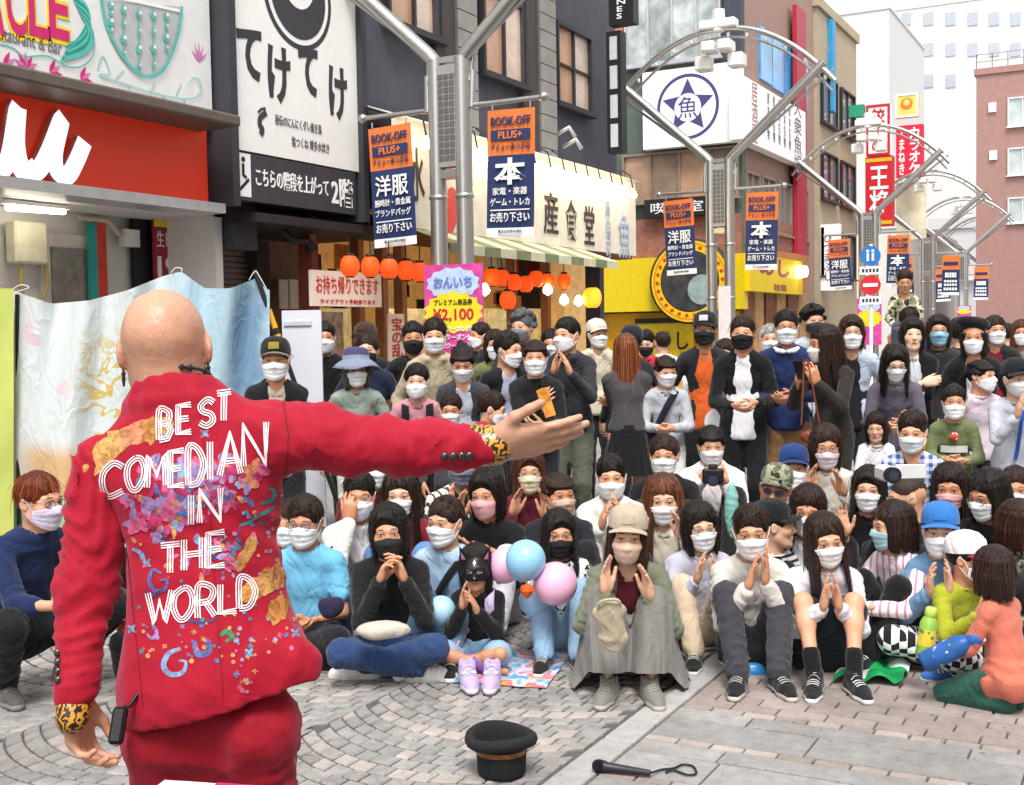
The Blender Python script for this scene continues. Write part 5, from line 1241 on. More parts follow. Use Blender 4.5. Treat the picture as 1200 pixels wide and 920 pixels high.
# ------------------------------------------------------------------ corner building beyond the cross street
def corner_building():
    YB = on_x(868, 167, XF).y; XB = XF
    b = empty('corner_building', (XB - 3, YB, 0)); tag(b, 'corner building with brick storey, star-crest sign and yellow ground-floor shop', 'building'); inv = Matrix.Translation((-XB + 3, -YB, 0))
    def P(name, c, d, m): mb = MB(); mb.box(c, d); return mb.build(name, m, b, inv)
    brick = mat('brick_wall', '#8f5f52', .8, var=.25, vscale=8, bump=.4, bscale=30)
    P('wall', (XB - 4.05, YB + .25, 6.0), (8.1, .3, 12.), mat('wall_green', '#56645a', .7, var=.1)); P('side_wall', (XB - .25, YB + 5.5, 6.), (.3, 10.2, 12.), mat('wall_pinkbrown', '#9a7d72', .75, var=.12))
    Y = YB
    def YP(name, pl, pr, pt, pb, pc, d, m, dy=0.): c, w_, h_ = ybox(Y + dy, pl, pr, pt, pb, pc); return P(name, c + Vector((0, d / 2, 0)), (w_, d, h_), m)
    YP('brick_storey', 700, 868, 250, 298, 868, .1, brick, -.03)
    # brick courses seen one by one
    # window bands
    c, w_, h_ = ybox(Y - .02, 730, 866, 170, 230, 866); window(b, c, w_, h_, RY, mat('frame_tan', '#8b7a6a', .5), [mat('lit_room', '#a8866a', .25, var=.35, vscale=1.2, spec=.7), mat('lit_room2', '#8a7564', .2, var=.35, vscale=1.5, spec=.7)], 4, 1)
    c, w_, h_ = ybox(Y - .02, 732, 845, -70, 66, 845); window(b, c, w_, h_, RY, mat('frame_grey', '#b5b8ba', .4, .4), [mat('stripe_glass', '#a9b0ae', .15, var=.6, vscale=1.5, spec=.8, stretch=(1, 1, .3)), mat('stripe_glass2', '#8f9794', .15, var=.6, vscale=1.8, spec=.8, stretch=(1, 1, .3))], 4, 1)
    YP('column', 848, 868, -80, 68, 868, .3, mat('column_dark', '#3d3f4c', .6), -.1)
    YP('orange_panel', 718, 730, 30, 70, 730, .1, mat('panel_orange', '#c0784a', .6), -.05)
    # star sign
    c, w_, h_ = ybox(Y - .35, 753, 868, 71, 165, 868)
    s, M = board('crest_sign', 'white square sign with indigo star crest in a ring', c, w_, h_, RY, mat('sign_white', '#f3f2f4', .5, var=.02), .3)
    IND = mat('indigo', '#4b4378', .5)
    q = (-.03 * w_, 0); R = h_ * .42; disc(q, R, M, IND, s, .004, 48, R * .9)
    st = []
    for i in range(10):
        a = math.pi / 2 + i * math.pi / 5; r_ = R * (.86 if i % 2 == 0 else .42); st.append((q[0] + r_ * math.cos(a), q[1] + r_ * math.sin(a), .005))
    mb = MB(); mb.add(st, [tuple(range(10))]); mb.build('star', IND, s); disc((q[0], q[1] - .02), R * .43, M, mat('sign_white', ''), s, .008, 24); lettering('魚', M, R * .62, R * .66, IND, s, .0, q[0], q[1] - .02, .012)
    # long sign on the street side
    c, w_, h_ = xbox(XB + .25, 869, 944, 132, 196, 944)
    s, M = board('long_sign', 'long white sign with brown text on the street side of the corner building', c, w_, h_, RX, mat('sign_white', ''), .3)
    lettering('居酒屋', M, .5, 1.5, mat('ink_brown', '#a5745e', .5), s, 0, -w_ * .32, 0, vertical=True)
    for k in range(5): lettering('厚木名物', M, .2, 1.2, mat('ink_dark', '#6a6070', .5), s, 0, -w_ * .12 + k * w_ * .085, .1, vertical=True)
    lettering('大衆魚場', M, .8, 2.1, mat('ink_dark', ''), s, .0, w_ * .36, 0, vertical=True)
    # blue panes and other street-side windows
    for k in range(4):
        c, w_, h_ = xbox(XB - .08, 890 + k * 14, 903 + k * 14, 40 + k * 9, 100 + k * 10, 903 + k * 14); mb = MB(); mb.box(c, (.08, w_, h_)); mb.build('blue_pane', mat('blue_pane', '#3f8fc4', .2, var=.5, vscale=1., spec=.8), b, inv)
    for k in range(4):
        c, w_, h_ = xbox(XB - .06, 872 + k * 19, 888 + k * 19, 205 + k * 6, 268 + k * 5, 888 + k * 19); window(b, c, w_, h_, RX, mat('frame_tan', ''), [GLASS], 2)
    c, w_, h_ = xbox(XB - .05, 869, 946, 270, 300, 946); P('brick_band', c, (.12, w_, h_), brick)
    # sign band above yellow shop
    c, w_, h_ = ybox(Y - .3, 755, 832, 229, 251, 832); s, M = board('cafe_sign', 'small black sign with white kanji above the brick band', c, w_, h_, RY, BLACK, .15); lettering('喫茶室', M, w_ * .8, h_ * .6, WHITE, s, .0)
    # yellow shop
    YM = mat('sign_yellow', '#dcc010', .45, var=.05); YD = mat('yellow_deep', '#e0a800', .5, var=.1)
    c, w_, h_ = ybox(Y - .6, 690, 868, 297, 362, 868); s, M = board('yellow_sign', 'broad plain yellow shop sign facing the street', c, w_, h_, RY, YM, .6)
    q = M.inverted() @ on_y(812, 330, Y - .6); R = 1.08
    rb = MB(); rb.lathe([(.001, 0), (R, 0), (R, .22), (.001, .22)], 48); o = rb.build('round_sign', mat('ring_black', '#272320', .5)); o.matrix_world = M @ Matrix.Translation((q.x, q.y, .02)); tag(o, 'round yellow and black sign with lettered ring on the yellow shop', 'sign')
    M3 = M @ Matrix.Translation((q.x, q.y, .25)); disc((0, 0), R * .95, M3, mat('ring_yellow', '#e8b818', .5), o, .0, 48, R * .72); disc((0, 0), R * .9, M3, mat('ring_orange', '#d88a10', .5), o, .004, 48, R * .86); disc((0, 0), R * .7, M3, mat('disc_grey', '#3d3c3b', .5, var=.6, vscale=3), o, .0, 40)
    disc((R * .3, -R * .2), R * .35, M3, mat('disc_pale', '#8fa09c', .5, var=.3, vscale=4), o, .004, 20); mb = MB()
    for k in range(26):
        a = 2 * math.pi * k / 26; stroke([(R * .77 * math.cos(a), R * .77 * math.sin(a)), (R * .83 * math.cos(a + .05), R * .83 * math.sin(a + .05))], .09, M3, mat('ring_ink', '#b04810', .5), o, .004, 'ring_mark')
    c, w_, h_ = xbox(XB + .3, 870, 947, 308, 346, 947); s, M = board('yellow_side_sign', 'yellow sign with plum-coloured cursive on the street side', c, w_ * .8, h_, RX, YM, .3); lettering('めし', M, w_ * .45, h_ * .5, mat('plum', '#8c2a58', .5), s, .03, -.3, .2); lettering('麺類', M, w_ * .2, h_ * .2, mat('plum', ''), s, .0, .2, -h_ * .35)
    c, w_, h_ = xbox(XB + .2, 912, 947, 300, 342, 947); s, M = board('wooden_sign', 'warm lit wooden sign at the corner shop', c, w_, h_, RX, mat('sign_wood', '#a9743e', .5, var=.3), .12); mb = MB(); mb.lathe([(.001, -.3), (.18, -.2), (.2, 0), (.15, .25), (.001, .3)], 14, (0, 0, .12)); mb.build('lamp', mat('warm_lamp', '#ffd890', .5, var=0, emit=4), s)
    # ground floor
    YP('shop_interior', 690, 868, 364, 470, 868, .1, YD, -.1); YP('shopfront_wood', 868, 870, 300, 470, 868, .1, WOOD, -.12)
    YP('menu_board', 746, 812, 376, 420, 812, .08, mat('menu_yellow', '#e8c41c', .5), -.25)
    c, w_, h_ = ybox(Y - .36, 750, 810, 380, 418, 810); M = frame(c, RY, UZ); lettering('なくし', M, w_ * .9, h_ * .6, BLACK, b, .02)
    YP('menu_rail', 744, 812, 372, 378, 812, .12, BLACK, -.3)
    YP('red_goods', 640, 690, 366, 470, 690, .3, mat('goods_red', '#a5281e', .6, var=.6, vscale=4), -.5)
    for k in range(6):
        c, w_, h_ = xbox(XB - .02, 870 + k * 13, 880 + k * 13, 350, 430, 880 + k * 13); P('shopfront_panel', c, (.1, w_, 3.4), mat('shopfront_%d' % (k % 2), ('#7a4a2c', '#b08a5a')[k % 2], .5, var=.4, vscale=3))
corner_building()

# ------------------------------------------------------------------ buildings and signs further down the street
def far_street():
    def simple(name, label, X0, X1, Y0, Y1, Z1, m, wins=None, cat='building', faceY=True):
        b = empty(name, ((X0 + X1) / 2, Y0, 0)); tag(b, label, cat); inv = Matrix.Translation((-(X0 + X1) / 2, -Y0, 0))
        mb = MB(); mb.box(((X0 + X1) / 2, (Y0 + Y1) / 2, Z1 / 2), (X1 - X0, Y1 - Y0, Z1)); mb.build('wall', m, b, inv)
        p = MB(); p.box(((X0 + X1) / 2, (Y0 + Y1) / 2, Z1 + .15), (X1 - X0 + .2, Y1 - Y0 + .2, .3)); p.build('parapet', m, b, inv); return b
    # red-framed building and the tan one along the left side
    ya = on_x(938, 200, XF).y; yb = on_x(952, 200, XF).y
    mb = MB(); c, w_, h_ = xbox(XF + .3, 940, 951, 15, 330, 951); mb.box(c - Vector((.2, 0, 0)), (.12, w_, h_)); o = mb.build('red_pillar', mat('pillar_red', '#a82038', .5, var=.08)); tag(o, 'tall dark red pillar on a facade beyond the corner building', 'pillar')
    c, w_, h_ = ybox(yb + 2, 951, 976, 22, 130, 976); s, M = board('blue_sign', 'tall blue blade sign with orange figure beside the red pillar', c, w_, h_, RY, mat('sign_blue', '#2f8fc0', .5, var=.2, vscale=2), .4)
    disc((0, h_ * .2), w_ * .3, M, mat('fig_orange', '#c77a4a', .5, var=.4, vscale=4), s, .004); lettering('魚民', M, w_ * .7, h_ * .3, WHITE, s, .0, 0, -h_ * .25, vertical=True)
    tan = simple('tan_building', 'tan narrow building past the red pillar', -16, XF, yb + .6, yb + 6.2, 11.5, mat('wall_tan', '#a89a82', .7, var=.1)); 
    for z in (3.2, 5.6, 8.0):
        for k in range(2): window(tan, Vector((XF + .03, yb + 2 + k * 2.6, z + .8)), 2.0, 1.5, RX, DARKMETAL, [GLASS], 2)
    simple('grey_building', 'pale grey narrow building down the left side of the street', -20, XF - 1.5, 62, 78, 6.5, mat('wall_pale', '#c9c5bd', .7, var=.06))
    green = MB(); c, w_, h_ = ybox(yb + 5, 990, 1012, 122, 136, 1012); s, M = board('green_sign', 'small green roof sign band', c, w_, h_, RY, mat('sign_green', '#2f9a72', .5), .3)
    c, w_, h_ = ybox(yb + 1, 956, 984, 262, 340, 984); s, M = board('white_lantern_sign', 'tall white sign with thin black vertical kana', c, w_, h_, RY, mat('sign_white', ''), .25); lettering('ひつまぶし', M, w_ * .35, h_ * .7, BLACK, s, 0, 0, 0, vertical=True)
    mb = MB(); c, w_, h_ = ybox(yb + 3, 960, 985, 156, 207, 985); mb.box(c, (w_ * .5, .2, h_)); tag(mb.build('yellow_plate', mat('plate_yellow', '#d8b830', .5)), 'yellow figure-shaped plate below the blue sign', 'sign')
    # red and white dumpling sign, karaoke sign, sun sign
    Y = 42.
    c, w_, h_ = ybox(Y, 1015, 1043, 121, 181, 1043); s, M = board('dumpling_sign', 'white sign panel with red brush characters over a red panel', c, w_, h_, RY, mat('sign_white', ''), .4, edge=RED, ew=.08); lettering('餃子の', M, w_ * .6, h_ * .85, RED, s, .02, 0, 0, vertical=True)
    c, w_, h_ = ybox(Y, 1014, 1046, 182, 264, 1046); s, M = board('dumpling_sign', 'red sign panel with two large white kanji', c, w_, h_, RY, RED, .4); lettering('王将', M, w_ * .7, h_ * .72, WHITE, s, .02, 0, 0, .012, vertical=True)
    for k in (1, -1): mb = MB(); mb.box((0, k * h_ * .45, .006), (w_ * .95, .12, .012)); mb.build('stripe', mat('stripe_y', '#e0b020', .5), s)
    c, w_, h_ = ybox(46, 1050, 1081, 145, 206, 1081); s, M = board('karaoke_sign', 'bright red blade sign with white katakana', c, w_, h_, RY, mat('karaoke_red', '#d82040', .5), .4); lettering('カラオケ', M, w_ * .42, h_ * .9, WHITE, s, .03, w_ * .2, 0, vertical=True); lettering('まねき', M, w_ * .25, h_ * .7, WHITE, s, .02, -w_ * .28, -.2, vertical=True)
    c, w_, h_ = ybox(46, 1049, 1076, 108, 136, 1076); s, M = board('sun_sign', 'square yellow sign with orange sun disc', c, w_, h_, RY, mat('sun_yellow', '#f0cf60', .5), .3, edge=WHITE, ew=.08); disc((0, .05), w_ * .27, M, mat('sun_orange', '#e87840', .5), s, .004); disc((.0, .1), w_ * .14, M, mat('sun_gold', '#f8d060', .5), s, .008)
    c, w_, h_ = ybox(47, 1050, 1084, 212, 280, 1084); s, M = board('cream_sign', 'cream sign with yellow drawing under the karaoke sign', c, w_, h_, RY, mat('sign_cream2', '#efe4c8', .5, var=.2, vscale=2), .3)
    # pale towers
    wt = mat('tower_white', '#cbcac9', .6, var=.03)
    x0, x1 = on_y(1040, 60, 150).x, on_y(1330, 60, 150).x; zt = on_y(1100, 6, 150).z
    t = simple('white_tower', 'large white far-off office tower with small windows', x0, x1, 150, 175, zt, wt)
    pane = mat('tower_glass', '#a4abb5', .3, spec=.6)
    for py in (22, 58, 95):
        for px in (1062, 1088, 1114, 1140, 1165, 1190):
            if py > 80 and px > 1130: continue
            q = on_y(px, py, 149.9); mb = MB(); mb.box((q.x, 149.95, q.z), (1.1, .12, 1.5)); wn = mb.build('window', pane, t, t.matrix_basis.inverted() if False else Matrix.Translation((-(x0 + x1) / 2, -150, 0)))
    x0, x1 = on_y(975, 60, 120).x, on_y(1042, 60, 120).x; zt = on_y(1000, 16, 120).z
    simple('white_block', 'plain white block building left of the white tower', x0, x1, 120, 140, zt, mat('block_white', '#c2c1c0', .6, var=.03))
    # brown building on the right
    Yb = 62.; x0 = on_y(1144, 160, Yb).x; x1 = x0 + 16; zt = on_y(1150, 88, Yb).z
    t = simple('brown_building', 'rosy brown brick building at the right edge', x0, x1, Yb, Yb + 14, zt, mat('brick_rosy', '#9c7871', .8, var=.1, vscale=4))
    inv = Matrix.Translation((-(x0 + x1) / 2, -Yb, 0))
    for k in range(2):
        rl = MB()
        for i in range(24): rl.tube([(x0 + i * .7, Yb + .1, zt + .3), (x0 + i * .7, Yb + .1, zt + 1.0)], .02, 4)
        rl.tube([(x0, Yb + .1, zt + (.65 + .35 * k)), (x0 + 16, Yb + .1, zt + (.65 + .35 * k))], .025, 5); rl.build('railing', STEEL, t, inv)
    for pyt, pyb in ((115, 149), (174, 206), (232, 262)):
        c, w_, h_ = ybox(Yb - .03, 1181, 1216, pyt, pyb, 1181); window(t, c, w_, h_, RY, mat('frame_white', '#dcdcdc', .5), [mat('pane_pale', '#a8b4b0', .15, var=.3, vscale=.8, spec=.8)], 2)
    for px, py in ((1163, 126), (1164, 182)):
        q = on_y(px, py, Yb - .05); mb = MB(); mb.box((q.x, Yb - .05, q.z), (.35, .12, .45)); mb.build('vent', mat('vent_white', '#d8d4d0', .5), t, inv)
    # elevated station concourse closing the street
    st = empty('station_building', (20, 95, 0)); tag(st, 'long pale station building closing the end of the street', 'building'); inv = Matrix.Translation((-20, -95, 0))
    x0 = on_y(1040, 300, 95).x; z1 = on_y(1120, 268, 95).z
    mb = MB(); mb.box((x0 + 35, 99, z1 / 2), (70, 8, z1)); mb.build('wall', mat('station_white', '#b9b8b8', .6, var=.04), st, inv)
    z2 = on_y(1120, 196, 95).z; mb = MB(); mb.box((x0 + 33, 97, (z1 + z2) / 2 + .5), (50, 5, .8)); mb.build('roof', mat('station_grey', '#b8b8ba', .5), st, inv)
    for k in range(9):
        mb = MB(); mb.box((x0 + 10 + k * 5.2, 96, (z1 + z2) / 2 - 1), (.35, .35, z2 - z1)); mb.build('column', mat('station_col', '#a8a6a4', .5), st, inv)
    mb = MB(); mb.box((x0 + 33, 94.9, z1 + .4), (60, .2, .8)); mb.build('parapet', mat('station_white', ''), st, inv)
    q = on_y(1187, 320, 94.8); mb = MB(); mb.box((q.x, 94.85, q.z), (.9, .25, 3.6)); mb.build('dark_sign', BLACK, st, inv)
    mb = MB(); q0 = on_y(1040, 328, 94.5); mb.box((x0 + 35, 94.6, q0.z), (70, .3, .5)); mb.build('band', mat('station_band', '#c8c8c8', .5), st, inv)
    # right-hand side of the street, out of frame but closing the sky light
    simple('right_building', 'plain building on the right side of the street outside the view', 11, 22, -40, 60, 13, mat('wall_pale', ''))
far_street()
mb = MB(); mb.box((XF - 2, -19, 5), (4, 42, 10)); tag(mb.build('row_building', mat('wall_pale', '')), 'plain building row continuing the left side behind the camera', 'building')  # out of view, added to cut low light so it falls from above

# ------------------------------------------------------------------ street arches with banners
def copy_tree(o, parent=None):
    c = o.copy(); COL.objects.link(c); c.parent = parent
    for ch in [x for x in bpy.data.objects if x.parent == o]: copy_tree(ch, c)
    return c
XP = -7.13
def make_arch(detail):
    a = empty('street_arch', (0, 0, 0))
    for sx in (-.175, .175):
        mb = MB(); mb.tube([(sx, 0, 0), (sx, 0, 4.78)], .1, 16); mb.build('pole', STEEL, a)
        s = 1 if sx > 0 else -1
        mb = MB(); mb.tube([(sx, 0, 4.74), (sx + s * .08, 0, 4.84), (s * 1.95, 0, 6.36)], .085, 14); mb.build('arm', STEEL, a)
        mb = MB(); mb.tube([(sx + s * .1, 0, 4.5), (sx + s * .14, .05, 4.85), (s * 2.0, .08, 6.15), (s * 2.1, .08, 6.22)], .026, 8); mb.tube([(sx + s * .12, .0, 4.2), (sx + s * .13, .02, 4.62)], .04, 8); mb.build('brace', STEEL, a)
        mb = MB(); mb.tube([(sx, 0, 4.22), (sx + s * 1.02, 0, 4.22)], .03, 10); mb.lathe([(.001, -.06), (.05, -.035), (.062, 0), (.05, .035), (.001, .06)], 12, (sx + s * 1.04, 0, 4.22)); mb.build('banner_bar', STEEL, a)
        for zz in (3.2, 2.2): mb = MB(); mb.lathe([(.1, -.03), (.112, -.02), (.112, .02), (.1, .03)], 16, (sx, 0, zz)); mb.build('collar', STEEL, a)
    arc = []
    for i in range(25):
        t = -1 + 2 * i / 24; arc.append((2.15 * t, 0, 6.0 + 1.2 * (1 - abs(t) ** 2.1)))
    mb = MB(); mb.tube(arc, .05, 10); mb.build('arch_tube', STEEL, a)
    mb = MB(); mb.tube([(p[0] * .96, .12, p[2] - .14) for p in arc], .025, 8); mb.build('arch_tube', STEEL, a)
    for i in range(1, 24, 2): mb = MB(); mb.lathe([(.001, -.06), (.03, -.04), (.03, .02), (.001, .04)], 8, (arc[i][0], .02, arc[i][2] - .1)); mb.build('lamp_bead', mat('bead', '#e8e4dc', .4), a)
    mb = MB(); mb.box((0, 0, 4.12), (.26, .16, 1.16)); mb.build('speaker_box', mat('speaker_grey', '#a8a6a2', .5, .5), a)
    gr = MB()
    for r_ in range(13):
        for c_ in range(3): gr.box((-.075 + .075 * c_, -.084, 3.62 + .077 * r_ + .02), (.06, .012, .055))
    gr.build('speaker_grille', mat('grille_dark', '#6d6a66', .5, .4), a)
    mb = MB(); mb.box((0, 0, 3.46), (.3, .14, .1)); mb.box((0, 0, 4.76), (.3, .14, .07)); mb.build('bracket', STEEL, a)
    for s in (-1, 1):
        mb = MB(); mb.bevbox((s * .16, -.05, 6.86), (.26, .36, .2), .03); mb.bevbox((s * .32, .1, 6.6), (.3, .3, .26), .03); mb.build('flood_lamp', mat('lamp_white', '#e4e2de', .4), a)
    mb = MB(); mb.bevbox((0, 0, 7.28), (.7, .25, .16), .02); mb.tube([(0, 0, 7.15), (0, 0, 7.55)], .12, 10); mb.build('lamp_housing', mat('lamp_white', ''), a)
    return a
proto = make_arch(True)
zcs = [13.9, 22.5, 33.5, 43.5, 52.5, 62.]
ARL = ['nearest steel street arch with orange-navy banners and speaker box', 'second steel street arch, its whole bow visible over the crowd', 'third steel street arch, beside the no-entry sign', 'fourth steel street arch down the street', 'fifth steel street arch, small in the distance', 'farthest steel street arch before the station']
PXS = [532, 845, 1018, 1087, 1127, 1152]
def flag(label, M, kind, detail):
    W_, H_ = .6, 1.42
    nu, nv = 8, 14; mb = MB(); V = []; seed = RNG.uniform(0, 6)
    for j in range(nv + 1):
        for i in range(nu + 1):
            u, v = i / nu, j / nv; V.append((W_ * (u - .5), -H_ * v, .012 * math.sin(5 * u + 3 * v + seed) * v))
    for j in range(nv):
        for i in range(nu): mb.add([V[j * 9 + i], V[j * 9 + i + 9], V[j * 9 + i + 10], V[j * 9 + i + 1]], [(0, 1, 2, 3)], 0 if j < 5 else (1 if j < 13 else 2), True)
    o = mb.build('street_banner', [mat('banner_orange', '#e0763a', .7, var=.08), mat('banner_navy', '#26355f', .7, var=.08), WHITE]); o.matrix_world = M
    tag(o, label, 'banner', 'banners on the street arches')
    NV = mat('banner_ink', '#26355f', .6, var=0)
    mb = MB(); mb.box((0, -.285, .016), (.5, .12, .004)); mb.build('band', NV, o)
    if detail < 3:
        lettering('BOOK-OFF', M, .5, .1, NV, o, .02, 0, -.13, .018); lettering('PLUS+', M, .3, .085, mat('banner_orange', ''), o, .015, 0, -.285, .022); lettering('アミューあつぎ店', M, .5, .075, NV, o, 0, 0, -.41, .018)
        if kind == 0: lettering('洋服', M, .46, .25, WHITE, o, .012, 0, -.7, .022); lettering('腕時計・貴金属', M, .5, .085, WHITE, o, .004, 0, -.9, .022); lettering('ブランドバッグ', M, .5, .085, WHITE, o, .008, 0, -1.02, .022)
        else: lettering('本', M, .4, .3, WHITE, o, .03, 0, -.69, .022); lettering('家電・楽器', M, .44, .085, WHITE, o, .004, 0, -.91, .022); lettering('ゲーム・トレカ', M, .5, .09, WHITE, o, .008, 0, -1.03, .022)
        lettering('お売り下さい', M, .5, .11, WHITE, o, .01, 0, -1.2, .022); lettering('株式会社厚木書店', M, .3, .035, CHAR, o, 0, 0, -1.36, .018)
        mb = MB(); mb.box((0, -1.12, .018), (.5, .012, .004)); mb.build('line', WHITE, o)
    else:
        for y, w2, h2 in ((-.7, .4, .22), (-.92, .46, .1), (-1.05, .46, .1), (-1.2, .48, .12)):
            mb = MB()
            for k in range(5): mb.box((-w2 / 2 + w2 * (k + .5) / 5, y, .018), (w2 / 5 * .75, h2 * .8, .004))
            mb.build('lettering', WHITE, o)
    for x in (-.24, .24):
        mb = MB(); mb.tube([(x, 0, 0), (x, .07, 0)], .01, 6); mb.build('ring', STEEL, o)
ORD = ['first', 'second', 'third', 'fourth', 'fifth', 'farthest']
for k, z in enumerate(zcs):
    o = proto if k == 0 else copy_tree(proto)
    q = on_x(PXS[k], 378, XP) if False else at(PXS[k], 378, z)
    o.location = (q.x, q.y, 0); tag(o, ARL[k], 'street arch', 'steel street arches')
    for s in (-1, 1):
        if k >= 5 and s < 0: continue
        M = Matrix.Translation((q.x + s * .82, q.y - .035, 4.12 - (.03 if s < 0 else 0))) @ Matrix.Rotation(math.radians(-2.5 * (1 if s < 0 else -.6)), 4, 'Y') @ frame((0, 0, 0), RY, UZ)
        flag('orange and navy shop banner on the %s side of the %s street arch' % ('left' if s < 0 else 'right', ORD[k]), M, 0 if s < 0 else 1, k)
# pink posters strapped to the arch poles
def pink_poster(px0, px1, py0, py1, zc, label, big):
    Y = at((px0 + px1) / 2, (py0 + py1) / 2, zc).y; c, w_, h_ = ybox(Y, px0, px1, py0, py1, px1)
    s, M = board('pink_poster', label, c, w_, h_, RY, mat('poster_magenta', '#d24a9c', .5, var=.35, vscale=8), .02, 'poster')
    mb = MB(); mb.add([(w_ * .42 * math.cos(a) * (1 + .12 * (i % 2)), h_ * (.33 + .13 * math.sin(a) * (1 + .15 * (i % 2))), .003) for i, a in enumerate([2 * math.pi * j / 24 for j in range(24)])], [tuple(range(24))]); mb.build('burst', mat('poster_sky', '#b8cbe8', .5, var=.2, vscale=12), s)
    mb = MB(); mb.add([(w_ * .46 * math.cos(a) * (1 + .14 * (i % 2)), h_ * (.07 + .17 * math.sin(a) * (1 + .14 * (i % 2))), .006) for i, a in enumerate([2 * math.pi * j / 28 for j in range(28)])], [tuple(range(28))]); mb.build('burst', mat('paint_yellow', ''), s)
    if big:
        lettering('おんいち', M, w_ * .66, h_ * .1, mat('poster_blue', '#6f86c8', .5), s, .03, 0, h_ * .34, .009); lettering('プレミアム商品券', M, w_ * .66, h_ * .055, BLACK, s, 0, 0, h_ * .16, .01); lettering('¥2,100', M, w_ * .7, h_ * .12, mat('poster_red2', '#c02048', .5), s, .015, 0, h_ * .045, .01)
        for k in range(3): lettering('お得なクーポン付き', M, w_ * .8, h_ * .055, WHITE, s, .01, 0, -h_ * (.08 + .075 * k), .01)
        for k in range(9):
            a = RNG.uniform(0, 6.28); d = .55; mb = MB(); x, y = w_ * .4 * math.cos(k * .7), h_ * (-.36 + .08 * math.sin(k * 1.7)); mb.add([(x + .05 * math.cos(b_) * (1 if i % 2 else .4), y + .05 * math.sin(b_) * (1 if i % 2 else .4), .004) for i, b_ in enumerate([2 * math.pi * j / 10 for j in range(10)])], [tuple(range(10))]); mb.build('sparkle', mat('poster_lpink', '#f0c0e0', .5), s)
pink_poster(498, 566, 308, 440, 13.72, 'pink price poster strapped to the nearest street arch', True)
pink_poster(1004, 1033, 349, 404, 33.2, 'pink poster behind the no-entry sign', False)
pink_poster(1121, 1138, 358, 374, 43, 'small pink poster low on the fourth street arch', False)
# small white notice on second arch
c, w_, h_ = ybox(at(848, 360, 22.3).y, 842, 856, 335, 402, 856); board('pole_notice', 'narrow white notice strapped to the second street arch', c, w_, h_, RY, mat('notice_white', '#dcd4d4', .6, var=.15, vscale=10), .03, 'notice')
# road signs
def road_signs():
    z = 24.; q = at(1020, 330, z); r = empty('road_sign', (q.x, q.y, 0)); tag(r, 'pole with blue pedestrian disc and red no-entry disc', 'road sign')
    def zrow(py): return at(1020, py, z).z
    mb = MB(); mb.tube([(0, .06, 0), (0, .06, zrow(286))], .035, 10); mb.build('pole', WHITE, r)
    for nm, py, m, rr in (('pedestrian_disc', 300, mat('sign_blue2', '#2a78c0', .4), .2), ('no_entry_disc', 334, mat('sign_red2', '#d02838', .4), .2)):
        mb = MB(); n = 28; zz = zrow(py); mb.add([(rr * math.cos(2 * math.pi * i / n), y, zz + rr * math.sin(2 * math.pi * i / n)) for y in (0, .02) for i in range(n)], [tuple(range(n))] + [tuple(range(n, 2 * n))[::-1]] + [(i, (i + 1) % n, n + (i + 1) % n, n + i) for i in range(n)]); o = mb.build(nm, m, r)
        k = MB()
        if nm[0] == 'n': k.box((0, -.004, zz), (.29, .008, .07)); k.build('bar', WHITE, o)
        else:
            for dx in (-.05, .05): k.box((dx, -.004, zz - .02), (.045, .008, .16)); k.add([(dx + .03 * math.cos(a), -.006, zz + .1 + .03 * math.sin(a)) for a in [2 * math.pi * i / 10 for i in range(10)]], [tuple(range(10))])
            k.build('figure', WHITE, o)
    for py, h_ in ((317, .16), (352, .16)):
        mb = MB(); mb.box((0, .0, zrow(py)), (.42, .015, h_)); o = mb.build('plate', WHITE, r)
        k = MB()
        for i in range(5): k.box((-.14 + .07 * i, -.01, zrow(py)), (.045, .004, .07))
        k.build('lettering', CHAR, o)
road_signs()
# ------------------------------------------------------------------ the audience
DB = '#2c1b13'; BR = '#5a3320'
SG, TG = 'spectators sitting on the paving', 'spectators standing behind'
def sit(px, py, zc, label, **k): return person(px, py, zc, label, pose=k.pop('pose', 'sit'), group=SG, **k)
def std(px, py, zc, label, **k): return person(px, py, zc, label, pose=k.pop('pose', 'stand'), group=TG, **k)
PPL = {}
# --- front row
PPL['capwoman'] = sit(735, 591, 5.5, 'woman in pale cap, khaki shirt and long grey skirt clapping in the front row', kind='f', hair=('long', DB), hat=('cap', '#b3a691', '#b3a691', '#ab9e8a'), mask='#d9b9a6', top=('open', '#6f7560', '#6d1f2c'), bottom=('longskirt', '#76746f'), shoes=('#7c7872', '#b9b4ae'), arms='clapopen', lean=8, hunch=14, head=(0, 4, -4))
PPL['whitejacket'] = sit(880, 592, 5.58, 'woman in white jacket and dark trousers, palms pressed together at her chin', kind='f', hair=('short', BK), top=('jacket', '#cfcac3'), bottom=('pants', '#44434b'), shoes=('#232226', '#c9c4bc'), socks='#1a191c', arms='pray', lean=8, hunch=16, head=(4, 6, 3), turn=-6)
PPL['blouse'] = sit(967, 602, 5.52, 'long-haired girl in white blouse and navy skirt, bare knees and black canvas shoes', kind='f', hair=('long', BK), top=('long', '#d9d9e2'), bottom=('skirt', '#1f2436'), shoes=('#26262c', '#e9e9e9'), socks='#17171a', arms=(((.03, .24, -.14), (-.04, .24, -.13)), ((-.1, .3, 1), (-1, .1, 0)), ((.1, .3, 1), (1, .1, 0)), 'flat'), lean=7, hunch=16, head=(-8, 8, 6), turn=-8)
PPL['cat'] = sit(557, 640, 5.75, 'child in black cat mask and black hoodie with crossed bare legs', kind='k', pose='cross', hair=('bob', BK), mask=None, top=('hoodie', '#1c1c1f'), bottom=('shorts', '#8fb0cf'), shoes=None, socks='#7c5fa4', arms='clap', lean=6, hunch=14, head=(-6, 6, 0), turn=10)
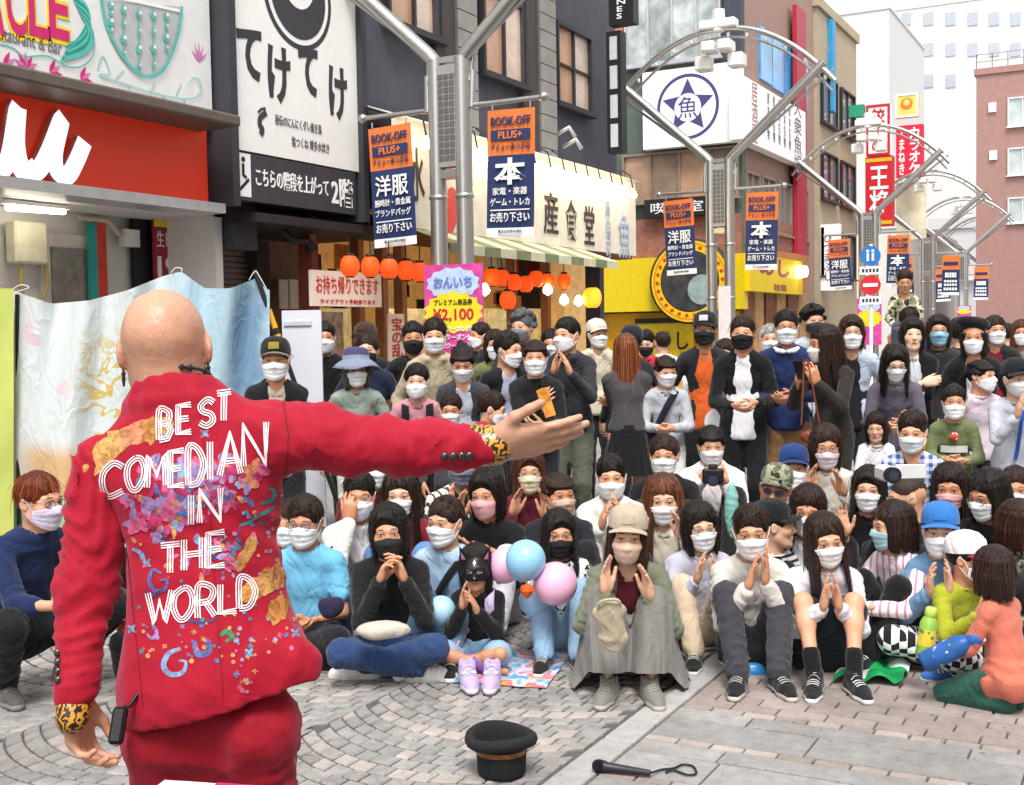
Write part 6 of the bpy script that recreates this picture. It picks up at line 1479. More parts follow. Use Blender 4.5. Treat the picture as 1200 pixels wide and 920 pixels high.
PPL['blackmask'] = sit(455, 592, 5.68, 'woman in black mask and black sweater sitting cross-legged in jeans', kind='f', pose='cross', hair=('parted', BK), mask='#232226', mstyle='shaped', top=('long', '#242326'), bottom=('pants', '#2f4774'), shoes=('#d8d5d0', '#e8e6e2'), arms='chin', lean=8, hunch=14, head=(4, 2, 4))
PPL['bluetee'] = sit(357, 582, 5.95, 'child in glasses and sky-blue tee beside the red suit', kind='k', pose='cross', hair=('bowl', BK), gl='#3a5a90', top=('tee', '#6fb6da'), bottom=('pants', '#26262c'), arms='front', lean=4, hunch=12, head=(5, 6, 0), turn=14)
PPL['crouchman'] = sit(45, 553, 5.4, 'man with reddish hair and lilac mask crouching at the far left in a navy jacket', pose='crouch', hair=('bowl', '#6e3018'), gl='#2a2a2e', mask='#cfc6dc', top=('roll', '#20305c'), bottom=('pants', '#202024'), shoes=('#5a5654', '#8a8682'), arms='knees', lean=14, hunch=14, head=(-14, 4, 0), turn=-30)
PPL['toddler'] = sit(1164, 640, 5.05, 'toddler girl in coral smock and green trousers kneeling with her back turned', kind='k', pose='seiza', hair=('bob', '#33201a'), mask=None, top=('roll', '#c9705c', 'smock'), bottom=('pants', '#2c5c50'), shoes=None, arms='lap', lean=8, hunch=6, head=(40, 0, 0), turn=118)
PPL['redcap'] = sit(1136, 622, 5.5, 'small child in red, white and blue cap and yellow-green shirt', kind='k', pose='cross', hair=('bowl', BK), hat=('cap', '#e9e6ea', '#b3202c', '#e9e6ea'), top=('long', '#a8ae2e'), bottom=('pants', fabric('#e8e8e8', 'check', '#1c1c1c')), shoes=('#3b6fb5', '#dddddd'), arms='clap', lean=10, hunch=16, head=(-30, 4, 0), turn=-34)
PPL['bluecap'] = sit(1102, 588, 5.7, 'child in bright blue cap and denim jacket clapping', kind='k', pose='cross', hair=('bowl', DB), hat=('cap', '#3271b8', '#3271b8', '#3271b8'), top=('jacket', '#6d8fb4'), bottom=('pants', fabric('#ececec', 'check', '#1c1c1c')), shoes=('#444444', '#dddddd'), arms='clap', lean=6, hunch=12, head=(0, 4, 0))
PPL['stripe'] = sit(1046, 588, 5.85, 'black-haired woman in profile with light blue mask and pink-striped white shirt', kind='f', hair=('bob', BK), mask='#a9d3dc', top=('long', fabric('#efe9ea', 'vstripe', '#d88aa4')), bottom=('pants', '#1b1b1e'), shoes=('#26262a', '#d8d8d8'), arms='knees', lean=8, hunch=12, head=(26, 4, 0), turn=40)
PPL['bobgirl'] = sit(820, 590, 6.0, 'girl with black bob, mask under her glasses and pale lavender sweater', kind='f', hair=('bob', BK), gl='#8a7a70', top=('long', '#b9b8c8'), bottom=('pants', '#c9b49c'), arms='clap', lean=6, hunch=12, head=(-6, 4, 5), turn=-10)
PPL['profileboy'] = sit(908, 584, 6.0, 'boy in black cap turned sideways in a striped shirt', kind='k', hair=('short', BK), hat=('cap', '#202024', '#202024', '#202024'), mask=None, top=('long', fabric('#e9e7e6', 'stripe', '#22242c')), arms='lap', head=(-52, 0, 0), turn=-40)
PPL['fringe'] = sit(946, 570, 6.1, 'girl with straight fringe and auburn-tinged long hair behind the white blouse', kind='f', hair=('long', '#2e1712'), top=('long', '#d8d4d6'), arms='lap', head=(4, 6, -6))
PPL['lightblueboy'] = sit(521, 583, 6.0, 'boy with short black hair, white mask and pale blue tee with shoulder strap', kind='k', hair=('spiky', BK), top=('tee', '#a9c4dc'), bottom=('pants', '#5f7f9c'), arms='lap', head=(18, 2, 0), turn=14)
PPL['blackmaskkid'] = sit(655, 598, 6.0, 'small girl in black mask and black-and-white jersey behind the balloons', kind='k', hair=('center', BK), mask='#202022', top=('long', fabric('#ececec', 'camo', '#22242a', 1.4)), bottom=('pants', '#8fb0cc'), arms='clap', head=(-4, 4, 0))
# --- second rows
sit(420, 553, 6.5, 'girl in fluffy white jacket with red cuffs, hand to her mouth', kind='f', hair=('short', BK), gl='#b9a090', top=('jacket', '#e9e4de'), bottom=('pants', '#25304a'), arms='mouth', head=(0, 6, 0))
sit(468, 552, 6.6, 'girl with long black hair and white mask in a dark red jacket', kind='f', hair=('long', BK), top=('jacket', '#8f1f34'), bottom=('pants', '#5d86bc'), arms='lap', head=(6, 4, 0))
sit(437, 522, 7.3, 'person in dark red top whose mask shows just under the outstretched sleeve', kind='f', hair=('bob', BK), top=('long', '#6a1c28'), arms='lap')
sit(338, 588, 6.3, 'person half hidden between red jacket and sky-blue tee', kind='f', hair=('bob', DB), top=('long', '#d8d4d2'), arms='lap', turn=20)
sit(570, 552, 6.5, 'woman with smooth black bob and pink mask raising a hand to her cheek', kind='f', hair=('parted', '#1a1210'), mask='#d9a3a8', top=('roll', '#1f1e21'), bottom=('pants', '#c9c4cc'), arms=(((.11, .2, .1), (-.03, .24, -.08)), ((-.15, .1, 1), (-1, .4, 0)), ((.9, .2, .3), (0, -.3, 1)), 'clap'), head=(12, 4, 4), turn=10)
sit(540, 520, 7.4, 'person with grey mask and cream striped jacket clapping under the sleeve', hair=('short', BK), mask='#77788a', top=('open', fabric('#e6e0d2', 'vstripe', '#3a3a3a'), '#222226'), arms='clap', head=(-4, 4, 0))
sit(620, 528, 7.3, 'woman with brown hair, glasses and cream mask in a burgundy jacket clapping', kind='f', hair=('center', '#43241a'), gl='#c0a898', mask='#e6d8b8', top=('jacket', '#741c34'), arms='clapopen', head=(0, 2, 0))
sit(655, 553, 6.7, 'woman with hair pulled back and no mask in a black top', kind='f', hair=('pony', '#3a2418'), mask='#d8b49c', top=('long', '#2a2c34'), arms='knees', head=(-14, 2, 0), turn=-8)
sit(716, 533, 7.1, 'man in white jacket with cropped hair and heavy brows', hair=('short', BK), top=('open', '#e9e8e4', '#d8d6d2'), bottom=('pants', '#c9c6c0'), arms='clap', head=(0, 4, 0), sk='#d9a583', fat=1.08)
PPL['brownhair'] = sit(777, 556, 6.35, 'woman with copper-brown hair and white mask in a cream cardigan', kind='f', hair=('long', '#643a24'), top=('open', '#e3dccb', '#d8d0c0'), arms='clapopen', head=(0, 8, 0))
sit(778, 510, 7.7, 'young man with black fringe in a black tracksuit with orange zip', hair=('bowl', BK), top=('open', '#202128', '#c8542c'), arms='lap', head=(4, 0, 0))
PPL['photographer'] = sit(833, 498, 8.2, 'woman in white blouson holding a camera to her chest', kind='f', hair=('tied', BK), top=('jacket', '#e6dfde'), bottom=('pants', '#26262a'), arms='camera', head=(-8, 8, 0), fat=1.12, sk='#d9a583')
PPL['sunglass'] = sit(908, 543, 6.8, 'man in camouflage cap and round tinted glasses with mask at his chin', hair=('short', BK), hat=('cap', fabric('#5e644c', 'camo', '#9a9a82'), fabric('#5e644c', 'camo', '#9a9a82'), fabric('#5e644c', 'camo', '#9a9a82')), gl='#203050', mask=None, top=('long', '#d5d2d4'), arms='lap', head=(6, 4, -10), sk='#c98f68')
sit(930, 520, 7.4, 'boy in navy blue cap with small white emblem', kind='k', hair=('short', BK), hat=('cap', '#24407c', '#24407c', '#24407c'), top=('long', '#d4d0ce'), arms='lap')
sit(968, 499, 7.4, 'woman with black bob and thin glasses in off-white jacket clapping', kind='f', pose='seiza', hair=('bob', BK), gl='#a08878', mask='#e4d4dc', top=('jacket', '#cfc9bf'), arms='clapopen', head=(-4, 6, 0))
sit(1018, 547, 6.7, 'woman with white mask in black top waving one hand', kind='f', hair=('center', BK), top=('long', '#232228'), arms=(((.12, .3, -.02), (-.12, .26, -.33)), ((.1, .1, 1), (0, 1, 0)), ((.6, .6, -.1), (0, 0, -1)), 'flat'), head=(4, 2, 0))
PPL['buzz'] = sit(1063, 556, 6.5, 'man with shaved head and glasses turned aside behind a video camera', hair=('buzz', '#4a3a30'), gl='#b0a090', mask='#e9e9ec', top=('long', '#35353c'), arms='camera', head=(48, 10, 0), turn=26, sk='#d9a583')
PPL['checkman'] = sit(1069, 482, 7.0, 'man in blue checked shirt with cropped black hair and white mask', pose='kneel', hair=('short', BK), top=('open', fabric('#3a5aa0', 'plaid', '#dfe4ee'), '#1c1e26'), arms='lap', head=(6, 8, 0), sk='#d9a583')
sit(1113, 545, 6.6, 'girl with pink mask and long dark hair below the green sweatshirt', kind='k', hair=('long', '#241612'), mask='#e0a8a8', top=('long', '#26282e'), arms='lap', head=(6, 4, 0))
sit(1158, 552, 6.3, 'woman with thick black hair and glasses bending forward', kind='f', hair=('bob', BK), gl='#5a4a44', top=('long', '#26272d'), arms='lap', lean=12, hunch=18, head=(20, 12, 0), turn=20)
sit(1190, 549, 6.9, 'girl with brown fringe and white mask at the right edge', kind='k', hair=('long', '#33201a'), top=('long', '#6a6a70'), arms='lap')
sit(1196, 588, 5.9, 'brown-haired woman in dark green patterned top at the right edge', kind='f', hair=('bob', '#3a2218'), mask=None, top=('long', fabric('#4d5a4a', 'camo', '#8a9080', 2.)), arms='lap', turn=-50, head=(-10, 4, 0))
PPL['dotkid'] = sit(160, 640, 5.7, 'child in red polka-dot top mostly hidden behind the red suit', kind='k', pose='crouch', hair=('bob', DB), top=('roll', fabric('#a83a2c', 'dots', '#ecd9cc')), bottom=('pants', '#25252a'), shoes=('#6a6866', '#99958f'), arms='knees', turn=-20)
# --- standing children and small ones between
PPL['greenboy'] = std(1118, 451, 7.7, 'boy in olive green sweatshirt with white chest band clasping his hands', kind='k', hair=('bowl', BK), top=('long', '#6d7750'), bottom=('pants', '#4a4a42'), arms='front', head=(-4, 0, 0))
PPL['capkid'] = std(1192, 419, 7.5, 'child in black cap and pale grey sweatshirt with blue lanyard', kind='k', hair=('short', BK), hat=('cap', '#23252c', '#23252c', '#23252c'), mask='#dcdce0', top=('long', '#b9bcc6'), bottom=('pants', '#33343c'), arms='clap', head=(-14, 2, 0), turn=-12)
std(1027, 484, 8.2, 'small girl with straight fringe, white blouse and red ribbon', kind='k', hair=('bob', '#241612'), mask=None, top=('long', '#eceaee'), arms='lap', head=(8, 8, 0))
std(1062, 468, 8.5, 'small child in bright yellow behind the checked shirt', kind='k', hair=('bowl', BK), mask=None, top=('long', '#e0b428'), arms='down', head=(20, 0, 0))
std(1150, 421, 8.4, 'girl in pale lilac tee looking left, dark ponytail', kind='f', hair=('pony', BK), mstyle='shaped', top=('tee', '#cdbfcc'), arms='down', head=(-40, 0, 0), turn=-20)
PPL['pinkkid'] = std(488, 426, 8.1, 'child in dusty pink shirt with black backpack straps', kind='k', hair=('bowl', BK), top=('long', '#c58a92'), arms='down', head=(4, 2, 0))
std(528, 461, 8.0, 'small child with ruffled hair peeping over the red sleeve', kind='k', hair=('spiky', BK), top=('long', '#4a4a50'), arms='down', head=(4, 8, 0))
std(577, 460, 7.9, 'child turned left with dark hair above the performer\'s hand', kind='k', hair=('short', DB), top=('long', '#3a3a40'), arms='down', head=(-50, 14, 0), turn=-30)
# --- standing row
std(322, 394, 7.3, 'man in black cap with gold badge and black jacket, arms folded', hair=('short', '#3a3634'), hat=('cap', '#24251f', '#6f716c', '#8a7a34'), top=('open', '#232427', '#b9aca4'), arms='fold', head=(6, 2, 0), sk='#cf9872')
std(380, 377, 9.8, 'man in black half hidden behind the white board', hair=('short', BK), top=('long', '#232327'), arms='down')
std(427, 377, 9.8, 'man in brown cap at the tavern door', hair=('short', BK), hat=('cap', '#4a342a', '#4a342a', '#4a342a'), mask='#39406a', top=('long', '#2a2a32'), arms='down', head=(20, 0, 0))
std(430, 391, 9.0, 'man in navy tee standing behind the sun hat', hair=('short', BK), mask='#2a2a2e', top=('tee', '#28304c'), arms='down', head=(10, 0, 0), fat=1.1)
std(417, 409, 8.2, 'woman in wide blue-grey sun hat and grey-green shirt', kind='f', hair=('bob', '#5a524e'), hat=('sun', '#7c8499', '#4d4670'), top=('collar', '#93a196'), bottom=('pants', '#c9c6c2'), arms='down', head=(-4, 4, 0))
std(484, 377, 9.4, 'man in black shirt with black mask behind the beige hoodie', hair=('bowl', BK), mask='#222226', mstyle='shaped', top=('long', '#26262a'), arms='down')
std(509, 373, 8.8, 'man with tall black hair and white mask in a beige hoodie', hair=('spiky', BK), top=('hoodie', '#b7a88c'), arms='down', head=(2, 4, 0), sk='#d9a583')
std(542, 404, 8.3, 'woman with brown topknot and white scarf looking down', kind='f', hair=('bun', '#2f1e17'), top=('open', '#45464e', '#b6bccb'), arms='front', head=(4, 20, 0))
std(595, 389, 8.7, 'young man in dark jacket over lilac tee glancing left', hair=('short', BK), top=('open', '#25262c', '#a9aac4'), arms='down', head=(-40, 6, 0), turn=-14)
std(612, 365, 9.8, 'tall grey-haired man with grey mask behind the crowd', hair=('curly', '#6d6c70'), mask='#6f7178', top=('long', '#3a3c44'), arms='down', head=(30, 0, 0))
std(580, 387, 10.2, 'woman in olive top behind the lilac tee', kind='f', hair=('bob', DB), top=('long', '#6f7a4a'), arms='down')
PPL['fanwoman'] = std(627, 397, 8.2, 'woman in black top holding an orange and yellow paper strip', kind='f', hair=('tied', BK), top=('long', '#26262a'), bottom=('pants', '#33353a'), arms=(((-.06, .26, -.14), (-.02, .25, -.3)), ((-.5, .4, .8), (-.3, -1, 0)), ((.8, .3, .3), (0, -.6, 1)), 'relax'), head=(2, 2, 0), sk='#d9a583')
std(645, 386, 10.2, 'man with white mask between paper strip and charcoal hoodie', hair=('short', BK), top=('long', '#3d3d44'), arms='down')
std(664, 372, 8.9, 'man in charcoal hoodie and olive trousers clapping near his chin', hair=('short', BK), top=('hoodie', '#3c3a41'), bottom=('pants', '#5c6152'), arms='clap', head=(24, 0, 0), turn=10, sk='#d9a583')
std(700, 373, 11., 'man in white cap and cream top at the back', hair=('short', BK), hat=('cap', '#d3cabc', '#d3cabc', '#d3cabc'), top=('hoodie', '#d8cdb8'), arms='down', head=(-24, 0, 0))
std(733, 393, 9.0, 'woman seen from behind with very long auburn hair and black pleated skirt', kind='f', hair=('longback', '#7a4426'), mask=None, top=('long', '#4d4a4c'), bottom=('skirt', '#1d1c20', .34), arms='fold', turn=176, socks=None)
std(738, 383, 10.2, 'person in dark navy beanie behind the auburn hair', hair=('short', BK), hat=('beanie', '#272b3a'), top=('long', '#2a2a30'), arms='down', turn=150)
std(757, 387, 12.2, 'man with black mask and red jacket far behind', hair=('short', BK), mask='#26262a', top=('jacket', '#c02a40'), arms='down', head=(10, 16, 0))
std(776, 389, 13.5, 'person with white shirt seen from behind near the yellow shop', hair=('short', BK), mask=None, top=('long', '#e6e2de'), arms='down', turn=160)
PPL['baggirl'] = std(780, 416, 8.9, 'girl with tied hair in pale grey sweatshirt and navy cross-body bag', kind='f', hair=('tied', BK), top=('long', '#b4b8be'), bottom=('pants', '#d8d6d4'), arms='front', head=(-20, 10, 0))
std(826, 364, 9.2, 'man in black cap and black mask, dark jacket over orange tee', hair=('short', BK), hat=('cap', '#26262a', '#26262a', '#b9b9bc'), mask='#262628', gl='#222226', top=('open', '#33313a', '#e0662a'), arms='down', head=(8, 0, 0), sk='#cf9872')
std(850, 399, 9.8, 'woman with fringe and white mask behind the black cardigan', kind='f', hair=('bob', '#2a1a14'), top=('long', '#5a5a55'), arms='down')
std(870, 370, 8.7, 'man with black mask in black cardigan over long white tee', hair=('bowl', BK), mask='#1e1e20', top=('open', '#1d1d20', '#e9e9ee'), bottom=('pants', '#222226'), arms='front', head=(4, 0, 0))
std(903, 380, 10.4, 'grey-haired person in the gap left of the navy polo', hair=('short', '#b0aaa4'), top=('long', '#d8d0c8'), arms='down')
std(921, 363, 8.8, 'tall man with glasses in navy polo with white collar, hands clasped', hair=('short', BK, 1), gl='#4a4038', top=('collar', '#28396c', '#e4e8f2'), bottom=('pants', '#8c6a4a'), arms='front', head=(-4, 0, 0))
std(953, 358, 10.2, 'man with wavy hair and dark mask behind the brown coat', hair=('curly', BK), mask='#33343a', top=('long', '#b9c0c8'), arms='down', head=(-20, 0, 0))
PPL['phonewoman'] = std(966, 381, 8.3, 'woman with long dark brown hair and dark coat looking at her phone', kind='f', hair=('long', '#2c1a16'), mask='#ecdcd8', mstyle='shaped', top=('jacket', '#37302c'), bottom=('pants', '#37302c'), arms='phone', head=(36, 6, 0), turn=30)
std(998, 370, 9.3, 'man with glasses in pale blue shirt over dark tee', hair=('parted', BK), gl='#5a5048', top=('open', '#b7c3d4', '#25262e'), arms='down', head=(-4, 0, 0))
std(1049, 405, 8.4, 'woman with long black hair, glasses and mauve-grey top bending over', kind='f', hair=('center', BK), gl='#6a5a54', top=('long', '#625c6c'), arms='front', lean=14, hunch=14, head=(-10, 20, 0), fat=1.12)
std(1069, 373, 9.5, 'smiling unmasked person with centre-parted hair in a black jacket', kind='f', hair=('parted', BK), mask=None, top=('open', '#232428', '#d6dae2'), arms='fold', head=(-10, 0, 0), sk='#eec6aa')
dad = std(1066, 361, 10.4, 'man carrying a boy on his shoulders', hair=('short', BK), mask=None, top=('jacket', '#2c4480'), arms=(((.12, .12, .02), (-.12, .12, .02)), ((0, .1, 1), (0, -1, 0)), ((0, .1, 1), (0, -1, 0)), 'grip'), head=(-10, 4, 0))
person(1060, 316, 10.45, 'boy in cream camouflage hoodie riding on a man\'s shoulders', pose='seat', kind='k', hair=('short', BK), mask=None, top=('hoodie', fabric('#cfc6ae', 'camo', '#8a8a6a')), bottom=('pants', '#4a5068'), arms='lap', group=TG, s=.62, head=(-6, 14, 0))
std(1100, 369, 9.7, 'man with glasses and light blue mask in dark grey shirt', hair=('parted', BK), gl='#3a3634', mask='#8fc3dc', top=('collar', '#3e3d40'), arms='down', head=(-4, 0, 0), sk='#cf9872')
std(1141, 373, 9.2, 'person in black beret and black coat over white collar', kind='f', hair=('bob', BK), hat=('beret', '#1d1b1c'), top=('open', '#26262a', '#e4e4ea'), arms='down', head=(2, 2, 0))
std(1123, 373, 10.5, 'person with black hair just behind the beret', hair=('bowl', BK), top=('long', '#26262a'), arms='down', turn=170)
std(1166, 370, 10.8, 'man with white mask and dark red collar behind the beret', hair=('short', BK), top=('open', '#30302f', '#8a2430'), arms='down', head=(-20, 0, 0))
std(1180, 379, 14., 'person in teal top far back at the right', hair=('short', BK), top=('long', '#2f7a78'), arms='down', turn=160)
std(1197, 375, 12., 'brown-haired woman far back at the right edge', kind='f', hair=('long', '#4d2c1c'), top=('long', '#9a8a84'), arms='down')
std(562, 378, 12., 'dark-haired passer-by at the tavern entrance', hair=('short', BK), top=('long', '#33333a'), arms='down', turn=60)
# ------------------------------------------------------------------ the performer, seen from behind
def performer():
    A3 = lambda p: np.array(at(*p))
    Fh = Vector((FWD.x, FWD.y, 0)).normalized(); Rh = Vector((Fh.y, -Fh.x, 0))
    _rb = ray(235, 620); Ff = (Vector((_rb.x, _rb.y, 0)).normalized() + Rh * .1).normalized(); F = np.array(Ff); R = np.array(Rh); U = v3(0, 0, 1)
    Z = 2.36
    neck = A3((208, 468, Z)); headc = A3((194, 411, 2.37)); chest = A3((232, 565, Z)); waist = A3((243, 690, Z)); hip = A3((252, 800, Z))
    upb = A3((215, 500, Z))
    shR, elR, wrR = A3((318, 508, Z)), A3((452, 523, 2.32)), A3((578, 522, 2.30))
    shL, elL, wrL = A3((122, 548, Z)), A3((101, 690, 2.33)), A3((89, 824, 2.275))
    hpR, hpL = A3((300, 850, Z)), A3((196, 855, Z))
    loc = Vector((hip[0], hip[1], 0)); O = np.array(loc)
    knR, knL = hpR * v3(1, 1, 0) + v3(0, 0, .5) + R * .01, hpL * v3(1, 1, 0) + v3(0, 0, .5) + F * .03
    anR, anL = knR * v3(1, 1, 0) + v3(0, 0, .085) + R * .02, knL * v3(1, 1, 0) + v3(0, 0, .085) - F * .04
    fl = (F, .72)
    sub_ = lambda P: [dict(q, **{k: q[k] - O for k in ('a', 'b', 'c', 'p') if k in q}) for q in P]
    # ---- body: one continuous mesh with bald head and two hands
    Bd = [rc(hip - U * .06, waist, .13, .12, .05, fl), rc(waist, chest, .12, .14, .05, fl), rc(chest, upb, .14, .09, .05, fl), rc(shL, upb, .05, .06, .05), rc(shR, upb, .05, .06, .05), rc(neck - U * .06, headc - U * .05, .06, .056, .03),
          rc(shR, elR, .045, .04, .03), rc(elR, wrR, .04, .027, .03), rc(shL, elL, .045, .034, .03), rc(elL, wrL, .032, .023, .03),
          rc(hpR, knR, .08, .056, .04), rc(knR, anR, .052, .036, .03), rc(hpL, knL, .08, .056, .04), rc(knL, anL, .052, .036, .03)]
    BV, BQ = sdf_mesh(sub_(Bd), .02)
    hp_ = head_prims('m')
    for zz, yy in ((-.052, -.088), (-.078, -.082)):
        hp_.append(rc((-.045, yy + .022, zz), (0, yy, zz - .004), .0045, .0045, .006, sub=True)); hp_.append(rc((0, yy, zz - .004), (.045, yy + .022, zz), .0045, .0045, .006, sub=True))
    hp_ = [q for q in hp_ if not (q['t'] == 'rc' and q['b'][2] < -.16)]; hp_.append(rc((0, -.025, -.05), (0, -.02, -.1), .055, .056, .03))
    HV, HQ = sdf_mesh(hp_, .005)
    HV = wobble(HV, .0012, 42, 3)
    x = np.cross(F, U); 
    _rh = ray(194, 400); fw = Vector((_rh.x, _rh.y, 0)).normalized() + Vector(R) * .13; fw.normalize(); xr = fw.cross(Vector((0, 0, 1)))
    HM = Matrix(((xr.x, fw.x, 0, headc[0] - O[0]), (xr.y, fw.y, 0, headc[1] - O[1]), (xr.z, fw.z, 1, headc[2]), (0, 0, 0, 1))) @ Matrix.Rotation(math.radians(-3), 4, 'Y') @ Matrix.Rotation(math.radians(-6), 4, 'X') @ Matrix.Scale(1.03, 4)
    parts = [(BV, BQ, 0), (xf(HV, HM), HQ, 0)]
    HR = hand_frame(wrR - O + R * .004, R * 1 + U * .1 + F * .05, F * .8 + U * .62); HL = hand_frame(wrL - O, -U * 1. + F * .05 + R * .05, R * .95 - F * .3)
    parts.append((*hand_mesh('offer', True, HR, 1.02, .0036), 0)); parts.append((*hand_mesh('hang', False, HL, .94, .0036), 0))
    V, Q, M_ = merge(parts); V = V + 0
    root = link('person', fastmesh('person', V, Q, M_), [scalp('#cf9f84')]); root.location = loc
    tag(root, 'bald performer in painted red suit seen from behind, right arm stretched out', 'person')
    red = redcloth()
    # ---- jacket
    hemL, hemR = A3((178, 835, Z)), A3((352, 790, Z))
    J = [rc(hip + U * .02, waist, .175, .138, .06, (F, .8)), rc(waist, chest, .135, .152, .06, fl, w=(.006, 4, 5, 0)), rc(chest, upb, .15, .1, .06, fl), rc(hip + U * .02, hip - U * .12 + R * .01, .175, .19, .05, (F, .82)),
         rc(shL + R * .01, upb, .062, .075, .06), rc(shR - R * .005, upb, .058, .075, .06), rc(hip - U * .02 + R * .05, A3((345, 778, 2.3)), .12, .05, .08, fl),
         rc(shL, elL, .066, .058, .03, w=(.009, 5, 8, .5)), rc(elL, A3((88, 812, 2.26)), .058, .041, .03, w=(.009, 6, 9, 0))]
    # right sleeve as a run of pushed-up rings
    P0, P1, P2 = shR, elR, A3((568, 522, 2.305)); rr = random.Random(5)
    path = [P0 + (P1 - P0) * t for t in np.linspace(0, 1, 9)] + [P1 + (P2 - P1) * t for t in np.linspace(.125, 1, 9)]
    rad = [np.interp(i, [0, 4, 8, 17], [.068, .062, .056, .047]) + (rr.uniform(-.005, .006) if 0 < i < 15 else 0) for i in range(len(path))]
    jit = [v3(0, 0, rr.uniform(-.004, .004)) + F * rr.uniform(-.003, .003) for _ in path]
    for i in range(len(path) - 1): J.append(rc(path[i] + jit[i], path[i + 1] + jit[i + 1], rad[i], rad[i + 1], .022 if i < 2 else .005, w=(.006, 1.3, i + 20, .5)))
    # collar
    for k, (rz_, r_, rr_) in enumerate(((.004, .08, .022), (.03, .073, .017), (.046, .07, .012))):
        pts = [neck + np.array(xr) * math.sin(a) * r_ + np.array(fw) * (math.cos(a) * r_ * .92) + U * (rz_ - .035 * (1 + math.cos(a)) / 2) for a in [math.radians(d) for d in range(30, 331, 30)]]
        J += [rc(pts[i], pts[i + 1], rr_, None, .012) for i in range(len(pts) - 1)]
    J.append(rc(neck + U * .02, neck + U * .14, .0625, .068, .006, sub=True))
    # hem line, vent, front opening
    hn = np.cross(hemR - hemL, F); hn = hn / np.linalg.norm(hn); hn = hn if hn[2] < 0 else -hn
    J.append(rc(A3((166, 805, 2.19)), A3((160, 880, 2.17)), .002, .022, .003, sub=True))
    J.append(hs((hemL + hemR) / 2, hn)) if False else None
    P_hem = sub_([hs((hemL + hemR) / 2, hn)])[0]
    core = [q for q in J if q is not None]
    # the hem plane must not cut the sleeves: torso and sleeves are meshed apart, the seam lies at the armholes
    slv = [i for i, q in enumerate(core) if q['t'] == 'rc' and not q['sub'] and (np.allclose(q['a'], elL) or np.allclose(q['a'], shL) and np.allclose(q['b'], elL))]
    tors = [q for i, q in enumerate(core) if i not in slv]
    V, Q = sdf_mesh(sub_(tors) + [P_hem], .0078); V = foldify(V, Q, 1)
    jo = link('jacket', fastmesh('jacket', V, Q), red, root)
    V2, Q2 = sdf_mesh(sub_([core[i] for i in slv]), .0078); V2 = foldify(V2, Q2, 2); so_ = link('sleeve', fastmesh('sleeve', V2, Q2), red, jo)
    bv = bvh_of(V, Q)
    # stitched seams: armhole and centre back, sleeve slit
    def proj(px, py, off):
        d = ray(px, py).normalized(); h_ = bv.ray_cast(EYE - loc, d)
        if h_[0] is None: return None
        n = h_[1]; n = n if n.dot(d) < 0 else -n
        return h_[0] + n * off
    def ribbon(pts, hw, off, m, name, parent=jo, step=1.2):
        """painted line over the cloth through photo-pixel points, half width in pixels"""
        dense = []
        for a, b in zip(pts[:-1], pts[1:]):
            n = max(1, int(math.hypot(b[0] - a[0], b[1] - a[1]) / step))
            dense += [(a[0] + (b[0] - a[0]) * i / n, a[1] + (b[1] - a[1]) * i / n) for i in range(n)]
        dense.append(pts[-1]); V, F_ = [], []; prev = False
        for i, p in enumerate(dense):
            a, b = dense[max(i - 1, 0)], dense[min(i + 1, len(dense) - 1)]; tx, ty = b[0] - a[0], b[1] - a[1]; l = math.hypot(tx, ty) + 1e-9
            w_ = hw if not callable(hw) else hw(i / max(1, len(dense) - 1))
            q = [proj(p[0] - ty / l * w_ * s, p[1] + tx / l * w_ * s, off) for s in (-1, 1)]
            if None in q: prev = False; continue
            V += q; n = len(V)
            if prev: F_.append((n - 4, n - 3, n - 1, n - 2))
            prev = True
        return V, F_
    def emit(items, name, m, parent=jo):
        mb = MB()
        for V, F_ in items: mb.add(V, F_, 0, True)
        if mb.f: return mb.build(name, m, parent)
    paint = mat('suit_paint_white', '#f1e6ea', .6, var=.1, vscale=60)
    ST = {'B': [[(0, 0), (0, 1), (.7, .95), (.85, .77), (.65, .55), (0, .52)], [(.65, .52), (1, .28), (.7, .02), (0, 0)]], 'E': [[(1, 0), (0, 0), (0, 1), (1, 1)], [(0, .5), (.8, .5)]],
          'S': [[(1, .85), (.55, 1), (.08, .82), (.2, .58), (.8, .42), (.95, .16), (.5, 0), (0, .15)]], 'T': [[(0, 1), (1, 1)], [(.5, 1), (.5, 0)]], 'C': [[(1, .85), (.55, 1), (.05, .75), (0, .35), (.3, 0), (1, .12)]],
          'O': [[(.5, 1), (.08, .8), (0, .4), (.25, .03), (.6, 0), (.95, .3), (1, .65), (.8, .95), (.5, 1)]], 'M': [[(0, 0), (.08, 1), (.5, .35), (.92, 1), (1, 0)]], 'D': [[(0, 0), (0, 1), (.6, .95), (1, .6), (.95, .3), (.6, .02), (0, 0)]],
          'I': [[(.5, 0), (.5, 1)]], 'A': [[(0, 0), (.5, 1), (1, 0)], [(.22, .33), (.8, .33)]], 'N': [[(0, 0), (0, 1), (1, 0), (1, 1)]], 'H': [[(0, 0), (0, 1)], [(1, 0), (1, 1)], [(0, .5), (1, .5)]],
          'W': [[(0, 1), (.28, 0), (.5, .7), (.72, 0), (1, 1)]], 'R': [[(0, 0), (0, 1), (.7, .97), (.9, .75), (.65, .5), (0, .48)], [(.45, .48), (1, 0)]], 'L': [[(0, 1), (0, 0), (1, 0)]]}
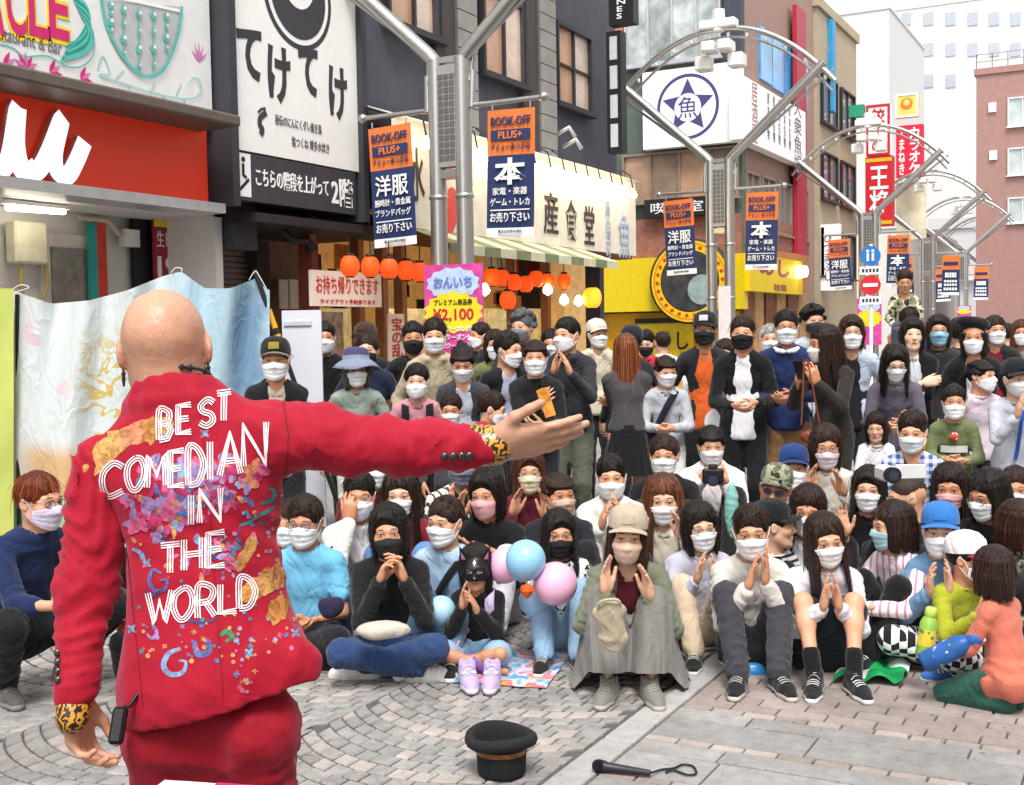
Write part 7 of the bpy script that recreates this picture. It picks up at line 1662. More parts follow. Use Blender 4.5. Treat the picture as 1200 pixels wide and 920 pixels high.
    LET = [('B', 187, 201, 480, 515), ('E', 209, 224, 475, 507), ('S', 234, 250, 469, 499), ('T', 254, 270, 461, 493),
           ('C', 121, 145, 543, 581), ('O', 150, 170, 537, 573), ('M', 173, 195, 534, 570), ('E', 200, 216, 529, 569), ('D', 221, 238, 524, 567), ('I', 240, 252, 518, 562), ('A', 257, 282, 508, 556), ('N', 285, 312, 497, 545),
           ('I', 217, 231, 580, 614), ('N', 234, 258, 573, 611), ('T', 189, 211, 638, 671), ('H', 216, 237, 631, 667), ('E', 244, 263, 624, 663),
           ('W', 174, 202, 693, 729), ('O', 204, 226, 689, 725), ('R', 232, 252, 686, 723), ('L', 258, 277, 684, 717), ('D', 280, 298, 677, 712)]
    for ch, x0, x1, y0, y1 in LET:
        items = []
        for pl in ST[ch]:
            pts = [(x0 + (x1 - x0) * u, y1 - (y1 - y0) * v - (u - .5) * (x1 - x0) * .12) for u, v in pl]
            if ch in 'SCOBDR' and len(pts) > 4: pts = [tuple(p) for p in smooth_pts([Vector(p) for p in pts], 4)]
            for o_ in (-2.9, 0, 2.9):
                off = []
                for i, p in enumerate(pts):
                    a, b = pts[max(i - 1, 0)], pts[min(i + 1, len(pts) - 1)]; tx, ty = b[0] - a[0], b[1] - a[1]; l = math.hypot(tx, ty) + 1e-9
                    off.append((p[0] - ty / l * o_, p[1] + tx / l * o_))
                items.append(ribbon(off, .72, .0023 + .0001 * ST[ch].index(pl), paint, 'letter'))
        emit(items, 'painted_letter', paint)
    # painted flowers, wings, curls
    PC = {k: brushpaint('suit_paint_' + k, c) for k, c in dict(gold='#cf9a58', ochre='#b97c38', pink='#c85a86', rose='#b02c5c', lilac='#9a80b4', blue='#4f68a4', sky='#7a9cc0', teal='#2c7a84', peach='#cf8262', green='#2f8a5a', navy='#2f3c78').items()}
    lay = [0]
    def blob(cx, cy, rx, ry, ang, col, wav=0., nl=5):
        lay[0] += 1; off = .0008 + .00003 * (lay[0] % 40); V, F_ = [], []; n = 18; c, s = math.cos(ang), math.sin(ang)
        ctr = proj(cx, cy, off)
        if ctr is None: return
        V.append(ctr); idx = {}
        for k in (1, 2, 3):
            for j in range(n):
                a = 2 * math.pi * j / n; f = k / 3 * (1 + (wav * math.sin(nl * a) if k == 3 else 0)); x, y = rx * f * math.cos(a), ry * f * math.sin(a)
                p = proj(cx + x * c - y * s, cy + x * s + y * c, off); idx[(k, j)] = len(V) if p is not None else None
                if p is not None: V.append(p)
        for j in range(n):
            a, b = idx[(1, j)], idx[(1, (j + 1) % n)]
            if a and b: F_.append((0, a, b))
            for k in (1, 2):
                q = [idx[(k, j)], idx[(k + 1, j)], idx[(k + 1, (j + 1) % n)], idx[(k, (j + 1) % n)]]
                if None not in q: F_.append(tuple(q))
        emit([(V, F_)], 'painted_motif', PC[col])
    for t in np.linspace(0, 1, 7): blob(112 + 74 * t, 545 - 42 * t - 12 * math.sin(t * 3), 19, 11, -.6 + .2 * t, ('gold', 'gold', 'ochre')[int(t * 6) % 3], .04, 3)
    blob(128, 522, 28, 15, -.45, 'gold', .03, 3); blob(160, 508, 24, 12, -.5, 'peach', .1, 5); blob(178, 505, 10, 16, .2, 'ochre', .15, 6)
    for cx, cy, r_, c1, c2 in ((222, 545, 15, 'lilac', 'pink'), (262, 545, 17, 'pink', 'rose'), (300, 552, 14, 'peach', 'pink'), (185, 600, 19, 'pink', 'rose'), (160, 610, 14, 'rose', 'pink'), (215, 590, 13, 'sky', 'blue'), (262, 585, 12, 'rose', 'pink'), (205, 558, 14, 'sky', 'blue'), (180, 545, 12, 'blue', 'lilac'), (240, 560, 16, 'lilac', 'pink'), (268, 580, 8, 'sky', 'blue'), (288, 566, 12, 'peach', 'gold'), (187, 628, 9, 'lilac', 'navy'), (207, 612, 10, 'peach', 'ochre'), (150, 586, 9, 'pink', 'lilac')):
        for k in range(5):
            a = 2 * math.pi * k / 5 + cx + rr.uniform(-.4, .4); blob(cx + r_ * .5 * math.cos(a), cy + r_ * .5 * math.sin(a), r_ * rr.uniform(.45, .85), r_ * rr.uniform(.3, .6), a, rr.choice([c1, c1, c2, 'lilac', 'rose']), .15, 3)
        blob(cx + rr.uniform(-3, 3), cy, r_ * .16, r_ * .16, 0, 'gold')
    for k in range(120):
        a = rr.uniform(0, 6.28); d = rr.uniform(0, 1) ** .5; cx, cy = rr.choice([(225, 565), (200, 600), (262, 570), (235, 650), (180, 575)]); blob(cx + 42 * d * math.cos(a), cy + 28 * d * math.sin(a), rr.uniform(4, 9), rr.uniform(2.5, 5), a, rr.choice(['pink', 'rose', 'lilac', 'sky', 'blue', 'peach', 'rose', 'pink', 'gold']), .12, 3)
    for k in range(46):
        a = rr.uniform(0, 6.28); d = rr.uniform(0, 1) ** .6; blob(268 + 22 * d * math.cos(a), 648 + 34 * d * math.sin(a), rr.uniform(1.5, 3.4), rr.uniform(1.5, 3.2), a, rr.choice(['blue', 'sky', 'navy', 'teal', 'lilac']))
    blob(285, 655, 16, 7, -1., 'ochre', .1, 3); blob(293, 640, 7, 14, .3, 'gold')
    for k in range(6): blob(292 + 8 * k * .9, 690 - 4 * k + 8 * (k % 2), 17, 8, -.9 + .28 * k, ('gold', 'ochre', 'peach')[k % 3], .1, 5)
    blob(325, 715, 12, 18, .4, 'ochre', .14, 6); blob(318, 680, 9, 20, .5, 'gold', .1, 5)
    def curl(pts, w_, col):
        lay[0] += 1; P2 = [tuple(p) for p in smooth_pts([Vector(p) for p in pts], 6)]
        emit([ribbon(P2, lambda t: w_ * (.35 + .65 * math.sin(math.pi * min(1, t * .9 + .1))), .0009 + .00003 * (lay[0] % 40), None, 'c')], 'painted_curl', PC[col])
    for pts, w_, col in (([(156, 643), (166, 648), (170, 658), (176, 660)], 2.6, 'sky'), ([(190, 672), (180, 668), (176, 680), (182, 692), (194, 690), (196, 680), (188, 680)], 2.4, 'blue'), ([(192, 690), (176, 700), (170, 690)], 2, 'navy'),
                         ([(212, 760), (198, 766), (192, 780), (200, 790), (214, 788), (218, 776), (210, 774)], 3.2, 'sky'), ([(228, 752), (232, 766), (244, 764), (244, 752), (238, 750)], 4., 'blue'), ([(178, 730), (184, 742), (178, 748), (172, 742)], 2.2, 'lilac'),
                         ([(305, 590), (318, 586), (322, 576), (314, 572)], 2.6, 'teal'), ([(298, 606), (312, 600), (322, 592)], 2.2, 'teal'), ([(280, 616), (292, 612), (300, 604)], 2., 'teal'), ([(262, 722), (268, 716), (276, 722)], 2.4, 'gold'), ([(258, 745), (266, 740), (272, 746), (264, 752)], 3., 'green'), ([(330, 632), (340, 636), (342, 644)], 2.4, 'navy'), ([(160, 636), (154, 630)], 2.4, 'peach'), ([(212, 724), (236, 730), (256, 724)], 2., 'navy')): curl(pts, w_, col)
    for k in range(150):
        cx, cy = rr.choice([(rr.uniform(165, 270), rr.uniform(726, 775)), (rr.uniform(285, 345), rr.uniform(600, 770)), (rr.uniform(272, 300), rr.uniform(730, 812)), (rr.uniform(150, 330), rr.uniform(560, 720))])
        r_ = rr.uniform(1.1, 3.2); blob(cx, cy, r_, r_, rr.uniform(0, 6), rr.choice(['sky', 'pink', 'lilac', 'gold', 'teal', 'peach', 'blue']), .3 if rr.random() < .4 else 0, 4)
    for cx, cy in ((194, 510), (240, 508), (172, 660), (346, 742), (155, 737), (292, 765)): blob(cx, cy, 4.5, 4.5, .3, 'sky', .5, 4)
    # seams
    seam = mat('seam_dark', '#6e1016', .8, var=0)
    emit([ribbon([(332, 470), (338, 510), (335, 555), (333, 600)], .7, .0015, None, 's')], 'seam', seam); emit([ribbon([(232, 470), (244, 560), (252, 690), (262, 820)], .45, .0012, None, 's')], 'seam', seam); emit([ribbon([(130, 590), (150, 650), (158, 730), (168, 830)], .4, .0012, None, 's')], 'seam', seam)
    # ---- cuffs, buttons
    tiger = tigercloth()
    d = (P2 - P1) / np.linalg.norm(P2 - P1); cb = sdf_mesh(sub_([rc(P2 - d * .02, P2 + d * .018, .041, .0395, .004)]), .006); link('shirt_cuff', fastmesh('shirt_cuff', *cb), tiger, root)
    e = A3((88, 812, 2.26)); d2 = (e - elL) / np.linalg.norm(e - elL); cb = sdf_mesh(sub_([rc(e + d2 * .028, e + d2 * .045, .032, .031, .004)]), .006); link('shirt_cuff', fastmesh('shirt_cuff', *cb), tiger, root)
    bt = mat('button_dark', '#2b2420', .25, var=.2, vscale=60, spec=.7)
    for px in (521, 531, 541, 550):
        q = proj(px, 535 + (px - 521) * -.03, .0); 
        if q is None: continue
        dr = (EYE - loc - q).normalized(); mb = MB(); mb.lathe([(.001, .006), (.006, .006), (.0085, .003), (.0085, -.002)], 14); o = mb.build('button', bt, jo); o.matrix_local = Matrix.Translation(q) @ dr.to_track_quat('Z', 'Y').to_matrix().to_4x4()
    bv2 = bvh_of(V2, Q2)
    for py in (765, 776, 787, 797):
        h_ = bv2.ray_cast(EYE - loc, ray(68 + (py - 765) * .02, py).normalized())
        if h_[0] is None: continue
        dr = (EYE - loc - h_[0]).normalized(); mb = MB(); mb.lathe([(.001, .006), (.006, .006), (.008, .003), (.008, -.002)], 12); o = mb.build('button', bt, so_); o.matrix_local = Matrix.Translation(h_[0]) @ dr.to_track_quat('Z', 'Y').to_matrix().to_4x4()
    # ---- trousers
    T = [rc(hip - U * .02, hip - U * .08, .138, .135, .03, (F, .76)), rc(hpR - F * .01, knR, .083, .07, .02, w=(.008, 6, 3, 0)), rc(knR, anR - U * .01, .078, .07, .03), rc(hpL - F * .01, knL, .083, .07, .02, w=(.008, 6, 4, 0)), rc(knL, anL - U * .01, .078, .07, .03),
         el((hpR) - F * .03 + U * .0, .088, .02), el(hpL - F * .03 + U * .0, .088, .02), rc(A3((249, 862, 2.2)), A3((247, 990, 2.2)), .012, .03, .02, sub=True)]
    V3, Q3 = sdf_mesh(sub_(T), .009); V3 = foldify(V3, Q3, 3, 1.4); link('trousers', fastmesh('trousers', V3, Q3), redcloth(True), root)
    for an in (anR, anL): link('shoe', shoe_template(), None, root, Matrix.Translation(Vector(an - O)) @ Vector(F).to_track_quat('Y', 'Z').to_matrix().to_4x4() @ Matrix.Scale(1.1, 4), objmat=[mat('shoe_black', '#1b1a1c', .3), mat('sole_#222222', '#222222', .6)])
    # ---- choker and earrings
    mb = MB(); pts = [neck + np.array(xr) * math.sin(a) * .066 + np.array(fw) * math.cos(a) * .064 + U * (.046 - .02 * math.cos(a)) - O for a in [math.radians(d) for d in range(0, 361, 15)]]
    mb.tube(pts, .003, 6)
    for a in (150, 165, 195, 215, 130, 240): p = pts[a // 15]; mb.lathe([(.001, -.008), (.007, 0), (.001, .008)], 6, p)
    mb.build('choker', mat('jet_beads', '#15151a', .2, spec=.8), root)
    for s in (-1, 1):
        p = HM @ Vector((s * .079, -.01, -.03)); mb = MB(); mb.tube([p, p + Vector((0, 0, -.02)), p + Vector((0, 0, -.035))], [.002, .004, .002], 6); mb.lathe([(.001, -.006), (.005, 0), (.001, .006)], 8, p + Vector((0, 0, -.01))); mb.build('earring', mat('jet_beads', ''), root)
    # microphone pack dangling below the vent
    p0, p1 = at(141, 835, 2.22), at(136, 866, 2.2); ax = (p1 - p0).normalized(); c = (p0 + p1) / 2
    mb = MB(); xx = RIGHT; yy = ax.cross(xx).normalized(); mb.bevbox(c, (.026, .02, (p1 - p0).length + .02), .005, 0, (xx, yy, ax)); o = mb.build('radio_pack', mat('pack_black', '#141417', .35)); tag(o, 'small black radio pack hanging below the red jacket vent', 'radio pack')
    mb = MB(); q = at(152, 828, 2.22); mb.tube([p0, p0 + (q - p0) * .5 + Vector((0, 0, .005)), q, at(165, 808, 2.24)], .004, 6); mb.build('cable', mat('pack_black', ''), o)
def brushpaint(key, c):
    m, t, b = _new(key); co = objco(t); c = lin(c); n = N(t, 'ShaderNodeTexNoise', Scale=70., Detail=4., Distortion=1.); t.links.new(co, n.inputs['Vector'])
    t.links.new(mixc(t, n.outputs[0], tuple(x * .55 for x in c), tuple(min(1, x * 1.35) for x in c)), b.inputs['Base Color']); b.inputs['Roughness'].default_value = .7
    r = t.nodes.new('ShaderNodeMapRange'); r.inputs[1].default_value = .3; r.inputs[2].default_value = .55; r.inputs[3].default_value = .35; r.inputs[4].default_value = 1.; t.links.new(n.outputs[0], r.inputs[0]); t.links.new(r.outputs[0], b.inputs['Alpha']); return m
def scalp(c):
    m = skin(c).copy(); t = m.node_tree; b = t.nodes['Principled BSDF']; src = b.inputs['Base Color'].links[0].from_socket; co = objco(t)
    a = N(t, 'ShaderNodeTexNoise', Scale=11., Detail=6., Roughness=.7); d = N(t, 'ShaderNodeTexNoise', Scale=900., Detail=1.); e = N(t, 'ShaderNodeTexNoise', Scale=55., Detail=5.)
    for n in (a, d, e): t.links.new(co, n.inputs['Vector'])
    x = mixc(t, math_(t, 'MULTIPLY', math_(t, 'GREATER_THAN', a.outputs[0], .53), .16), src, (.42, .16, .11)); x = mixc(t, math_(t, 'MULTIPLY', math_(t, 'GREATER_THAN', d.outputs[0], .58), .28), x, (.16, .10, .08)); t.links.new(x, b.inputs['Base Color'])
    bp = N(t, 'ShaderNodeBump', Strength=.35, Distance=.006); t.links.new(e.outputs[0], bp.inputs['Height']); t.links.new(bp.outputs[0], b.inputs['Normal']); b.inputs['Roughness'].default_value = .4; return m
def foldify(V, Q, seed, k=1.):
    V = creases(V, Q, .0052 * k, 19, seed); V = creases(V, Q, .0026 * k, 46, seed + 9); return V
def redcloth(tr=False):
    key = 'red_suit' + ('_trousers' if tr else '')
    if key in _M: return _M[key]
    m, t, b = _new(key); co = objco(t); c = lin('#a00b27' if not tr else '#900a1f')
    nz = N(t, 'ShaderNodeTexNoise', Scale=3., Detail=4.); t.links.new(co, nz.inputs['Vector'])
    t.links.new(mixc(t, nz.outputs[0], tuple(x * .85 for x in c), tuple(min(1, x * 1.15) for x in c)), b.inputs['Base Color'])
    b.inputs['Roughness'].default_value = .75; b.inputs['Specular IOR Level'].default_value = .25; b.inputs['Sheen Weight'].default_value = .25; b.inputs['Sheen Tint'].default_value = (1, .35, .5, 1)
    n1 = N(t, 'ShaderNodeTexNoise', Scale=6., Detail=3., Distortion=1.2); n2 = N(t, 'ShaderNodeTexNoise', Scale=700., Detail=2.)
    for n in (n1, n2): t.links.new(co, n.inputs['Vector'])
    hh = math_(t, 'ADD', n1.outputs[0], math_(t, 'MULTIPLY', n2.outputs[0], .03)); bp = N(t, 'ShaderNodeBump', Strength=.35, Distance=.03); t.links.new(hh, bp.inputs['Height']); t.links.new(bp.outputs[0], b.inputs['Normal'])
    _M[key] = m; return m
def tigercloth():
    m, t, b = _new('tiger_cuff'); co = objco(t); wv = t.nodes.new('ShaderNodeTexWave'); wv.inputs['Scale'].default_value = 26; wv.inputs['Distortion'].default_value = 9; wv.inputs['Detail'].default_value = 2; wv.inputs['Detail Scale'].default_value = 3
    t.links.new(co, wv.inputs['Vector']); t.links.new(mixc(t, math_(t, 'GREATER_THAN', wv.outputs[1], .52), (.02, .012, .006), (.62, .29, .04)), b.inputs['Base Color']); b.inputs['Roughness'].default_value = .35; b.inputs['Specular IOR Level'].default_value = .6; return m
performer()
# ------------------------------------------------------------------ things lying, hanging and held
def props():
    # painted cloth backdrop hung on cords between two poles, behind the performer
    ZB = 7.9
    Lp, Rp = at(38, 345, ZB), at(308, 330, ZB); top = [(14, 340), (60, 356), (105, 352), (150, 340), (190, 324), (212, 318), (240, 338), (270, 338), (300, 326), (313, 340)]
    nu, nv = 56, 40; V = []; mi = []
    tx = [p[0] for p in top]; ty = [p[1] for p in top]
    for j in range(nv + 1):
        v = j / nv
        for i in range(nu + 1):
            u = i / nu; px = 14 + (316 - 14) * u; y0 = np.interp(px, tx, ty); y1 = 632 + 14 * math.sin(u * 4)
            py = y0 + (y1 - y0) * v
            fold = .08 * math.sin(px * .045 + 1.5 * math.sin(v * 3)) * (.3 + v) + .06 * math.sin(px * .11 + v * 4) * math.exp(-v * 1.2) + .03 * math.cos((px - 212) * .06) * math.exp(-v * 3)
            V.append(at(px, py, ZB + fold))
    F = [(j * (nu + 1) + i, j * (nu + 1) + i + 1, (j + 1) * (nu + 1) + i + 1, (j + 1) * (nu + 1) + i) for j in range(nv) for i in range(nu)]
    mb = MB(); mb.add([Vector(v) for v in V], F, 0, True); cl = mb.build('cloth_backdrop', backdrop_mat(V, nu, nv)); tag(cl, 'pale hand-painted cloth hanging on cords behind the performer', 'cloth')
    me = cl.data; uvl = me.uv_layers.new(name='UVMap'); 
    for poly in me.polygons:
        for li in poly.loop_indices: vi = me.loops[li].vertex_index; uvl.data[li].uv = ((vi % (nu + 1)) / nu, 1 - (vi // (nu + 1)) / nv)
    for pts in ([(12, 341), (24, 334), (34, 337), (16, 343)], [(200, 320), (206, 314), (213, 315), (212, 320)], [(292, 328), (299, 318), (304, 324), (312, 338)], [(16, 340), (8, 356), (14, 370)]):
        mb = MB(); mb.tube(smooth_pts([Vector(at(*p, ZB)) for p in pts], 5), .003, 6); mb.build('cord', mat('cord_white', '#e6e3de', .8), cl)
    def pole(label, pts, r_, m, zc):
        P = [at(*p, zc) for p in pts]; b = P[-1] + (P[-1] - P[0]).normalized() * ((P[-1].z) / max(.05, (P[0] - P[-1]).z) * (P[0] - P[-1]).length); mb = MB(); mb.tube([P[0], b], r_, 10); o = mb.build('pole', m); tag(o, label, 'pole'); return o, P[0], b
    o, a, b = pole('black pole with yellow bands holding the cloth beside the white board', [(298, 316), (328, 400)], .016, mat('pole_black', '#1c1c1e', .4), ZB + .06)
    for t in (.16, .24): mb = MB(); d = (b - a); mb.tube([a + d * (t - .03), a + d * (t + .03)], .0195, 10); mb.build('band', mat('band_yellow', '#dca21c', .5), o)
    pole('black pole holding the left side of the cloth', [(20, 345), (22, 600)], .014, mat('pole_black', ''), ZB + .05)
    # yellow-green banner at the very left
    mb = MB(); V = []
    for j in range(17):
        for i in range(5): px = -60 + 76 * i / 4; V.append(at(px, 338 + 330 * j / 16, 7.85 + .03 * math.sin(i * 2 + j * .6)))
    mb.add([Vector(v) for v in V], [(j * 5 + i, j * 5 + i + 1, j * 5 + i + 6, j * 5 + i + 5) for j in range(16) for i in range(4)], 0, True); tag(mb.build('side_banner', mat('lime_cloth', '#b4bd62', .8, var=.15, vscale=2, bump=.3, bscale=6)), 'yellow-green cloth strip at the far left edge', 'cloth')
    # white board behind the capped man
    c0, c1 = at(330, 364, 8.5), at(376, 364, 8.5); zb = at(352, 620, 8.5).z; ctr = (c0 + c1) / 2; ctr.z = (c0.z + max(zb, .12)) / 2
    w_ = (c1 - c0).length; rt = (c1 - c0).normalized(); rt.z = 0; h_ = c0.z - max(zb, .12); s, M = board('white_board', 'tall blank white board standing beside the painted cloth', ctr, w_, h_, rt, mat('board_white', '#d8d8e2', .6, var=.03), .03, 'board')
    mb = MB(); mb.box((-w_ * .1, h_ * .44, .006), (w_ * .7, .03, .012)); mb.build('clip', mat('clip_pale', '#c4c6d0', .5), s)
    for x in (-w_ * .4, w_ * .4): mb = MB(); mb.tube([(x, -h_ / 2, -.04), (x, -h_ / 2 - max(zb, .12) - .02, -.04)], .012, 8); mb.build('leg', STEEL, s)
    # hat on the ground
    q = on_z(588, 908, 0); mb = MB()
    prof = [(.001, .0), (.08, .0), (.088, .012), (.09, .06), (.093, .1), (.1, .112), (.115, .112), (.128, .12), (.134, .135), (.13, .15), (.118, .158), (.106, .156), (.098, .146), (.09, .125), (.084, .06), (.078, .014), (.001, .01)]
    mb.lathe(prof, 40, (0, 0, 0), 0, True); mb.v = [(x * 1.02, y * .96, z + (.007 * math.cos(2 * math.atan2(y, x) + 1.2) if z > .1 else 0)) for x, y, z in mb.v]
    o = mb.build('bowler_hat', mat('felt_black', '#202022', .9, var=.15, vscale=30, bump=.3, bscale=200)); o.location = (q.x, q.y, 0.004); tag(o, 'black felt bowler hat lying upturned on the paving', 'hat')
    mb = MB(); mb.lathe([(.0925, .084), (.095, .086), (.0965, .1), (.0955, .103)], 40, (0, 0, 0)); mb.build('hat_band', mat('hat_band', '#8a5a34', .6, var=.6, vscale=60), o)
    # microphone on the ground
    a, b = on_z(697, 897, .025), on_z(762, 906, .018); d = (b - a).normalized(); mb = MB(); mb.tube([a + d * .035, a + d * .05, a + d * .12, b], [.024, .018, .015, .011], 14); o = mb.build('microphone', mat('mic_grip', '#35323a', .4, .3)); tag(o, 'dark handheld microphone lying on the paving', 'microphone')
    mb = MB(); hd = [(.001, -.026), (.014, -.022), (.023, -.01), (.025, .004), (.022, .018), (.018, .026)]; mb.lathe(hd, 18); k = mb.build('mic_head', mat('mic_mesh', '#242329', .5, .5, .3, 200, .8, 400), o); k.matrix_local = Matrix.Translation(a + d * .015) @ d.to_track_quat('Z', 'Y').to_matrix().to_4x4()
    mb = MB(); pts = [b] + [on_z(*p, .008) for p in ((775, 902), (790, 900), (800, 896), (812, 898), (816, 906), (806, 908), (790, 903), (780, 905))]; mb.tube(smooth_pts(pts, 5), .004, 6); mb.build('cable', BLACK, o)
    # small table corner in front of the camera, lower left
    tz = .93; q = [on_z(168, 921, tz), on_z(215, 907, tz), on_z(318, 914, tz)]
    e1 = (q[2] - q[1]); e1.z = 0; e2 = (q[0] - q[1]); e2.z = 0; e1.normalize(); e2 = Vector((-e1.y, e1.x, 0)); e2 = e2 if e2.dot(Vector((FWD.x, FWD.y, 0))) < 0 else -e2
    tb = empty('side_table', (0, 0, 0)); c = q[1] + e1 * .09 + e2 * .16 
    tb.location = (c.x, c.y, 0); tag(tb, 'small table with white printed sheet at the lower edge below the red trousers', 'table')
    ax = (e1, e2, Vector((0, 0, 1))); mb = MB(); mb.bevbox((0, 0, tz - .02), (.24, .3, .03), .006, 0, ax); mb.build('table_top', mat('table_white', '#cfc9c2', .5), tb)
    mb = MB(); mb.box((.02, .0, tz - .001), (.2, .27, .004), 0, ax); sh = mb.build('sheet', mat('sheet_white', '#ecebee', .5, var=.03), tb)
    M = Matrix(((e1.x, -e2.x, 0, c.x), (e1.y, -e2.y, 0, c.y), (0, 0, 1, tz), (0, 0, 0, 1))); mb = MB(); mb.box(e1 * .045 + e2 * -.115 + Vector((0, 0, tz + .0025)), (.12, .022, .003), 0, ax); mb.build('print', mat('print_magenta', '#d0206a', .5), tb)
    for sx in (-1, 1):
        for sy in (-1, 1): mb = MB(); mb.tube([e1 * (.1 * sx) + e2 * (.13 * sy) + Vector((0, 0, tz - .034)), e1 * (.1 * sx) + e2 * (.13 * sy)], .011, 8); mb.build('leg', STEEL, tb)
    # balloons
    def balloon(px, py, zc, r_, col, label, tail=None):
        q = at(px, py, zc); mb = MB(); prof = []
        for i in range(21):
            t = i / 20; a = math.pi * t; rr_ = r_ * math.sin(a) * (1 if a > 1.5 else .86 + .14 * math.sin(a)); prof.append((max(rr_, .002), -r_ * 1.12 * math.cos(a) if a < 1.57 else -r_ * math.cos(a)))
        mb.lathe(prof, 28, (0, 0, 0)); o = mb.build('balloon', mat('balloon_' + col, col, .25, var=.02, spec=.6)); o.location = q; 
        if tail: o.rotation_euler = tail
        tag(o, label, 'balloon', 'balloons behind the cat mask'); k = MB(); k.lathe([(.004, -r_ * 1.1), (.012, -r_ * 1.2), (.001, -r_ * 1.16)], 10); k.build('knot', mat('balloon_' + col, ''), o)
    balloon(616, 656, 5.62, .095, '#8fc4e6', 'light blue balloon floating above the pink one', (.1, .3, 0)); balloon(651, 684, 5.66, .104, '#eeb2d2', 'large pink balloon beside the khaki shirt', (.3, 1.2, 0)); balloon(592, 662, 5.78, .085, '#eab0cc', 'pink balloon half hidden behind the blue one', (0, .4, 0)); balloon(626, 704, 5.85, .075, '#9cc6e4', 'pale blue balloon low behind the pink one'); balloon(517, 715, 5.75, .07, '#a8d4ea', 'light blue balloon between black sweater and cat mask')
    mb = MB(); q = at(618, 692, 5.56); mb.lathe([(.001, -.04), (.022, -.02), (.034, .0), (.03, .02), (.001, .034)], 7, (0, 0, 0), 0, False); o = mb.build('orange_toy', mat('toy_orange', '#d8581c', .5)); o.location = q; tag(o, 'crumpled orange balloon knot among the balloons', 'balloon')
    # cat mask on the child
    root, J, HM, ss = PPL['cat']; bv = head_template('k', 0)[1]; mb = MB(); nu, nv = 21, 13; V = []
    for j in range(nv):
        for i in range(nu):
            a = -1.15 + 2.3 * i / (nu - 1); z = .085 - .15 * j / (nv - 1) + .02 * math.cos(a * 1.3) * (j / (nv - 1)) ; d = Vector((math.sin(a), math.cos(a), 0)); h = bv.ray_cast(Vector((0, -.005, z)) + d * .3, -d)[0]; r_ = (Vector((h.x, h.y + .005, 0)).length if h else .07) + .016; V.append((d.x * r_, d.y * r_ - .005, z))
    def hole(x, z): return ((abs(x) - .034) / .02) ** 2 + ((z - .008 - (abs(x) - .034) * .25) / .0085) ** 2 < 1
    F = []
    for j in range(nv - 1):
        for i in range(nu - 1):
            f = (j * nu + i, j * nu + i + 1, (j + 1) * nu + i + 1, (j + 1) * nu + i); cx = sum(V[k][0] for k in f) / 4; cz = sum(V[k][2] for k in f) / 4
            F.append(f)
    mb.add(V, F, 0, True)
    for s in (-1, 1):
        mb.add([(s * .03, .075, .07), (s * .085, .045, .06), (s * .088, .05, .15), (s * .04, .04, .085), (s * .08, .02, .08)], [(0, 1, 2), (0, 2, 3), (1, 4, 2), (3, 2, 4)], 0)
    cm = mb.build('cat_mask', mat('mask_black', '#1a191d', .35), root, HM)
    def onm(x, z, off=.02):
        h = bv.ray_cast(Vector((x, .3, z)), Vector((0, -1, 0)))[0]; return (x, (h.y if h else .06) + off, z)
    for s in (-1, 1):
        mb = MB(); ring = [onm(s * .035 + .021 * math.cos(a), .012 + .0105 * math.sin(a) + s * .004 * math.cos(a), .021) for a in [2 * math.pi * i / 16 for i in range(16)]]; mb.add(ring, [tuple(range(16))]); mb.build('eye_rim', mat('mask_rim', '#d9cfd4', .4), cm)
        mb = MB(); ring = [onm(s * .035 + .016 * math.cos(a), .012 + .007 * math.sin(a) + s * .003 * math.cos(a), .024) for a in [2 * math.pi * i / 16 for i in range(16)]]; mb.add(ring, [tuple(range(16))]); mb.build('eye_hole', mat('eye_brown', '#5a3a2a', .4), cm)
        mb = MB(); mb.add([(s * .05, .071, .075), (s * .077, .058, .07), (s * .079, .058, .118)], [(0, 1, 2)]); mb.build('ear_patch', mat('mask_rose', '#a86a86', .5), cm)
    mb = MB(); mb.add([onm(x, z, .022) for x, z in ((0, .078), (.011, .06), (.006, .056), (0, .042), (-.006, .056), (-.011, .06))], [(0, 1, 2, 3, 4, 5)]); mb.build('forehead_mark', mat('mask_rim', ''), cm)
    mb = MB(); mb.add([onm(x, z, .024) for x, z in ((-.007, -.016), (.007, -.016), (0, -.025))], [(0, 1, 2)]); mb.build('nose', mat('mask_rose', ''), cm)
    # lavender shoes in front of the child
    for px, lab in ((548, 'left'), (577, 'right')):
        q = on_z(px, 803, 0); o = empty('child_shoe', (q.x, q.y, 0), math.atan2(-q.y, -q.x) - math.pi / 2 + (.12 if px < 560 else -.08)); tag(o, '%s of the two lavender child shoes set out on the paving' % lab, 'shoe', 'pair of lavender shoes')
        link('shoe', shoe_template(), None, o, Matrix.Translation((0, 0, .085)) @ Matrix.Scale(1.02, 4), objmat=[fabric('#b8a6d4'), mat('sole_#e0d8e4', '#e0d8e4', .6)])
        mb = MB(); mb.bevbox((0, .06, .075), (.07, .03, .012), .004); mb.build('strap', mat('strap_lilac', '#cdbfe2', .6), o)
    # picnic mat, bags on the ground
    def sheet(name, label, quad, m, cat, z=.006, wav=.012, n=10):
        P = [on_z(*p, 0) for p in quad]; mb = MB(); V = []
        for j in range(n + 1):
            for i in range(n + 1):
                u, v = i / n, j / n; p = (P[0] * (1 - u) + P[1] * u) * (1 - v) + (P[3] * (1 - u) + P[2] * u) * v; V.append((p.x, p.y, z + abs(wav * math.sin(7 * u + 3 * v) * math.sin(5 * v + 1))))
        mb.add(V, [(j * (n + 1) + i, j * (n + 1) + i + 1, (j + 1) * (n + 1) + i + 1, (j + 1) * (n + 1) + i) for j in range(n) for i in range(n)], 0, True); o = mb.build(name, m); tag(o, label, cat); return o
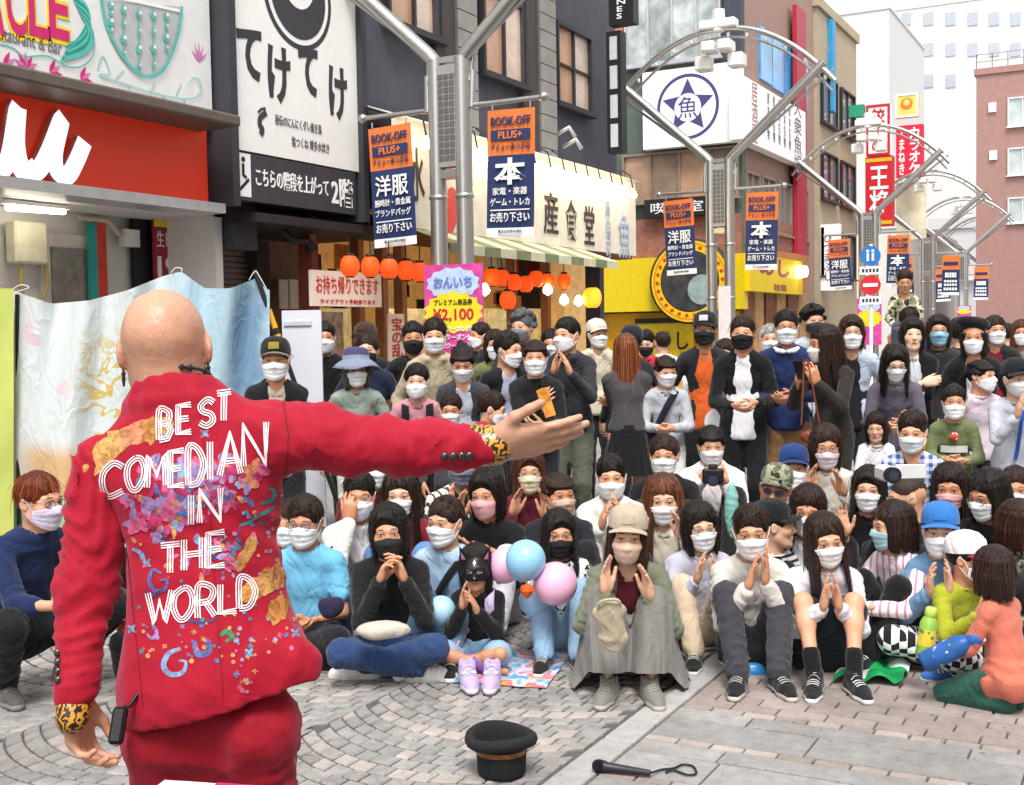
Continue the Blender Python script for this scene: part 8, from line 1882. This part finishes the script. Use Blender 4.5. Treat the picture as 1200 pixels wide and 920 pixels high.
    sheet('picnic_mat', 'colourful printed picnic mat under the cat-masked child', [(402, 794), (640, 808), (668, 768), (430, 755)], picnic_mat(), 'mat', .005, .006)
    sheet('green_bag', 'crumpled green and white plastic bag on the paving beside the blouse girl', [(975, 802), (1058, 806), (1072, 776), (1000, 770)], bagmat(), 'bag', .01, .05, 16)
    def lump(name, label, px, py, zc, sz, m, cat, seed=0, rot=0.):
        q = at(px, py, zc); r_ = random.Random(seed); P = [el((0, 0, 0), (sz[0], sz[1], sz[2]), .03)] + [el((r_.uniform(-.6, .6) * sz[0], r_.uniform(-.5, .5) * sz[1], r_.uniform(-.5, .5) * sz[2]), (sz[0] * .5, sz[1] * .5, sz[2] * .5), .02) for _ in range(5)]
        V, Q = sdf_mesh(P, max(.007, min(sz) * .14)); V = creases(V, Q, min(sz) * .07, 2.2 / min(sz), seed); o = link(name, fastmesh(name, V, Q), m); o.location = q; o.rotation_euler = (0, rot, math.atan2(-q.y, -q.x) - math.pi / 2); tag(o, label, cat); return o
    o = lump('handbag', 'off-white soft bag in the lap of the black-masked woman', 448, 738, 5.36, (.12, .07, .04), fabric('#b9b2a8'), 'bag', 1)
    V, Q = sdf_mesh([rc((-.035, 0, -.07), (.035, 0, -.07), .03, .03, .02, ((0, 1, 0), .5)), rc((-.045, 0, .06), (.045, 0, .06), .03, .03, .02, ((0, 1, 0), .5)), rc((0, 0, -.07), (0, 0, .06), .06, .055, .02, ((0, 1, 0), .4))], .007); V = creases(V, Q, .005, 45, 2); o = link('tote_bag', fastmesh('tote_bag', V, Q), fabric('#b5a892')); q = at(716, 732, 5.0); o.location = q; o.rotation_euler = (-.25, .1, math.atan2(-q.y, -q.x) - math.pi / 2); tag(o, 'beige canvas bag hanging between the knees of the pale-capped woman', 'bag'); mb = MB(); mb.tube(smooth_pts([Vector(p) for p in ((-.05, 0, .06), (-.04, .02, .12), (.03, .02, .12), (.05, 0, .06))], 5), .007, 6); mb.build('strap', fabric('#b5a892'), o)
    lump('blue_bag', 'bright blue folded plastic bag behind the black shoes', 884, 787, 5.62, (.055, .04, .045), mat('plastic_blue', '#2f8fd0', .3, spec=.6), 'bag', 4); lump('navy_bag', 'navy drawstring bag beside the sky-blue tee', 388, 712, 5.72, (.06, .05, .05), fabric('#2e2a4c'), 'bag', 5)
    # drink bottles and the checked clutter at right
    def bottle(px, py, zc, label, m, capm, tilt, sc=1.):
        q = at(px, py, zc); o = empty('bottle', q); o.rotation_euler = tilt; tag(o, label, 'bottle'); mb = MB(); mb.lathe([(p * sc, z * sc) for p, z in ((.001, -.1), (.034, -.1), (.037, -.09), (.037, .04), (.03, .06), (.02, .075), (.018, .085))], 18); mb.build('body', m, o); mb = MB(); mb.lathe([(p * sc, z * sc) for p, z in ((.022, .075), (.024, .08), (.024, .105), (.018, .112), (.001, .113))], 14); mb.build('cap', capm, o)
        mb = MB(); mb.lathe([(.0377 * sc, -.05 * sc), (.0377 * sc, .02 * sc)], 18); mb.build('wrap', fabric('#e0c840', 'dots', '#3f9a50', .7) if 'green' in label else fabric('#2f5fa8', 'dots', '#d8c860', .9), o)
    bottle(1087, 742, 5.25, 'green and yellow drink bottle in front of the checked trousers', mat('bottle_green', '#8fbf4c', .2, spec=.7), mat('cap_green', '#bcd860', .4), (0, .15, 0), 1.05); bottle(1113, 762, 5.05, 'large blue patterned water bottle beside the toddler', mat('bottle_blue', '#2a5a98', .3), mat('cap_blue', '#2f62b0', .4), (.2, 1.0, .2), 1.25)
    # hand-held things
    def at_hand(key, off): root, J, HM, ss = PPL[key]; return root.matrix_basis @ Vector((J['wrR'] + J['wrL']) / 2) + Vector(off)
    def held(key, off_local): root, J, HM, ss = PPL[key]; M = Matrix.Translation(root.location) @ Matrix.Rotation(root.rotation_euler.z, 4, 'Z'); return M @ Matrix.Translation(Vector((J['wrR'] + J['wrL']) / 2) + Vector(off_local))
    M = held('phonewoman', (0, .09, .09)); mb = MB(); mb.bevbox((0, 0, 0), (.075, .01, .15), .004); o = mb.build('phone', mat('phone_black', '#18181b', .25)); o.matrix_world = M @ Matrix.Rotation(-.5, 4, 'X'); tag(o, 'dark mobile phone held by the woman in the brown coat', 'phone')
    mb = MB(); mb.box((0, -.0062, 0), (.066, .001, .138)); mb.build('screen', mat('screen', '#c8d4e4', .2, emit=.3), o)
    M = held('photographer', (0, .1, .05)); o = empty('camera_body', (0, 0, 0)); o.matrix_world = M; tag(o, 'black camera with large lens held by the woman in white blouson', 'camera'); mb = MB(); mb.bevbox((0, 0, .0), (.14, .06, .1), .012); mb.bevbox((0, .0, .06), (.06, .05, .04), .01); mb.build('body', BLACK, o); mb = MB(); mb.tube([(0, .03, -.005), (0, .08, -.01), (0, .12, -.012)], [.036, .038, .042], 18); mb.build('lens', mat('lens_black', '#1a1a1e', .25), o); mb = MB(); mb.tube([(0, .1201, -.012), (0, .1215, -.012)], .034, 18); mb.build('glass', mat('lens_glass', '#30344a', .05, spec=1.), o)
    q = at(1043, 556, 6.05); o = empty('video_camera', q, math.atan2(-q.y, -q.x) - math.pi / 2 + .35); tag(o, 'white video camera raised in front of the shaved head', 'camera'); mb = MB(); mb.bevbox((0, -.06, 0), (.075, .15, .075), .014); mb.build('body', mat('cam_white', '#d8d6d8', .4), o); mb = MB(); mb.tube([(0, .01, 0), (0, .05, 0)], [.04, .042], 18); mb.build('lens', BLACK, o); mb = MB(); mb.tube([(0, .0505, 0), (0, .052, 0)], .026, 16); mb.build('glass', mat('lens_glass', ''), o); mb = MB(); mb.bevbox((-.13, -.06, .005), (.16, .012, .075), .004); mb.build('screen_panel', mat('cam_white', ''), o)
    M = held('fanwoman', (-.03, .06, .1)); mb = MB(); V = [(.045 * x, 0, z * .8) for x, z in ((-.8, -.12), (.8, -.12), (.85, .0), (.9, .12), (0, .13), (-.9, .12), (-.85, 0))]; mb.add(V + [(x, .006, z) for x, y, z in V], [tuple(range(7)), tuple(range(7, 14))[::-1]] + [(i, (i + 1) % 7, 7 + (i + 1) % 7, 7 + i) for i in range(7)]); o = mb.build('paper_strip', mat('fan_orange', '#d98a34', .5, var=.6, vscale=22)); o.matrix_world = M @ Matrix.Rotation(.3, 4, 'Y'); tag(o, 'orange and yellow paper strip held by the woman in black', 'paper'); mb = MB(); mb.box((0, -.003, 0), (.04, .004, .16)); mb.build('print', mat('fan_print', '#e8cf70', .5, var=.4, vscale=30), o)
    # cross-body bag, backpack straps, lanyard, chest band
    def strap(key, pts, w_, m, name, label, cat, extra=None):
        root, J, HM, ss = PPL[key]; mb = MB(); V = []
        P = smooth_pts([Vector(p) for p in pts], 5)
        for i, p in enumerate(P):
            t = (P[min(i + 1, len(P) - 1)] - P[max(i - 1, 0)]).normalized(); sd_ = t.cross(Vector((0, 1, 0))).normalized()
            for s in (-.5, .5): V += [p + sd_ * (w_ * s), p + sd_ * (w_ * s) - Vector((0, .008, 0))]
        n = len(P); F = []
        for i in range(n - 1): a = i * 4; F += [(a, a + 2, a + 6, a + 4), (a + 1, a + 5, a + 7, a + 3), (a, a + 4, a + 5, a + 1), (a + 2, a + 3, a + 7, a + 6)]
        mb.add(V, F, 0, True); o = mb.build(name, m); o.location = root.location; o.rotation_euler = root.rotation_euler; tag(o, label, cat); return o, J, ss
    root, J, HM, ss = PPL['baggirl']; S, P_ = J['S'], J['P']; o, J, ss = strap('baggirl', [S + v3(-.09, .06, .04) * ss, J['C'] + v3(-.0, .15, .0) * ss, J['W'] + v3(.1, .14, .0) * ss, P_ + v3(.17, .07, .04) * ss], .05, fabric('#25243a'), 'crossbody_bag', 'navy cross-body bag worn over the pale grey sweatshirt', 'bag')
    V, Q = sdf_mesh([el(P_ + v3(.15, .13, -.04) * ss, v3(.12, .06, .17) * ss, .02)], .014); link('pouch', fastmesh('pouch', V, Q), fabric('#2b2840'), o)
    root, J, HM, ss = PPL['pinkkid']; S = J['S']
    o, J, ss = strap('pinkkid', [S + v3(-.1, -.02, .045) * ss, S + v3(-.1, .075, .01) * ss, J['C'] + v3(-.1, .13, 0) * ss, J['W'] + v3(-.12, .1, 0) * ss], .05, fabric('#1e1e22'), 'backpack', 'black backpack worn by the child in dusty pink', 'backpack')
    o2, J, ss = strap('pinkkid', [S + v3(.1, -.02, .045) * ss, S + v3(.1, .075, .01) * ss, J['C'] + v3(.1, .13, 0) * ss, J['W'] + v3(.12, .1, 0) * ss], .05, fabric('#1e1e22'), 'strap', '', ''); o2.parent = o; o2.matrix_local = Matrix.Identity(4)
    V, Q = sdf_mesh([el(J['C'] + v3(0, -.2, .0) * ss, v3(.14, .09, .2) * ss, .03)], .018); link('pack', fastmesh('pack', V, Q), fabric('#1e1e22'), o)
    root, J, HM, ss = PPL['capkid']; S = J['S']; strap('capkid', [J['N'] + v3(-.06, .03, -.01) * ss, J['C'] + v3(-.02, .14, 0) * ss, J['W'] + v3(0, .15, 0) * ss, J['P'] + v3(0.02, .16, .02) * ss], .022, fabric('#2b4fb0'), 'lanyard', 'blue lanyard round the neck of the black-capped child', 'lanyard')
    root, J, HM, ss = PPL['lightblueboy']; S = J['S']; strap('lightblueboy', [S + v3(-.12, .04, .035) * ss, J['C'] + v3(-.02, .14, .02) * ss, J['W'] + v3(.1, .13, .02) * ss, J['P'] + v3(.16, .06, .06) * ss], .035, fabric('#1d1d20'), 'shoulder_strap', 'black bag strap across the pale blue tee', 'strap')
    root, J, HM, ss = PPL['cat']; S = J['S']; strap('cat', [S + v3(-.1, -.02, .05) * ss, S + v3(-.105, .08, .02) * ss, J['C'] + v3(-.11, .14, 0) * ss, J['W'] + v3(-.13, .1, 0) * ss], .045, fabric('#bfb0d8'), 'rucksack_strap', 'lavender rucksack strap over the black hoodie', 'strap')
    root, J, HM, ss = PPL['phonewoman']; q = root.matrix_basis @ Vector(J['P']); 
    o = lump('shoulder_bag', 'tan leather shoulder bag beside the navy polo', 950, 512, 7.98, (.07, .035, .05), mat('leather_tan', '#7c3a20', .5), 'bag', 7); mb = MB(); mb.tube([(-.06, 0, .08), (-.02, .0, .3), (.02, -.02, .52)], .006, 6); mb.tube([(.06, 0, .08), (.05, .0, .3), (.04, -.02, .52)], .006, 6); mb.build('strap', mat('leather_tan', ''), o)
    o = lump('shopping_bag', 'white plastic shopping bag hanging beside the black cardigan', 836, 498, 8.9, (.06, .03, .12), mat('plastic_white', '#ecebee', .35, var=.05), 'bag', 8)
    o = lump('mint_bag', 'mint green plastic bag behind the white jacket', 858, 598, 6.3, (.035, .03, .15), mat('plastic_mint', '#7fb8ae', .35), 'bag', 9)
    root, J, HM, ss = PPL['greenboy']; mb = MB(); V = []
    for j in range(2):
        for i in range(9):
            a = -.85 + 1.7 * i / 8; c = J['C'] * .55 + J['W'] * .45; V.append((c[0] + math.sin(a) * .155 * ss, c[1] + math.cos(a) * .128 * ss, c[2] + (.022 if j else -.022)))
    mb.add(V, [(i, i + 1, i + 10, i + 9) for i in range(8)], 0, True); mb.build('chest_band', fabric('#c9c9c4'), root)
    mb = MB(); mb.lathe([(.001, .004), (.03, .004), (.03, 0)], 12); o = mb.build('chest_badge', fabric('#c84a38', 'dots', '#e8e0d0'), root); c = J['C']; o.matrix_local = Matrix.Translation((c[0], c[1] + .14 * ss, c[2] + .02)) @ Matrix.Rotation(-math.pi / 2, 4, 'X')
def ramp(t, stops):
    r = t.nodes.new('ShaderNodeValToRGB'); e = r.color_ramp.elements
    for i, (p, c) in enumerate(stops):
        x = e[i] if i < len(e) else e.new(p); x.position = p; x.color = (*lin(c), 1)
    return r
def backdrop_mat(V, nu, nv):
    m, t, b = _new('painted_cloth'); tc = t.nodes.new('ShaderNodeTexCoord'); sp = t.nodes.new('ShaderNodeSeparateXYZ'); t.links.new(tc.outputs['UV'], sp.inputs[0])
    n1 = N(t, 'ShaderNodeTexNoise', Scale=5., Detail=5., Distortion=1.2); n2 = N(t, 'ShaderNodeTexNoise', Scale=8., Detail=3., Distortion=1.); n3 = N(t, 'ShaderNodeTexNoise', Scale=3., Detail=2.)
    for n in (n1, n2, n3): t.links.new(tc.outputs['UV'], n.inputs['Vector'])
    X, Y = sp.outputs[0], sp.outputs[1]
    def bump_(v, c, w_):  # soft window around c
        n = t.nodes.new('ShaderNodeMapRange'); n.interpolation_type = 'SMOOTHSTEP'; t.links.new(math_(t, 'ABSOLUTE', math_(t, 'SUBTRACT', v, c)), n.inputs[0]); n.inputs[1].default_value = w_; n.inputs[2].default_value = w_ * .35; n.inputs[3].default_value = 0; n.inputs[4].default_value = 1; return n.outputs[0]
    base = mixc(t, n3.outputs[0], lin('#b9c3c4'), lin('#d2d6d4'))
    base = mixc(t, math_(t, 'MULTIPLY', bump_(X, .85, .36), .6), base, lin('#86b4cc'))                       # blue wash at the right
    grey = math_(t, 'MULTIPLY', bump_(math_(t, 'ADD', X, math_(t, 'MULTIPLY', n1.outputs[0], .12)), .97, .09), bump_(Y, .72, .36)); base = mixc(t, math_(t, 'MULTIPLY', grey, .8), base, lin('#587a9c'))
    yel = math_(t, 'MULTIPLY', bump_(X, .42, .22), bump_(Y, .62, .3)); yel = math_(t, 'MULTIPLY', yel, math_(t, 'LESS_THAN', math_(t, 'ABSOLUTE', math_(t, 'SUBTRACT', n2.outputs[0], .5)), .035)); base = mixc(t, math_(t, 'MULTIPLY', yel, .9), base, lin('#bfa24a'))
    pk = math_(t, 'MULTIPLY', bump_(X, .13, .12), bump_(Y, .72, .3)); base = mixc(t, math_(t, 'MULTIPLY', math_(t, 'MULTIPLY', pk, math_(t, 'GREATER_THAN', n1.outputs[0], .58)), .5), base, lin('#d59ab0'))
    gr = math_(t, 'LESS_THAN', math_(t, 'ADD', Y, math_(t, 'MULTIPLY', n1.outputs[0], .3)), .4); base = mixc(t, math_(t, 'MULTIPLY', gr, .8), base, mixc(t, n2.outputs[0], lin('#6fae62'), lin('#a9d09a')))
    br = math_(t, 'MULTIPLY', bump_(X, .18, .2), bump_(Y, .3, .14)); base = mixc(t, math_(t, 'MULTIPLY', br, .8), base, mixc(t, n1.outputs[0], lin('#b07a34'), lin('#d8a860')))
    t.links.new(base, b.inputs['Base Color']); b.inputs['Roughness'].default_value = .85
    mp = t.nodes.new('ShaderNodeMapping'); mp.inputs['Scale'].default_value = (3., 1., 1.); mp.inputs['Rotation'].default_value = (0, 0, .5); t.links.new(tc.outputs['UV'], mp.inputs[0]); n4 = N(t, 'ShaderNodeTexNoise', Scale=5., Detail=4., Distortion=1.); t.links.new(mp.outputs[0], n4.inputs['Vector'])
    bp = N(t, 'ShaderNodeBump', Strength=.4, Distance=.045); t.links.new(math_(t, 'POWER', math_(t, 'ABSOLUTE', math_(t, 'SUBTRACT', n4.outputs[0], .5)), .7), bp.inputs['Height']); t.links.new(bp.outputs[0], b.inputs['Normal']); return m
def picnic_mat():
    m, t, b = _new('picnic_print'); co = objco(t); v = N(t, 'ShaderNodeTexNoise', Scale=7., Detail=2., Distortion=1.); t.links.new(co, v.inputs['Vector'])
    r = ramp(t, [(.3, '#3f62b8'), (.42, '#6fb8dc'), (.5, '#e8e0e8'), (.56, '#d86a9c'), (.64, '#e0a030'), (.72, '#7a58b0')]); t.links.new(v.outputs[0], r.inputs[0]); t.links.new(r.outputs[0], b.inputs['Base Color']); b.inputs['Roughness'].default_value = .35; return m
def bagmat():
    m, t, b = _new('green_plastic'); co = objco(t); v = N(t, 'ShaderNodeTexNoise', Scale=5., Detail=1.); t.links.new(co, v.inputs['Vector']); t.links.new(mixc(t, math_(t, 'GREATER_THAN', v.outputs[0], .5), lin('#1f9a58'), lin('#e4e8e4')), b.inputs['Base Color']); b.inputs['Roughness'].default_value = .3; return m
props()
if 'sc' in _TS: bpy.data.scenes.remove(_TS['sc'])
